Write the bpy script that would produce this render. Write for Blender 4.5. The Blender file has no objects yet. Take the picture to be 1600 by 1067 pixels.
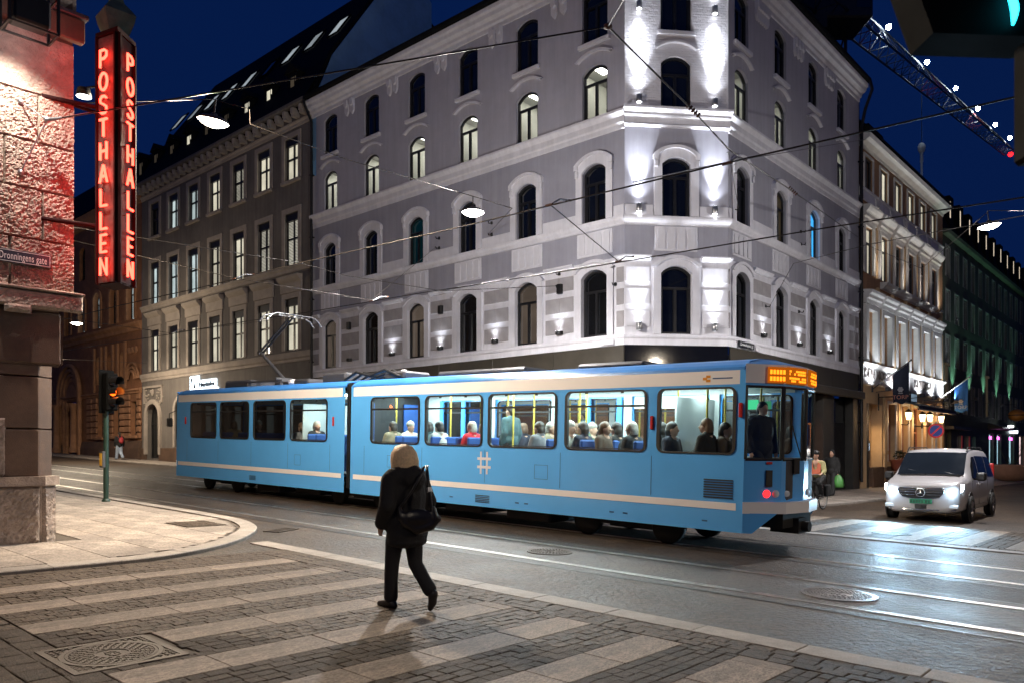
import bpy, bmesh, math, random
from mathutils import Vector, Matrix, noise as mnoise
R = math.radians
PI = math.pi
rng = random.Random(7)
scn = bpy.context.scene
COL = scn.collection

# ------------------------------------------------------------------ camera
FPX = 1225.0            # focal length in pixels of a 1600 px wide frame
CAMH = 1.757
cam_d = bpy.data.cameras.new('camera')
cam_d.sensor_width = 36.0
cam_d.lens = 36.0 * FPX / 1600.0
cam_d.shift_y = (703.0 - 533.5) / 1600.0
cam_d.clip_start = 0.05
cam_d.clip_end = 2000.0
cam_d.dof.use_dof = True
cam_d.dof.focus_distance = 13.0
cam_d.dof.aperture_fstop = 2.8
cam = bpy.data.objects.new('camera', cam_d)
cam.location = (0, 0, CAMH)
cam.rotation_euler = (R(90), 0, 0)
COL.objects.link(cam)
scn.camera = cam

# ------------------------------------------------------------------ world: blue hour, sun well down
world = bpy.data.worlds.new('World')
scn.world = world
world.use_nodes = True
wn = world.node_tree.nodes
wl = world.node_tree.links
for n in list(wn):
    wn.remove(n)
w_out = wn.new('ShaderNodeOutputWorld')
w_bg = wn.new('ShaderNodeBackground')
w_sky = wn.new('ShaderNodeTexSky')
w_sky.sky_type = 'NISHITA'
w_sky.sun_disc = False
w_sky.sun_elevation = R(-3.0)
w_sky.sun_rotation = R(200)
w_sky.altitude = 10
w_sky.air_density = 1.0
w_sky.dust_density = 0.3
w_sky.ozone_density = 5.0
w_mix = wn.new('ShaderNodeMixRGB')
w_mix.blend_type = 'MIX'
w_mix.inputs['Fac'].default_value = 0.80
w_mix.inputs['Color2'].default_value = (0.011, 0.082, 0.48, 1)
w_bg.inputs['Strength'].default_value = 0.15
wl.new(w_sky.outputs['Color'], w_mix.inputs['Color1'])
wl.new(w_mix.outputs['Color'], w_bg.inputs['Color'])
wl.new(w_bg.outputs['Background'], w_out.inputs['Surface'])

sun_d = bpy.data.lights.new('sun', 'SUN')
sun_d.energy = 0.012
sun_d.angle = R(20)
sun_d.color = (0.45, 0.62, 1.0)
sun = bpy.data.objects.new('sun', sun_d)
sun.rotation_euler = (R(55), 0, R(-20))
COL.objects.link(sun)

scn.view_settings.view_transform = 'Standard'
scn.view_settings.look = 'None'
scn.view_settings.gamma = 1.0
scn.view_settings.exposure = 0.0
scn.view_settings.use_curve_mapping = False
scn.render.engine = 'CYCLES'
cy = scn.cycles
cy.use_denoising = True
try:
    cy.denoiser = 'OPENIMAGEDENOISE'
except Exception:
    pass
cy.max_bounces = 6
cy.diffuse_bounces = 3
cy.glossy_bounces = 3
cy.transmission_bounces = 4
cy.transparent_max_bounces = 16
cy.sample_clamp_indirect = 4.0
cy.sample_clamp_direct = 0.0
cy.caustics_reflective = False
cy.caustics_refractive = False
cy.use_light_tree = True

# ------------------------------------------------------------------ ground frame of the two streets
TH1 = math.atan(1370 / FPX)
D1 = Vector((-math.sin(TH1), math.cos(TH1), 0))     # along the tram street, away to the left
D2 = Vector((math.cos(TH1), math.sin(TH1), 0))      # along the cross street, away to the right
G1, G2 = 0.026, -0.010                              # the tram street climbs, the cross street falls


def G(u, v):
    return G1 * u + G2 * v


def W(u, v, z=0.0):
    """Point z metres above the street at street coordinates u, v."""
    p = D1 * u + D2 * v
    return Vector((p.x, p.y, G(u, v) + z))


def WA(u, v, z):
    p = D1 * u + D2 * v
    return Vector((p.x, p.y, z))


def at(px, py, Y):
    """Point Y metres deep along a line of sight of the survey."""
    return Vector(((px - 800) / FPX * Y, Y, CAMH + (703 - py) / FPX * Y))


def lens_uv(p):
    # street coordinates of a world point
    det = D1.x * D2.y - D1.y * D2.x
    return ((p.x * D2.y - p.y * D2.x) / det, (D1.x * p.y - D1.y * p.x) / det)


def frame(o, xd, slope=0.0):
    x = Vector((xd.x, xd.y, slope)).normalized()
    z = Vector((0, 0, 1)) if not slope else None
    y = Vector((-xd.y, xd.x, 0)).normalized()
    z = x.cross(y)
    return Matrix(((x.x, y.x, z.x, o.x), (x.y, y.y, z.y, o.y), (x.z, y.z, z.z, o.z), (0, 0, 0, 1)))


I4 = Matrix.Identity(4)


# ------------------------------------------------------------------ mesh builder
class MB:
    def __init__(self):
        self.v, self.f, self.m, self.s = [], [], [], []
        self.mi = 0
        self.sm = False
        self.T = I4.copy()

    def add(self, verts, faces, mi=None, smooth=None):
        b = len(self.v)
        T = self.T
        for p in verts:
            self.v.append(tuple(T @ Vector(p)))
        mi = self.mi if mi is None else mi
        smooth = self.sm if smooth is None else smooth
        for f in faces:
            self.f.append(tuple(b + i for i in f))
            self.m.append(mi)
            self.s.append(smooth)
        return self

    def box(self, x0, x1, y0, y1, z0, z1, mi=None):
        v = [(x0, y0, z0), (x1, y0, z0), (x1, y1, z0), (x0, y1, z0), (x0, y0, z1), (x1, y0, z1), (x1, y1, z1), (x0, y1, z1)]
        f = [(0, 3, 2, 1), (4, 5, 6, 7), (0, 1, 5, 4), (1, 2, 6, 5), (2, 3, 7, 6), (3, 0, 4, 7)]
        return self.add(v, f, mi, False)

    def bbox(self, x0, x1, y0, y1, z0, z1, b=0.01, mi=None):
        """box with chamfered edges on all sides"""
        vs, idx = [], {}
        for ix, x in enumerate((x0, x1)):
            for iy, y in enumerate((y0, y1)):
                for iz, z in enumerate((z0, z1)):
                    sx, sy, sz = (1 - 2 * ix), (1 - 2 * iy), (1 - 2 * iz)
                    for a in range(3):
                        p = [x, y, z]
                        for k, s in enumerate((sx, sy, sz)):
                            if k != a:
                                p[k] += s * b
                        idx[(ix, iy, iz, a)] = len(vs)
                        vs.append(tuple(p))
        fs = []
        for a in range(3):
            o = [k for k in range(3) if k != a]
            for s in (0, 1):
                q = []
                for (i, j) in ((0, 0), (1, 0), (1, 1), (0, 1)):
                    c = [0, 0, 0]
                    c[a] = s
                    c[o[0]] = i
                    c[o[1]] = j
                    q.append(idx[(c[0], c[1], c[2], a)])
                fs.append(tuple(q))
        for a in range(3):
            o = [k for k in range(3) if k != a]
            for i in (0, 1):
                for j in (0, 1):
                    q = []
                    for s in (0, 1):
                        c = [0, 0, 0]
                        c[a] = s
                        c[o[0]] = i
                        c[o[1]] = j
                        q += [idx[(*c, o[0])], idx[(*c, o[1])]]
                    fs.append((q[0], q[1], q[3], q[2]))
        for ix in (0, 1):
            for iy in (0, 1):
                for iz in (0, 1):
                    fs.append((idx[(ix, iy, iz, 0)], idx[(ix, iy, iz, 1)], idx[(ix, iy, iz, 2)]))
        return self.add(vs, fs, mi, False)

    def quad(self, a, b, c, d, mi=None):
        return self.add([a, b, c, d], [(0, 1, 2, 3)], mi)

    def poly(self, pts, mi=None):
        return self.add(pts, [tuple(range(len(pts)))], mi)

    def prism(self, poly, y0, y1, axis='y', mi=None, caps=True):
        """closed 2-D outline pushed along one axis; outline is (x,z) for y, (x,y) for z, (y,z) for x"""
        n = len(poly)
        if axis == 'y':
            a = [(p[0], y0, p[1]) for p in poly]
            b = [(p[0], y1, p[1]) for p in poly]
        elif axis == 'z':
            a = [(p[0], p[1], y0) for p in poly]
            b = [(p[0], p[1], y1) for p in poly]
        else:
            a = [(y0, p[0], p[1]) for p in poly]
            b = [(y1, p[0], p[1]) for p in poly]
        f = [(i, (i + 1) % n, n + (i + 1) % n, n + i) for i in range(n)]
        if caps:
            f += [tuple(reversed(range(n))), tuple(range(n, 2 * n))]
        return self.add(a + b, f, mi)

    def tube(self, pts, r, n=8, mi=None, caps=True, smooth=True):
        pts = [Vector(p) for p in pts]
        rs = r if isinstance(r, (list, tuple)) else [r] * len(pts)
        vs, fs = [], []
        prev = None
        for i, p in enumerate(pts):
            if i == 0:
                t = pts[1] - p
            elif i == len(pts) - 1:
                t = p - pts[i - 1]
            else:
                t = (pts[i + 1] - p).normalized() + (p - pts[i - 1]).normalized()
            t = t.normalized() if t.length > 1e-9 else Vector((0, 0, 1))
            if prev is None:
                up = Vector((0, 0, 1)) if abs(t.z) < .9 else Vector((1, 0, 0))
                a = t.cross(up).normalized()
            else:
                a = prev - t * prev.dot(t)
                a = a.normalized() if a.length > 1e-6 else t.orthogonal().normalized()
            prev = a
            b = t.cross(a)
            for k in range(n):
                w = 2 * PI * k / n
                vs.append(tuple(p + a * (math.cos(w) * rs[i]) + b * (math.sin(w) * rs[i])))
        for i in range(len(pts) - 1):
            for k in range(n):
                k2 = (k + 1) % n
                fs.append((i * n + k, i * n + k2, (i + 1) * n + k2, (i + 1) * n + k))
        self.add(vs, fs, mi, smooth)
        if caps:
            m = (len(pts) - 1) * n
            self.add(vs[:n], [tuple(reversed(range(n)))], mi, False)
            self.add(vs[m:], [tuple(range(n))], mi, False)
        return self

    def lathe(self, prof, n=16, mi=None, smooth=True, a0=0.0, a1=2 * PI):
        full = abs(a1 - a0 - 2 * PI) < 1e-6
        m = n if full else n + 1
        vs = [(r * math.cos(a0 + (a1 - a0) * k / n), r * math.sin(a0 + (a1 - a0) * k / n), z) for (r, z) in prof for k in range(m)]
        fs = []
        for i in range(len(prof) - 1):
            for k in range(n):
                k2 = (k + 1) % m
                fs.append((i * m + k, i * m + k2, (i + 1) * m + k2, (i + 1) * m + k))
        return self.add(vs, fs, mi, smooth)

    def ball(self, c, r, n=12, m=8, mi=None):
        if not isinstance(r, (tuple, list)):
            r = (r, r, r)
        vs, fs = [], []
        for j in range(m + 1):
            t = PI * j / m
            for k in range(n):
                p = 2 * PI * k / n
                vs.append((c[0] + r[0] * math.sin(t) * math.cos(p), c[1] + r[1] * math.sin(t) * math.sin(p), c[2] - r[2] * math.cos(t)))
        for j in range(m):
            for k in range(n):
                k2 = (k + 1) % n
                fs.append((j * n + k, j * n + k2, (j + 1) * n + k2, (j + 1) * n + k))
        return self.add(vs, fs, mi, True)

    def mesh(self, name, mats):
        me = bpy.data.meshes.new(name)
        me.from_pydata(self.v, [], self.f)
        for m in mats if isinstance(mats, (list, tuple)) else [mats]:
            me.materials.append(m)
        if any(self.m):
            me.polygons.foreach_set('material_index', self.m)
        if any(self.s):
            me.polygons.foreach_set('use_smooth', self.s)
        me.update()
        return me

    def build(self, name, mats, parent=None, M=None, **kw):
        return place(name, self.mesh(name, mats), parent, M, **kw)


def recalc(me):
    bm = bmesh.new()
    bm.from_mesh(me)
    bmesh.ops.remove_doubles(bm, verts=bm.verts, dist=1e-5)
    bmesh.ops.recalc_face_normals(bm, faces=bm.faces)
    bm.to_mesh(me)
    bm.free()
    return me


WM = {}


def place(name, data, parent=None, M=None, label=None, cat=None, group=None, kind=None, local=None):
    """Link an object; M is its world matrix (parents are composed by hand so no update is needed)."""
    o = bpy.data.objects.new(name, data)
    COL.objects.link(o)
    if local is not None:
        M = (WM[parent.name] if parent else I4) @ local
    M = I4.copy() if M is None else M.copy()
    WM[o.name] = M
    if parent is not None:
        o.parent = parent
        o.matrix_local = WM[parent.name].inverted() @ M
    else:
        o.matrix_world = M
    tag(o, label, cat, group, kind)
    return o


def tag(o, label=None, cat=None, group=None, kind=None):
    if label:
        o['label'] = label
    if cat:
        o['category'] = cat
    if group:
        o['group'] = group
    if kind:
        o['kind'] = kind
    return o


def thing(name, M, label, cat, group=None):
    o = place(name, None, None, M, label, cat, group)
    o.empty_display_size = .2
    return o


def lamp(kind, loc, energy, color=(1, 1, 1), size=.1, aim=None, cone=90, blend=.5, name=None, parent=None):
    d = bpy.data.lights.new(name or 'lamp_light', kind)
    d.energy = energy
    d.color = color
    if kind == 'SPOT':
        d.spot_size = R(cone)
        d.spot_blend = blend
        d.shadow_soft_size = size
    elif kind == 'POINT':
        d.shadow_soft_size = size
    elif kind == 'AREA':
        d.size = size
    o = bpy.data.objects.new(name or 'lamp_light', d)
    COL.objects.link(o)
    M = Matrix.Translation(Vector(loc))
    if aim is not None:
        q = (Vector(aim) - Vector(loc)).to_track_quat('-Z', 'Y')
        M = M @ q.to_matrix().to_4x4()
    if parent is not None:
        o.parent = parent
        o.matrix_local = WM[parent.name].inverted() @ M
    else:
        o.matrix_world = M
    return o


# ------------------------------------------------------------------ materials
def _new(name):
    m = bpy.data.materials.new(name)
    m.use_nodes = True
    nt = m.node_tree
    for n in list(nt.nodes):
        nt.nodes.remove(n)
    out = nt.nodes.new('ShaderNodeOutputMaterial')
    return m, nt, out


def mat(name, col, rough=.6, var=.18, vs=2.0, bump=.0, bs=40.0, metal=0.0, spec=.5, coat=0.0, col2=None, dirt=0.0, ds=.6, rv=0.12, bdet=4, rand=0.0, dist=.02, speck=0.0, ss=60.0, streak=0.0):
    """Principled with two scales of noise in the colour, noise in the gloss and fine relief."""
    m, nt, out = _new(name)
    N, L = nt.nodes, nt.links
    b = N.new('ShaderNodeBsdfPrincipled')
    L.new(b.outputs[0], out.inputs[0])
    tc = N.new('ShaderNodeTexCoord')
    b.inputs['Metallic'].default_value = metal
    b.inputs['Specular IOR Level'].default_value = spec
    b.inputs['Coat Weight'].default_value = coat
    n1 = N.new('ShaderNodeTexNoise')
    n1.inputs['Scale'].default_value = vs
    n1.inputs['Detail'].default_value = 5
    n1.inputs['Roughness'].default_value = .65
    L.new(tc.outputs['Object'], n1.inputs['Vector'])
    r1 = N.new('ShaderNodeValToRGB')
    c2 = col2 or tuple(c * (1 - var) for c in col)
    r1.color_ramp.elements[0].position = .32
    r1.color_ramp.elements[1].position = .68
    r1.color_ramp.elements[0].color = (*c2, 1)
    r1.color_ramp.elements[1].color = (*[min(1, c * (1 + var * .5)) for c in col], 1)
    L.new(n1.outputs['Fac'], r1.inputs[0])
    last = r1.outputs[0]
    if dirt:
        n2 = N.new('ShaderNodeTexNoise')
        n2.inputs['Scale'].default_value = ds
        n2.inputs['Detail'].default_value = 8
        n2.inputs['Roughness'].default_value = .7
        L.new(tc.outputs['Object'], n2.inputs['Vector'])
        r2 = N.new('ShaderNodeValToRGB')
        r2.color_ramp.elements[0].position = .42
        r2.color_ramp.elements[1].position = .62
        r2.color_ramp.elements[0].color = (1 - dirt, 1 - dirt, 1 - dirt * .95, 1)
        r2.color_ramp.elements[1].color = (1, 1, 1, 1)
        L.new(n2.outputs['Fac'], r2.inputs[0])
        mx = N.new('ShaderNodeMixRGB')
        mx.blend_type = 'MULTIPLY'
        mx.inputs[0].default_value = 1
        L.new(last, mx.inputs[1])
        L.new(r2.outputs[0], mx.inputs[2])
        last = mx.outputs[0]
    if rand:
        oi = N.new('ShaderNodeObjectInfo')
        mr = N.new('ShaderNodeMapRange')
        mr.inputs[3].default_value = 1 - rand
        mr.inputs[4].default_value = 1 + rand * .6
        L.new(oi.outputs['Random'], mr.inputs[0])
        mx = N.new('ShaderNodeMixRGB')
        mx.blend_type = 'MULTIPLY'
        mx.inputs[0].default_value = 1
        L.new(last, mx.inputs[1])
        L.new(mr.outputs[0], mx.inputs[2])
        last = mx.outputs[0]
    if streak:
        mp = N.new('ShaderNodeMapping')
        mp.inputs['Scale'].default_value = (2.6, 2.6, .16)
        L.new(tc.outputs['Object'], mp.inputs['Vector'])
        n5 = N.new('ShaderNodeTexNoise')
        n5.inputs['Scale'].default_value = 1.6
        n5.inputs['Detail'].default_value = 6
        n5.inputs['Roughness'].default_value = .7
        L.new(mp.outputs[0], n5.inputs['Vector'])
        r5 = N.new('ShaderNodeMapRange')
        r5.inputs[1].default_value = .38
        r5.inputs[2].default_value = .62
        r5.inputs[3].default_value = 1 - streak
        r5.inputs[4].default_value = 1.06
        L.new(n5.outputs['Fac'], r5.inputs[0])
        mx = N.new('ShaderNodeMixRGB')
        mx.blend_type = 'MULTIPLY'
        mx.inputs[0].default_value = 1
        L.new(last, mx.inputs[1])
        L.new(r5.outputs[0], mx.inputs[2])
        last = mx.outputs[0]
    if speck:
        n4 = N.new('ShaderNodeTexNoise')
        n4.inputs['Scale'].default_value = ss
        n4.inputs['Detail'].default_value = 3
        n4.inputs['Roughness'].default_value = .75
        L.new(tc.outputs['Object'], n4.inputs['Vector'])
        r4 = N.new('ShaderNodeMapRange')
        r4.inputs[1].default_value = .36
        r4.inputs[2].default_value = .64
        r4.inputs[3].default_value = 1 - speck
        r4.inputs[4].default_value = 1 + speck
        L.new(n4.outputs['Fac'], r4.inputs[0])
        mx = N.new('ShaderNodeMixRGB')
        mx.blend_type = 'MULTIPLY'
        mx.inputs[0].default_value = 1
        L.new(last, mx.inputs[1])
        L.new(r4.outputs[0], mx.inputs[2])
        last = mx.outputs[0]
    L.new(last, b.inputs['Base Color'])
    rr = N.new('ShaderNodeMapRange')
    rr.inputs[3].default_value = max(.02, rough - rv)
    rr.inputs[4].default_value = min(1, rough + rv)
    L.new(n1.outputs['Fac'], rr.inputs[0])
    L.new(rr.outputs[0], b.inputs['Roughness'])
    if bump:
        n3 = N.new('ShaderNodeTexNoise')
        n3.inputs['Scale'].default_value = bs
        n3.inputs['Detail'].default_value = bdet
        n3.inputs['Roughness'].default_value = .6
        L.new(tc.outputs['Object'], n3.inputs['Vector'])
        bp = N.new('ShaderNodeBump')
        bp.inputs['Strength'].default_value = bump
        bp.inputs['Distance'].default_value = dist
        L.new(n3.outputs['Fac'], bp.inputs['Height'])
        L.new(bp.outputs[0], b.inputs['Normal'])
    return m


def emit(name, col, s, var=0.0, vs=3.0, gloss=0.0):
    m, nt, out = _new(name)
    N, L = nt.nodes, nt.links
    e = N.new('ShaderNodeEmission')
    e.inputs[0].default_value = (*col, 1)
    e.inputs[1].default_value = s
    if var:
        tc = N.new('ShaderNodeTexCoord')
        n1 = N.new('ShaderNodeTexNoise')
        n1.inputs['Scale'].default_value = vs
        n1.inputs['Detail'].default_value = 3
        L.new(tc.outputs['Object'], n1.inputs['Vector'])
        mr = N.new('ShaderNodeMapRange')
        mr.inputs[1].default_value = .3
        mr.inputs[2].default_value = .7
        mr.inputs[3].default_value = s * (1 - var)
        mr.inputs[4].default_value = s * (1 + var * .6)
        L.new(n1.outputs['Fac'], mr.inputs[0])
        L.new(mr.outputs[0], e.inputs[1])
    last = e.outputs[0]
    if gloss:
        g = N.new('ShaderNodeBsdfGlossy')
        g.inputs['Roughness'].default_value = .05
        g.inputs[0].default_value = (gloss, gloss, gloss, 1)
        ad = N.new('ShaderNodeAddShader')
        L.new(last, ad.inputs[0])
        L.new(g.outputs[0], ad.inputs[1])
        last = ad.outputs[0]
    L.new(last, out.inputs[0])
    return m


def clear_glass(name, tint=(1, 1, 1), refl=.08, rough=.02):
    """Thin pane: sees through, mirrors a little more at a grazing angle."""
    m, nt, out = _new(name)
    N, L = nt.nodes, nt.links
    t = N.new('ShaderNodeBsdfTransparent')
    t.inputs[0].default_value = (*tint, 1)
    g = N.new('ShaderNodeBsdfGlossy')
    g.inputs['Roughness'].default_value = rough
    fr = N.new('ShaderNodeLayerWeight')
    fr.inputs[0].default_value = refl * 2
    mx = N.new('ShaderNodeMixShader')
    mr = N.new('ShaderNodeMapRange')
    mr.inputs[3].default_value = refl
    mr.inputs[4].default_value = .75
    L.new(fr.outputs['Fresnel'], mr.inputs[0])
    L.new(mr.outputs[0], mx.inputs[0])
    L.new(t.outputs[0], mx.inputs[1])
    L.new(g.outputs[0], mx.inputs[2])
    L.new(mx.outputs[0], out.inputs[0])
    return m


def text_mesh(s, size, ext=.004, align='CENTER', space=1.0):
    c = bpy.data.curves.new('lettering', 'FONT')
    c.body = s
    c.size = size
    c.extrude = ext
    c.align_x = align
    c.align_y = 'CENTER'
    c.space_character = space
    c.resolution_u = 3
    o = bpy.data.objects.new('lettering_tmp', c)
    COL.objects.link(o)
    dg = bpy.context.evaluated_depsgraph_get()
    me = bpy.data.meshes.new_from_object(o.evaluated_get(dg))
    bpy.data.objects.remove(o)
    bpy.data.curves.remove(c)
    return me


ROTX90 = Matrix.Rotation(R(90), 4, 'X')     # text lying in xy -> standing in xz, facing -y
# ------------------------------------------------------------------ material library
M_asphalt = mat('asphalt', (.070, .049, .033), .58, .35, 1.6, 1.0, 14, dirt=.5, ds=.35, rv=.18, spec=.34, dist=.04, bdet=9, speck=.6, ss=15)
M_track = mat('track_paving', (.058, .042, .030), .52, .35, 1.3, 1.0, 14, dirt=.5, ds=.5, rv=.18, spec=.36, dist=.035, bdet=9, speck=.6, ss=15)
M_rail = mat('rail_steel', (.72, .68, .64), .36, .2, 3, .05, 80, metal=1.0)
M_slab = mat('granite_slab', (.245, .198, .160), .68, .18, 5, .6, 40, dirt=.30, ds=1.1, rand=.16, dist=.008, speck=.48, ss=30, spec=.2)
M_pave = mat('pavement_slab', (.36, .312, .268), .64, .20, 4, .4, 60, dirt=.34, ds=.9, rand=.18, dist=.008, speck=.34, ss=30, spec=.2)
M_kerb = mat('kerb_granite', (.33, .295, .26), .66, .2, 5, .4, 60, dirt=.28, ds=1.2, rand=.12, dist=.008, speck=.25, ss=70, spec=.3)
M_sett = mat('granite_sett', (.100, .074, .054), .66, .30, 9, .9, 26, dirt=.32, ds=2.5, rand=.26, dist=.018, speck=.62, ss=26, spec=.18)
M_joint = mat('joint_sand', (.074, .058, .044), .85, .3, 6, .4, 90)
M_iron_worn = mat('worn_iron', (.55, .52, .50), .32, .3, 5, .2, 60, metal=1.0)
M_iron = mat('cast_iron', (.060, .047, .038), .58, .35, 5, .3, 60, metal=.25, spec=.3)
M_stone = mat('rock_faced_stone', (.46, .36, .29), .78, .25, 3.0, .9, 26, dirt=.25, ds=1.5, dist=.035, bdet=6)
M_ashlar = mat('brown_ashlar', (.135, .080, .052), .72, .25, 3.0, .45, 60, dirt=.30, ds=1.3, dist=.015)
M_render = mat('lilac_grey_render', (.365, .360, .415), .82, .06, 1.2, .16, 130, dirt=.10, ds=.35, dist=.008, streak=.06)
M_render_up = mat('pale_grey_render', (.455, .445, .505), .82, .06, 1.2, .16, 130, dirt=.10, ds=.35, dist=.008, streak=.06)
M_trim = mat('white_trim', (.760, .750, .800), .72, .06, 1.6, .12, 90, dirt=.10, ds=.7, dist=.006, streak=.06)
M_block = mat('warm_grey_block', (.40, .375, .38), .78, .12, 1.5, .15, 120, dirt=.12, ds=.8, dist=.006)
M_winframe = mat('black_window_frame', (.012, .012, .014), .38, .2, 6)
M_pane_dark = mat('dark_window_glass', (.006, .007, .009), .035, .3, 2, .02, 3.0, spec=1.0, rv=.02)
M_lead = mat('dark_roofing', (.009, .009, .010), .85, .3, 2, .3, 14, spec=.12)
M_black_gloss = mat('black_glass_cladding', (.006, .006, .007), .07, .3, 2, .02, 4, spec=.8, rv=.03)
M_bronze = mat('dark_bronze_cladding', (.060, .052, .040), .38, .25, 1.5, .05, 30, spec=.6)
M_black = mat('black_metal', (.006, .006, .007), .5, .25, 5, .05, 50)
M_darkgrey = mat('dark_grey_metal', (.06, .06, .065), .45, .2, 5)
M_steel = mat('galvanised_steel', (.40, .40, .41), .38, .2, 9, metal=.9)
M_brownwall = mat('taupe_render', (.195, .175, .158), .82, .10, 1.0, .14, 120, dirt=.22, ds=.4, dist=.008, streak=.2)
M_browntrim = mat('pale_taupe_trim', (.46, .40, .345), .78, .10, 1.5, .12, 90, dirt=.2, ds=.7, dist=.006)
M_brick = mat('brown_brickwork', (.30, .138, .066), .8, .25, 2.0, .4, 40, dirt=.3, ds=.7, dist=.012)
M_bricktrim = mat('orange_sandstone', (.42, .215, .112), .8, .22, 2.0, .3, 40, dirt=.3, ds=.9, dist=.012)
M_torp = mat('caramel_render', (.42, .24, .13), .8, .1, 1.2, .12, 110, dirt=.18, ds=.5, dist=.008, streak=.16)
M_torplow = mat('cream_render', (.60, .42, .24), .75, .1, 1.2, .12, 110, dirt=.15, ds=.5, dist=.008)
M_white = mat('white_paint', (.70, .69, .67), .6, .08, 2, .08, 80, dirt=.12, ds=1.0, dist=.005)
M_green = mat('olive_green_render', (.072, .088, .062), .8, .2, 1.0, .25, 60, dirt=.3, ds=.4, dist=.012)
M_gable_skyglow = mat('gable_render_skyglow', (.30, .62, .98), .85, .1, .6, .1, 60, dirt=.25, ds=.25)  # pale gable; the blue twilight falling on it is put into its colour
M_pave_dark = mat('paving_dark', (.09, .078, .068), .6, .3, 3, .35, 80, dirt=.3, ds=.8, rand=.25, dist=.01)


def lit_pane(name, col, s, blind=False, cold=.0):
    """A pane with a lit, curtained room behind: light falls off unevenly, with slats where a blind hangs."""
    m, nt, out = _new(name)
    N, L = nt.nodes, nt.links
    tc = N.new('ShaderNodeTexCoord')
    oi = N.new('ShaderNodeObjectInfo')
    n1 = N.new('ShaderNodeTexNoise')
    n1.noise_dimensions = '4D'
    n1.inputs['Scale'].default_value = 1.1
    n1.inputs['Detail'].default_value = 2.5
    L.new(tc.outputs['Object'], n1.inputs['Vector'])
    mu = N.new('ShaderNodeMath')
    mu.operation = 'MULTIPLY'
    mu.inputs[1].default_value = 37.0
    L.new(oi.outputs['Random'], mu.inputs[0])
    L.new(mu.outputs[0], n1.inputs['W'])
    r = N.new('ShaderNodeValToRGB')
    r.color_ramp.elements[0].position = .25
    r.color_ramp.elements[1].position = .7
    r.color_ramp.elements[0].color = (*[c * .55 for c in col], 1)
    r.color_ramp.elements[1].color = (*col, 1)
    L.new(n1.outputs['Fac'], r.inputs[0])
    e = N.new('ShaderNodeEmission')
    L.new(r.outputs[0], e.inputs[0])
    mr = N.new('ShaderNodeMapRange')
    mr.inputs[3].default_value = s * .70
    mr.inputs[4].default_value = s * 1.2
    L.new(oi.outputs['Random'], mr.inputs[0])
    last = mr.outputs[0]
    if blind:
        wv = N.new('ShaderNodeTexWave')
        wv.bands_direction = 'Z'
        wv.inputs['Scale'].default_value = 4.2
        L.new(tc.outputs['Object'], wv.inputs['Vector'])
        m2 = N.new('ShaderNodeMath')
        m2.operation = 'MULTIPLY'
        mr2 = N.new('ShaderNodeMapRange')
        mr2.inputs[1].default_value = .35
        mr2.inputs[2].default_value = .65
        mr2.inputs[3].default_value = .12
        L.new(wv.outputs['Fac'], mr2.inputs[0])
        L.new(last, m2.inputs[0])
        L.new(mr2.outputs[0], m2.inputs[1])
        last = m2.outputs[0]
    L.new(last, e.inputs[1])
    g = N.new('ShaderNodeBsdfGlossy')
    g.inputs[0].default_value = (.06, .06, .06, 1)
    g.inputs['Roughness'].default_value = .04
    ad = N.new('ShaderNodeAddShader')
    L.new(e.outputs[0], ad.inputs[0])
    L.new(g.outputs[0], ad.inputs[1])
    L.new(ad.outputs[0], out.inputs[0])
    return m


M_lit_warm = lit_pane('lit_window_warm', (1.0, .93, .72), .80)
M_lit_cool = lit_pane('lit_window_cool', (.84, 1.0, 1.0), .72)
M_lit_blind = lit_pane('lit_window_blind', (1.0, .95, .78), .70, True)
M_lit_dim = lit_pane('lit_window_dim', (.55, .42, .26), .10)
M_curtain = lit_pane('curtain_glow', (.60, .46, .36), .17)
M_glass = clear_glass('clear_pane', (.92, .95, .95), .07)
# ------------------------------------------------------------------ ground, road, pavements
UVM = Matrix(((D2.x, D1.x, 0, 0), (D2.y, D1.y, 0, 0), (G2, G1, 1, 0), (0, 0, 0, 1)))     # (v, u, z) -> world


def gframe(u, v, z=0.0, rot=0.0):
    """Frame lying on the sloping street: x along the cross street (v), y along the tram street (u)."""
    o = W(u, v, z)
    x = (D2 + Vector((0, 0, G2)))
    y = (D1 + Vector((0, 0, G1)))
    c, s = math.cos(rot), math.sin(rot)
    x, y = x * c + y * s, y * c - x * s
    n = x.cross(y).normalized()
    return Matrix(((x.x, y.x, n.x, o.x), (x.y, y.y, n.y, o.y), (x.z, y.z, n.z, o.z), (0, 0, 0, 1)))


def sheet(name, poly, z, m, kind='structure'):
    b = MB()
    b.T = UVM
    b.poly([(v, u, z) for (u, v) in poly])
    return b.build(name, m, kind=kind)


sheet('road', [(-70, -70), (300, -70), (300, 330), (-70, 330)], 0.0, M_asphalt)
for k, (va, vb) in enumerate(((8.72, 10.92), (12.20, 14.42))):
    sheet('track_bed', [(-50, va), (130, va), (130, vb), (-50, vb)], .004, M_track)
for v0 in (9.05, 10.55, 12.56, 14.06):
    b = MB()
    b.T = UVM
    for (a, c, z) in ((-.028, .028, .011), (.075, .095, .009)):
        b.box(v0 + a, v0 + c, -50, 130, -.02, z)
    b.build('tram_rail', M_rail, kind='structure')
    b = MB()
    b.T = UVM
    b.box(v0 + .036, v0 + .074, -50, 130, -.02, .0055)
    b.build('rail_groove', M_black, kind='structure')
M_tar = mat('tar_seam', (.012, .011, .010), .45, .3, 5, .2, 60)
r3 = random.Random(31)


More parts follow.
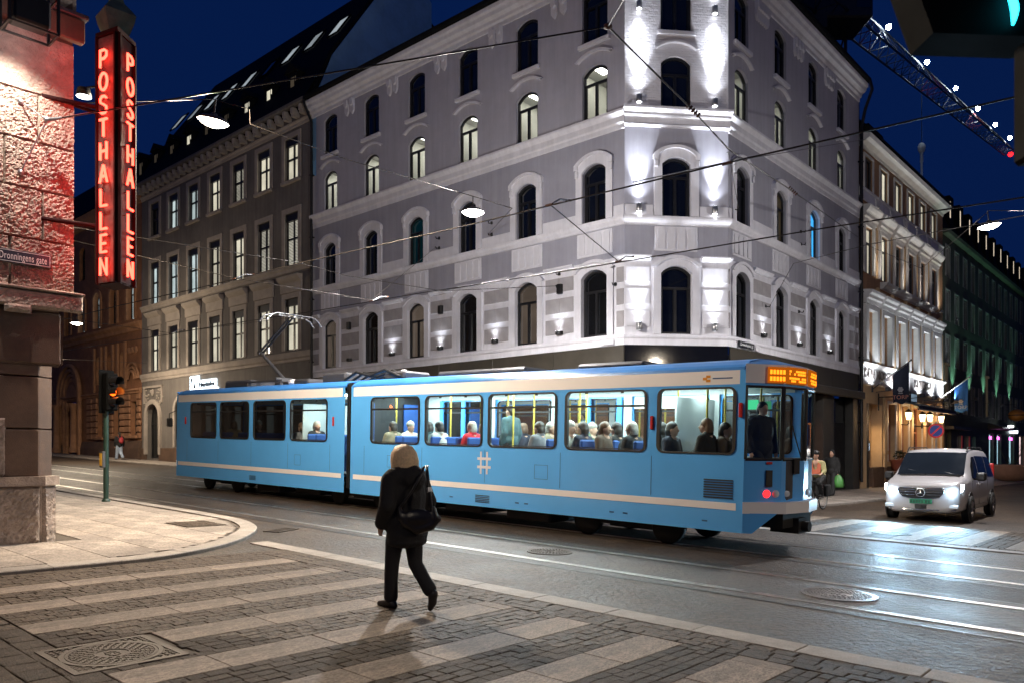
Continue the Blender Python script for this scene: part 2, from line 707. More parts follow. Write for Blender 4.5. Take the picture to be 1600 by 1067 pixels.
def seam(pts, w_):
    b = MB()
    b.T = UVM
    for i in range(len(pts) - 1):
        (u0, v0), (u1, v1) = pts[i], pts[i + 1]
        l = math.hypot(u1 - u0, v1 - v0)
        nu, nv = -(v1 - v0) / l * w_, (u1 - u0) / l * w_
        b.quad((v0 - nv, u0 - nu, .0062), (v1 - nv, u1 - nu, .0062), (v1 + nv, u1 + nu, .0062), (v0 + nv, u0 + nu, .0062))
    b.build('tar_seam', M_tar, kind='structure')


for v in (8.72, 10.92, 12.20, 14.42):
    seam([(u, v + r3.uniform(-.02, .02)) for u in range(-10, 60, 1)], .022)

# --- pavements: near one (stone building), far ones (corner building and both streets)
KL = [(10.77, -60), (10.77, 2.9), (10.76, 3.86), (10.85, 4.73), (11.13, 5.51), (11.62, 6.28), (12.40, 7.08), (13.20, 7.68), (14.10, 8.08), (15.1, 8.28), (17.0, 8.33), (19, 8.33), (120, 8.33)]


def smooth_path(pts, step=.22):
    out = []
    n = len(pts)
    for i in range(n - 1):
        p0, p1, p2, p3 = pts[max(0, i - 1)], pts[i], pts[i + 1], pts[min(n - 1, i + 2)]
        L = math.hypot(p2[0] - p1[0], p2[1] - p1[1])
        if L > 8:
            out.append(p1)
            continue
        k = max(2, int(L / step))
        for j in range(k):
            t = j / k
            q = []
            for a in (0, 1):
                q.append(.5 * ((2 * p1[a]) + (-p0[a] + p2[a]) * t + (2 * p0[a] - 5 * p1[a] + 4 * p2[a] - p3[a]) * t * t + (-p0[a] + 3 * p1[a] - 3 * p2[a] + p3[a]) * t ** 3))
            out.append(tuple(q))
    out.append(pts[-1])
    return out


def near_curve(pts):
    # keep the straight ends, smooth the bend
    head, mid, tail = pts[:1], pts[1:-1], pts[-1:]
    return head + smooth_path(mid) + tail


def offset(path, d):
    out = []
    for i, p in enumerate(path):
        a = path[max(0, i - 1)]
        b = path[min(len(path) - 1, i + 1)]
        tx, ty = b[0] - a[0], b[1] - a[1]
        l = math.hypot(tx, ty)
        out.append((p[0] - ty / l * d, p[1] + tx / l * d))
    return out


def inside(p, poly):
    c = False
    n = len(poly)
    for i in range(n):
        (x1, y1), (x2, y2) = poly[i], poly[(i + 1) % n]
        if (y1 > p[1]) != (y2 > p[1]) and p[0] < (x2 - x1) * (p[1] - y1) / (y2 - y1) + x1:
            c = not c
    return c


def kerb_run(path, wd, h, lo, hi, parent, cut=.95):
    """kerbstones of about a metre along the outer edge; only the stretch lo..hi (path metres) stone by stone"""
    inner = offset(path, wd)
    acc, start = 0.0, 0
    seg = 0.0
    i0 = 0
    s = [0.0]
    for i in range(1, len(path)):
        s.append(s[-1] + math.hypot(path[i][0] - path[i - 1][0], path[i][1] - path[i - 1][1]))

    def pt(P, q):
        for i in range(1, len(s)):
            if s[i] >= q:
                t = (q - s[i - 1]) / max(1e-6, s[i] - s[i - 1])
                return (P[i - 1][0] + (P[i][0] - P[i - 1][0]) * t, P[i - 1][1] + (P[i][1] - P[i - 1][1]) * t)
        return P[-1]

    def stone(a, c, n, name, kind=None):
        b = MB()
        b.T = UVM
        o = [pt(path, a + (c - a) * k / n) for k in range(n + 1)]
        q = [pt(inner, a + (c - a) * k / n) for k in range(n + 1)]
        dz = rng.uniform(-.003, .003)
        e = .012
        for k in range(n):
            (oa, ob, ia, ib) = (o[k], o[k + 1], q[k], q[k + 1])
            def mixp(p, r, t):
                return (p[0] + (r[0] - p[0]) * t, p[1] + (r[1] - p[1]) * t)
            ta = e / abs(wd)
            oa2, ob2 = mixp(oa, ia, ta), mixp(ob, ib, ta)
            V = lambda p, z: (p[1], p[0], z)
            b.quad(V(oa, -.05), V(ob, -.05), V(ob, h - e + dz), V(oa, h - e + dz))
            b.quad(V(oa, h - e + dz), V(ob, h - e + dz), V(ob2, h + dz), V(oa2, h + dz))
            b.quad(V(oa2, h + dz), V(ob2, h + dz), V(ib, h + dz), V(ia, h + dz))
            b.quad(V(ia, h + dz), V(ib, h + dz), V(ib, 0), V(ia, 0))
        for p, r in ((o[0], q[0]), (o[-1], q[-1])):
            b.quad((p[1], p[0], 0), (r[1], r[0], 0), (r[1], r[0], h + dz), (p[1], p[0], h + dz - e))
        b.build(name, M_kerb, parent)
    tot = s[-1]
    q = max(0, lo)
    if lo > 0:
        stone(0, lo - .006, 2, 'kerb')
    while q < min(hi, tot) - .3:
        e = min(q + cut * rng.uniform(.85, 1.15), hi)
        stone(q, e - .006, 4, 'kerbstone')
        q = e
    if hi < tot:
        stone(hi, tot, 2, 'kerb')


near_path = near_curve(KL)
pave_near = sheet('pavement', near_path + [(120, 4.4), (13.45, 4.4), (13.45, -60)], .035, M_joint)
# u grows first along v then along u: the building side lies to the right of travel
kerb_run(near_path, -.30, .062, 59.0, 80.0, pave_near)
inner_near = offset(near_path, -.31)
poly_near = inner_near + [(120, 4.7), (13.42, 4.7), (13.42, -60)]
slab_meshes = []
for k in range(5):
    b = MB()
    w_, l_ = [(1.18, .78), (1.18, .78), (.88, .78), (1.38, .78), (.98, .78)][k]
    b.bbox(-w_ / 2, w_ / 2, -l_ / 2, l_ / 2, -.05, .012, .006)
    slab_meshes.append((w_, b.mesh('slab', M_pave)))


def clip_poly(sub, poly_inside):
    return all(inside(p, poly_inside) for p in sub)


def pave_region(poly, parent, u0, u1, v0, v1, z):
    """courses of slabs of random lengths; slabs that cross the edge are cut by dropping to small pieces"""
    v = v0
    row = 0
    while v < v1:
        u = u0 - rng.uniform(0, 1.0)
        while u < u1:
            w_, me = slab_meshes[rng.randrange(5)]
            l_ = .78
            c = (u + w_ / 2, v + l_ / 2)
            corners = [(u, v), (u + w_, v), (u + w_, v + l_), (u, v + l_)]
            if clip_poly(corners, poly):
                M = gframe(c[0], c[1], z + rng.uniform(-.002, .002), R(90) + rng.uniform(-.003, .003))
                place('slab', me, parent, M)
            else:
                # cut slab: keep the part inside on a fine grid merged into strips
                n = 8
                run = []
                b = MB()
                b.T = UVM
                got = False
                for i in range(n):
                    ua, ub = u + w_ * i / n, u + w_ * (i + 1) / n
                    lo = hi = None
                    for j in range(n + 1):
                        vv = v + l_ * j / n
                        if inside((ua + 1e-3, vv), poly) and inside((ub - 1e-3, vv), poly):
                            lo = vv if lo is None else lo
                            hi = vv
                    if lo is not None and hi - lo > .08:
                        b.box(lo + .004, hi - .004, ua, ub, z - .03, z + .012)
                        got = True
                if got:
                    b.build('slab', M_pave, parent)
            u += w_ + .008
        v += l_ + .008
        row += 1


pave_region(poly_near, pave_near, 10.9, 24.0, -1.2, 8.3, .035)
b = MB()
b.T = UVM
# paved strip further up the tram street and behind, one joined surface
b.box(5.0, 8.0, 25.4, 119, .02, .048)
b.box(-50, -1.3, 11.1, 13.4, .02, .048)
b.build('paving', M_pave, pave_near, kind='stuff')

KF = [(120, 19.1), (17, 19.1), (15.6, 19.12), (14.2, 19.35), (12.9, 19.85), (11.7, 20.7), (10.7, 21.8), (9.9, 23.1), (9.35, 24.6), (9.05, 26.2), (9.0, 28), (9.0, 320)]
far_path = near_curve(KF)
pave_far = sheet('pavement', far_path + [(12.9, 320), (12.9, 24.9), (14.5, 22.4), (120, 22.4)], .035, M_joint)
kerb_run(far_path, -.28, .070, 98.0, 128.0, pave_far, 1.1)
poly_far = offset(far_path, -.29) + [(12.2, 320), (12.2, 24.6), (14.6, 21.95), (120, 21.95)]
pave_region(poly_far, pave_far, 9.2, 20.0, 19.4, 36.0, .035)
b = MB()
b.T = UVM
b.box(19.45, 21.9, 21.0, 119, .02, .048)
b.box(36.5, 319, 9.35, 12.15, .02, .048)
b.build('paving', M_pave, pave_far, kind='stuff')

# --- near crossing: light slabs between dark setts
crossing = sheet('crosswalk', [(.2, .2), (10.75, .2), (10.75, 7.0), (.2, 7.0)], .004, M_joint)
STR = [(9.55, 9.93), (8.49, 8.92), (7.49, 7.91), (6.48, 6.92), (5.50, 5.93), (4.50, 4.92), (3.50, 3.93), (2.50, 2.98), (1.50, 1.95), (.5, .95)]
zslabs = []
for L_ in (.98, 1.30, .74):
    b = MB()
    b.bbox(0, L_ - .008, -.5, .5, -.02, .014, .005)
    zslabs.append((L_, b.mesh('slab', M_slab)))
for i, (a, c) in enumerate(STR):
    v = 2.26 if i != 3 else 3.0
    if i == 0:
        v = 1.0
    end = 6.2
    k = 0
    while v < end - .1:
        L_, me = zslabs[(i * 2 + k) % 3]
        if v + L_ > end:
            L_ = end - v
        M = gframe((a + c) / 2, v, rng.uniform(.002, .005)) @ Matrix.Diagonal((L_ / zslabs[(i * 2 + k) % 3][0], (c - a) - .008, 1, 1))
        place('slab', me, crossing, M)
        v += L_
        k += 1
# edge strip of long granite pieces
b = MB()
b.bbox(-.165, .165, 0, .992, -.02, .016, .006)
strip_me = b.mesh('edge_stone', M_kerb)
for k in range(12):
    place('edge_stone', strip_me, crossing, gframe(-.3 + k * 1.0, 6.83, rng.uniform(.002, .005)))

sett_meshes = []
for k in range(8):
    r2 = random.Random(100 + k)
    b = MB()
    w_, l_ = .5 + r2.uniform(-.02, .01), .5 + r2.uniform(-.02, .01)
    j = lambda: r2.uniform(-.045, .03)
    t = .06
    lo = [(-w_ + j(), -l_ + j(), -.03), (w_ + j(), -l_ + j(), -.03), (w_ + j(), l_ + j(), -.03), (-w_ + j(), l_ + j(), -.03)]
    md = [(p[0], p[1], .0085) for p in lo]
    tp = [(p[0] * (1 - t), p[1] * (1 - t * 1.2), .0135 + r2.uniform(-.002, .002)) for p in lo]
    v_ = lo + md + tp
    f_ = []
    for q in (0, 4):
        for i in range(4):
            f_.append((q + i, q + (i + 1) % 4, q + 4 + (i + 1) % 4, q + 4 + i))
    f_.append((8, 9, 10, 11))
    b.add(v_, f_)
    sett_meshes.append(b.mesh('sett', M_sett))

setts = []          # (u, v, du, dv)


def sett_rows(u0, u1, v0, v1, nrow, ln, along='v', skip=None):
    if along == 'v':
        du = (u1 - u0) / nrow
        for r_ in range(nrow):
            v = v0 + rng.uniform(-.5, 0) * ln
            while v < v1:
                l_ = ln * rng.uniform(.75, 1.25)
                a, c = max(v, v0), min(v + l_, v1)
                if c - a > .05:
                    q = (u0 + du * (r_ + .5), (a + c) / 2)
                    if not (skip and skip(*q)):
                        setts.append((q[0], q[1], du - .005, c - a - .005))
                v += l_
    else:
        dv = (v1 - v0) / nrow
        for r_ in range(nrow):
            u = u0 + rng.uniform(-.5, 0) * ln
            while u < u1:
                l_ = ln * rng.uniform(.75, 1.25)
                a, c = max(u, u0), min(u + l_, u1)
                if c - a > .05:
                    q = ((a + c) / 2, v0 + dv * (r_ + .5))
                    if not (skip and skip(*q)):
                        setts.append((q[0], q[1], c - a - .005, dv - .005))
                u += l_


mh = (6.45, 2.50)
not_manhole = lambda u, v: abs(u - mh[0]) < .46 and abs(v - mh[1]) < .46
for i in range(len(STR)):
    lo = STR[i + 1][1] if i + 1 < len(STR) else .25
    hi = STR[i][0]
    sett_rows(lo, hi, 2.26, 6.2, 5, .16, skip=not_manhole)
    if i == 3:
        sett_rows(STR[3][0], STR[3][1], 2.26, 3.0, 3, .2, skip=not_manhole)
sett_rows(9.94, 10.74, 1.0, 6.2, 5, .20)
sett_rows(.3, 10.7, 6.21, 6.65, 3, .21, 'u')
sett_rows(4.0, 9.5, .9, 2.25, 6, .26, 'u')
setts.sort(key=lambda q: (lambda p: (0 if p[1] > .5 and abs(p[0] / p[1]) < .68 and (CAMH - G(q[0], q[1])) / p[1] < .32 else 100) + p[1])(W(q[0], q[1])))


def joined_setts(name, lst, parent, z=.004):
    b = MB()
    for (u, v, du, dv) in lst:
        me = sett_meshes[rng.randrange(8)]
        M = gframe(u, v, z + rng.uniform(-.002, .002)) @ Matrix.Diagonal((dv, du, 1, 1))
        b.T = M
        b.add([tuple(q.co) for q in me.vertices], [tuple(p.vertices) for p in me.polygons])
    return b.build(name, M_sett, parent, kind='stuff')


for (u, v, du, dv) in setts[:300]:
    M = gframe(u, v, .004 + rng.uniform(-.002, .002), rng.uniform(-.02, .02)) @ Matrix.Diagonal((dv, du, 1, 1))
    place('sett', sett_meshes[rng.randrange(8)], crossing, M)
joined_setts('sett_field', setts[300:], crossing)

# --- far crossing in front of the van
crossing2 = sheet('crosswalk', [(-6, 16.45), (9.6, 16.45), (9.6, 21.0), (-6, 21.0)], .004, M_joint)
lst = []
keep = setts
for k in range(15):
    a = 8.45 - k
    for (v0, v1) in ((17.0, 18.3), (18.3, 19.6), (19.6, 20.9)):
        me = zslabs[1][1]
        M = gframe(a + .22, v0, rng.uniform(.002, .004)) @ Matrix.Diagonal((1.0, .46, 1, 1))
        place('slab', me, crossing2, M)
    setts = []
    sett_rows(a + .46, a + 1.0, 17.0, 20.9, 4, .2)
    lst += setts
setts = []
sett_rows(-6, 9.5, 16.75, 16.98, 2, .2, 'u')
lst += setts
joined_setts('sett_field', lst, crossing2)
for k in range(15):
    place('edge_stone', strip_me, crossing2, gframe(-5.6 + k * 1.0, 16.6, .003))


# --- covers and gratings in the ground
def cover(u, v, r, label, square=False, z=.006, bumps=True, rot=0.0, m=None):
    m = m or M_iron
    t = thing('manhole_cover', gframe(u, v, z, rot), label, 'manhole cover', None)
    fr = MB()
    if square:
        s = r + .09
        for (a, c, d, e) in ((-s, s, -s, -s + .05), (-s, s, s - .05, s), (-s, -s + .05, -s + .05, s - .05), (s - .05, s, -s + .05, s - .05)):
            fr.box(a, c, d, e, -.02, .014)
        for i in range(14):
            for j in range(14):
                x = -s + .07 + (2 * s - .14) * i / 13
                y = -s + .07 + (2 * s - .14) * j / 13
                if math.hypot(x, y) > r + .045:
                    fr.box(x - .014, x + .014, y - .014, y + .014, -.01, .012)
        fr.box(-s + .05, s - .05, -s + .05, s - .05, -.02, .003)
    fr.lathe([(r + .04, -.01), (r + .04, .014), (r + .004, .014), (r + .004, -.01)], 40, smooth=False)
    fr.build('frame', m, t, local=I4)
    c = MB()
    c.lathe([(0, .008), (r, .008), (r, -.01)], 40, smooth=False)
    for (ra, rb) in ((r * .93, r * .99), (r * .36, r * .40)):
        c.lathe([(ra, .008), (ra, .015), (rb, .015), (rb, .008)], 40, smooth=False)
    for ring in range(5):
        rr = r * (.46 + .10 * ring)
        n = int(2 * PI * rr / .055)
        for k in range(n):
            w = 2 * PI * (k + .5 * (ring % 2)) / n
            x, y = rr * math.cos(w), rr * math.sin(w)
            c.box(x - .016, x + .016, y - .016, y + .016, .007, .0145)
    for k in range(8):
        w = 2 * PI * k / 8
        c.box(r * .10 * math.cos(w) - .02, r * .10 * math.cos(w) + .02, r * .2 * math.sin(w) - .012, r * .2 * math.sin(w) + .012, .007, .0145)
    c.build('lid', m, t, local=I4)
    return t


cover(mh[0], mh[1], .33, 'round iron manhole cover in a square frame set among the crossing setts', True, .010, rot=.0)
cover(3.40, 9.78, .40, 'round shiny iron manhole cover between the rails of the nearer tram track', z=.004, m=M_iron_worn)
cover(8.0, 9.86, .33, 'worn dark manhole cover in the tram lane in front of the woman', z=.004)
cover(5.15, 18.0, .36, 'round manhole cover lit by the van headlights on the far crossing', z=.014)
t = thing('drain_grate', gframe(13.0, 8.06, .006, R(25)), 'small rectangular iron drain grate in the gutter at the kerb bend', 'drain grate')
b = MB()
b.box(-.33, .33, -.17, -.13, -.02, .012).box(-.33, .33, .13, .17, -.02, .012).box(-.33, -.29, -.13, .13, -.02, .012).box(.29, .33, -.13, .13, -.02, .012)
b.build('frame', M_iron, t, local=I4)
b = MB()
for k in range(9):
    b.box(-.28 + k * .064, -.25 + k * .064, -.129, .129, -.02, .010)
b.build('bars', M_iron, t, local=I4)
pt_ = []
setts = []
sett_rows(14.0, 14.9, 6.75, 7.5, 6, .15)
b = MB()
b.T = UVM
b.box(6.72, 7.53, 13.97, 14.93, .02, .0485)
b.build('sett_patch_base', M_joint, pave_near)
joined_setts('sett_patch', setts, pave_near, .048)
# ------------------------------------------------------------------ facades
YB = 26.5
PB = Vector(((1138 - 800) / FPX * YB, YB, 0))
YA = YB * .9837
PA = Vector(((976 - 800) / FPX * YA, YA, 0))
CD = (PB - PA).normalized()
CW = (PB - PA).length
FR1 = frame(PA, D1)          # x = metres away to the left along the tram street, y = out of the wall
FR2 = frame(PB, -D2)         # x = minus the metres away along the cross street
FR3 = frame(PA, -CD)         # the cut corner; x = minus metres from its left edge


def T(x=0, y=0, z=0):
    return Matrix.Translation((x, y, z))


def arch_pts(xc, w, zb, rise, n=10):
    """points along the head of an opening from left (-x) to right"""
    if rise <= .001:
        return [(xc - w / 2, zb), (xc + w / 2, zb)]
    h = w / 2
    if rise >= h:
        rise = h
    rad = (h * h + rise * rise) / (2 * rise)
    zc = zb - rad
    a = math.asin(min(1, h / rad))
    if rise >= h - 1e-6:
        a = PI / 2
    return [(xc + rad * math.sin(-a + 2 * a * i / n), zc + rad * math.cos(-a + 2 * a * i / n)) for i in range(n + 1)]


def wall(name, parent, FM, x0, x1, z0, z1, ops, m, depth=.24, kw=None):
    """a wall face with real openings: jambs, sills and arched heads"""
    if x0 > x1:
        x0, x1 = x1, x0
    b = MB()
    xs = sorted({x0, x1} | {q for o in ops for q in (o[0] - o[1] / 2, o[0] + o[1] / 2)})
    zs = sorted({z0, z1} | {q for o in ops for q in (o[2], o[3])})
    xs = [x for x in xs if x0 - 1e-6 <= x <= x1 + 1e-6]
    zs = [z for z in zs if z0 - 1e-6 <= z <= z1 + 1e-6]
    for i in range(len(xs) - 1):
        for j in range(len(zs) - 1):
            cx_, cz_ = (xs[i] + xs[i + 1]) / 2, (zs[j] + zs[j + 1]) / 2
            if any(abs(cx_ - o[0]) < o[1] / 2 and o[2] < cz_ < o[3] for o in ops):
                continue
            b.quad((xs[i], 0, zs[j]), (xs[i + 1], 0, zs[j]), (xs[i + 1], 0, zs[j + 1]), (xs[i], 0, zs[j + 1]))
    for (xc, w, za, zb, rise) in ops:
        P = arch_pts(xc, w, zb, rise)
        xa, xb = xc - w / 2, xc + w / 2
        for i in range(len(P) - 1):
            (ax, az), (bx, bz) = P[i], P[i + 1]
            if rise > .001:
                b.quad((ax, 0, az), (bx, 0, bz), (bx, 0, zb + 1e-4), (ax, 0, zb + 1e-4))
            b.quad((ax, 0, az), (bx, 0, bz), (bx, -depth, bz), (ax, -depth, az))
        b.quad((xa, 0, za), (xa, 0, P[0][1]), (xa, -depth, P[0][1]), (xa, -depth, za))
        b.quad((xb, 0, za), (xb, 0, P[-1][1]), (xb, -depth, P[-1][1]), (xb, -depth, za))
        b.quad((xa, 0, za), (xb, 0, za), (xb, -depth, za), (xa, -depth, za))
    return b.build(name, m, parent, FM)


MESH = {}


def outline(w, h, rise, inset=0.0, n=10):
    P = [(x, z) for (x, z) in arch_pts(0, w - 2 * inset, h - inset, max(0, rise - inset * .3), n)]
    return [(-w / 2 + inset, inset)] + P + [(w / 2 - inset, inset)]


def frame_mesh(w, h, rise, style, m):
    k = ('wf', round(w, 2), round(h, 2), round(rise, 2), style, m.name)
    if k in MESH:
        return MESH[k]
    b = MB()
    th, d = (.075, .07)
    o, i_ = outline(w, h, rise), outline(w, h, rise, th)
    n = len(o)
    for a in range(n):
        c = (a + 1) % n
        b.quad((o[a][0], d, o[a][1]), (o[c][0], d, o[c][1]), (i_[c][0], d, i_[c][1]), (i_[a][0], d, i_[a][1]))
        b.quad((i_[a][0], d, i_[a][1]), (i_[c][0], d, i_[c][1]), (i_[c][0], 0, i_[c][1]), (i_[a][0], 0, i_[a][1]))
    iw = w / 2 - th
    if style == 'T':            # transom high up, two casements below
        zt = h * .66
        b.box(-iw, iw, -.005, d - .006, zt, zt + .085)
        b.box(-.05, .05, -.005, d - .003, th, zt)
        for s in (-1, 1):
            b.box(s * iw - (.035 if s > 0 else 0), s * iw + (.035 if s < 0 else 0), -.005, d - .02, th, zt)
    elif style == 'X':          # cross of mullion and transom with a sun screen box at the top
        zt = h * .50
        b.box(-iw, iw, -.005, d - .006, zt, zt + .10)
        b.box(-.055, .055, -.005, d - .003, th, h - th)
        b.box(-w / 2 + .01, w / 2 - .01, .02, d + .07, h - .36, h - .01)
    elif style == 'I':
        b.box(-.03, .03, -.005, d - .006, th, h - th)
    elif style == 'H':
        zt = h * .62
        b.box(-iw, iw, -.005, d - .006, zt, zt + .07)
    me = recalc(b.mesh('window', m))
    MESH[k] = me
    return me


def pane_mesh(w, h, rise, m):
    k = ('pn', round(w, 2), round(h, 2), round(rise, 2), m.name)
    if k not in MESH:
        b = MB()
        o = outline(w, h, rise, .03)
        b.poly([(x, .012, z) for (x, z) in o])
        MESH[k] = b.mesh('pane', m)
    return MESH[k]


def window(parent, FM, xc, w, za, zb, rise, pane, style='T', m=None, rec=.17, label=None, room=None):
    w2, h = w - .008, zb - za - .006
    M = FM @ T(xc, -rec, za + .003)
    tilt = Matrix.Rotation(rng.uniform(-.012, .012), 4, 'Z') @ Matrix.Rotation(rng.uniform(-.008, .008), 4, 'X')
    o = place('window', frame_mesh(w2, h, rise, style, m or M_winframe), parent, M, label)
    place('pane', pane_mesh(w2, h, rise, pane), o, M @ tilt)
    if room:
        place('room_behind', room, o, M)
    return o


def ring(parent, FM, name, xc, w, za, zb, rise, bw, bt, orise, y0, y1, m, n=12):
    """raised surround round an opening, open at the bottom"""
    k = (name, w, round(zb - za, 3), rise, bw, bt, orise, y1, m.name)
    if k not in MESH:
        b = MB()
        h = zb - za
        P = arch_pts(0, w, h, rise, n)
        Q = arch_pts(0, w + 2 * bw, h + bt, orise, n) if orise > .001 else [(-w / 2 - bw + (w + 2 * bw) * i / n, h + bt) for i in range(n + 1)]
        if rise <= .001:
            P = [(-w / 2 + w * i / n, h) for i in range(n + 1)]
        inn = [(-w / 2, 0)] + P + [(w / 2, 0)]
        out = [(-w / 2 - bw, 0)] + Q + [(w / 2 + bw, 0)]
        for i in range(len(inn) - 1):
            a, c, d, e = inn[i], inn[i + 1], out[i + 1], out[i]
            b.quad((a[0], y1, a[1]), (c[0], y1, c[1]), (d[0], y1, d[1]), (e[0], y1, e[1]))
            b.quad((e[0], y0, e[1]), (e[0], y1, e[1]), (d[0], y1, d[1]), (d[0], y0, d[1]))
            b.quad((a[0], y0, a[1]), (c[0], y0, c[1]), (c[0], y1, c[1]), (a[0], y1, a[1]))
        MESH[k] = recalc(b.mesh(name, m))
    return place(name, MESH[k], parent, FM @ T(xc, 0, za))


def course(name, parent, FM, x0, x1, prof, m, m0=0.0, m1=0.0):
    """moulding with profile [(y,z)...] along a facade; m0/m1 mitre the ends"""
    if x0 > x1:
        x0, x1 = x1, x0
    b = MB()
    n = len(prof)
    A = [(x0 - m0 * y, y, z) for (y, z) in prof]
    C = [(x1 + m1 * y, y, z) for (y, z) in prof]
    f = [(i, (i + 1) % n, n + (i + 1) % n, n + i) for i in range(n)]
    f += [tuple(range(n)), tuple(reversed(range(n, 2 * n)))]
    b.add(A + C, f)
    me = recalc(b.mesh(name, m))
    return place(name, me, parent, FM)


def piece(name, parent, FM, x0, x1, y0, y1, z0, z1, m, bev=0.0):
    k = (name, round(x1 - x0, 3), round(y1 - y0, 3), round(z1 - z0, 3), m.name)
    if k not in MESH:
        b = MB()
        if bev:
            b.bbox(0, x1 - x0, 0, y1 - y0, 0, z1 - z0, bev)
        else:
            b.box(0, x1 - x0, 0, y1 - y0, 0, z1 - z0)
        MESH[k] = b.mesh(name, m)
    return place(name, MESH[k], parent, FM @ T(min(x0, x1), y0, z0))


def swag(prof_list):
    return prof_list


# a lit office behind a window: back wall, ceiling panel, desk line
def room_mesh(w, h):
    k = ('room', round(w, 2), round(h, 2))
    if k in MESH:
        return MESH[k]
    b = MB()
    x0, x1, y0, y1, z0, z1 = -w / 2 - .5, w / 2 + .5, -3.2, -.05, -.6, h + .25
    b.quad((x0, y0, z0), (x1, y0, z0), (x1, y0, z1), (x0, y0, z1), 0)
    b.quad((x0, y0, z0), (x0, y1, z0), (x0, y1, z1), (x0, y0, z1), 0)
    b.quad((x1, y0, z0), (x1, y1, z0), (x1, y1, z1), (x1, y0, z1), 0)
    b.quad((x0, y0, z1), (x1, y0, z1), (x1, y1, z1), (x0, y1, z1), 1)
    b.quad((x0, y0, z0), (x1, y0, z0), (x1, y1, z0), (x0, y1, z0), 2)
    b.box(-w * .32, w * .12, -1.9, -1.2, z1 - .05, z1 - .02, 3)
    b.box(w * .2, w * .45, -1.0, -.5, z1 - .05, z1 - .02, 3)
    b.box(-w * .5, w * .1, -1.0, -.4, -.1, .22, 2)
    b.box(w * .12, w * .2, -.7, -.62, 0, .5, 2)
    MESH[k] = b.mesh('room_behind', [M_roomwall, M_roomceil, M_roomfloor, M_roomlamp])
    return MESH[k]


M_roomwall = mat('room_wall', (.72, .72, .66), .8, .08)
M_roomceil = mat('room_ceiling', (.60, .60, .57), .8, .05)
M_roomfloor = mat('room_floor', (.16, .13, .10), .7, .2)
M_roomlamp = emit('room_ceiling_lamp', (1, .97, .86), 16)
# ------------------------------------------------------------------ the pale corner building
cb = thing('corner_building', T(PB.x, PB.y, G(12.2, 24.6)), 'lilac grey corner building with white mouldings, arched windows and floodlit cut corner', 'building')
LEN1, LEN2 = 18.02, 13.08
C1 = [16.55, 13.45, 10.42, 7.36, 4.29, 1.22]
C2 = [1.0, 4.29, 7.58, 10.83]
MIT = .40
ROWS = [(5.64, 7.91, .26), (9.54, 11.54, .24), (13.07, 14.95, .26), (15.76, 17.62, .22)]
WD = [1.08, 1.0, 1.05, 1.07]


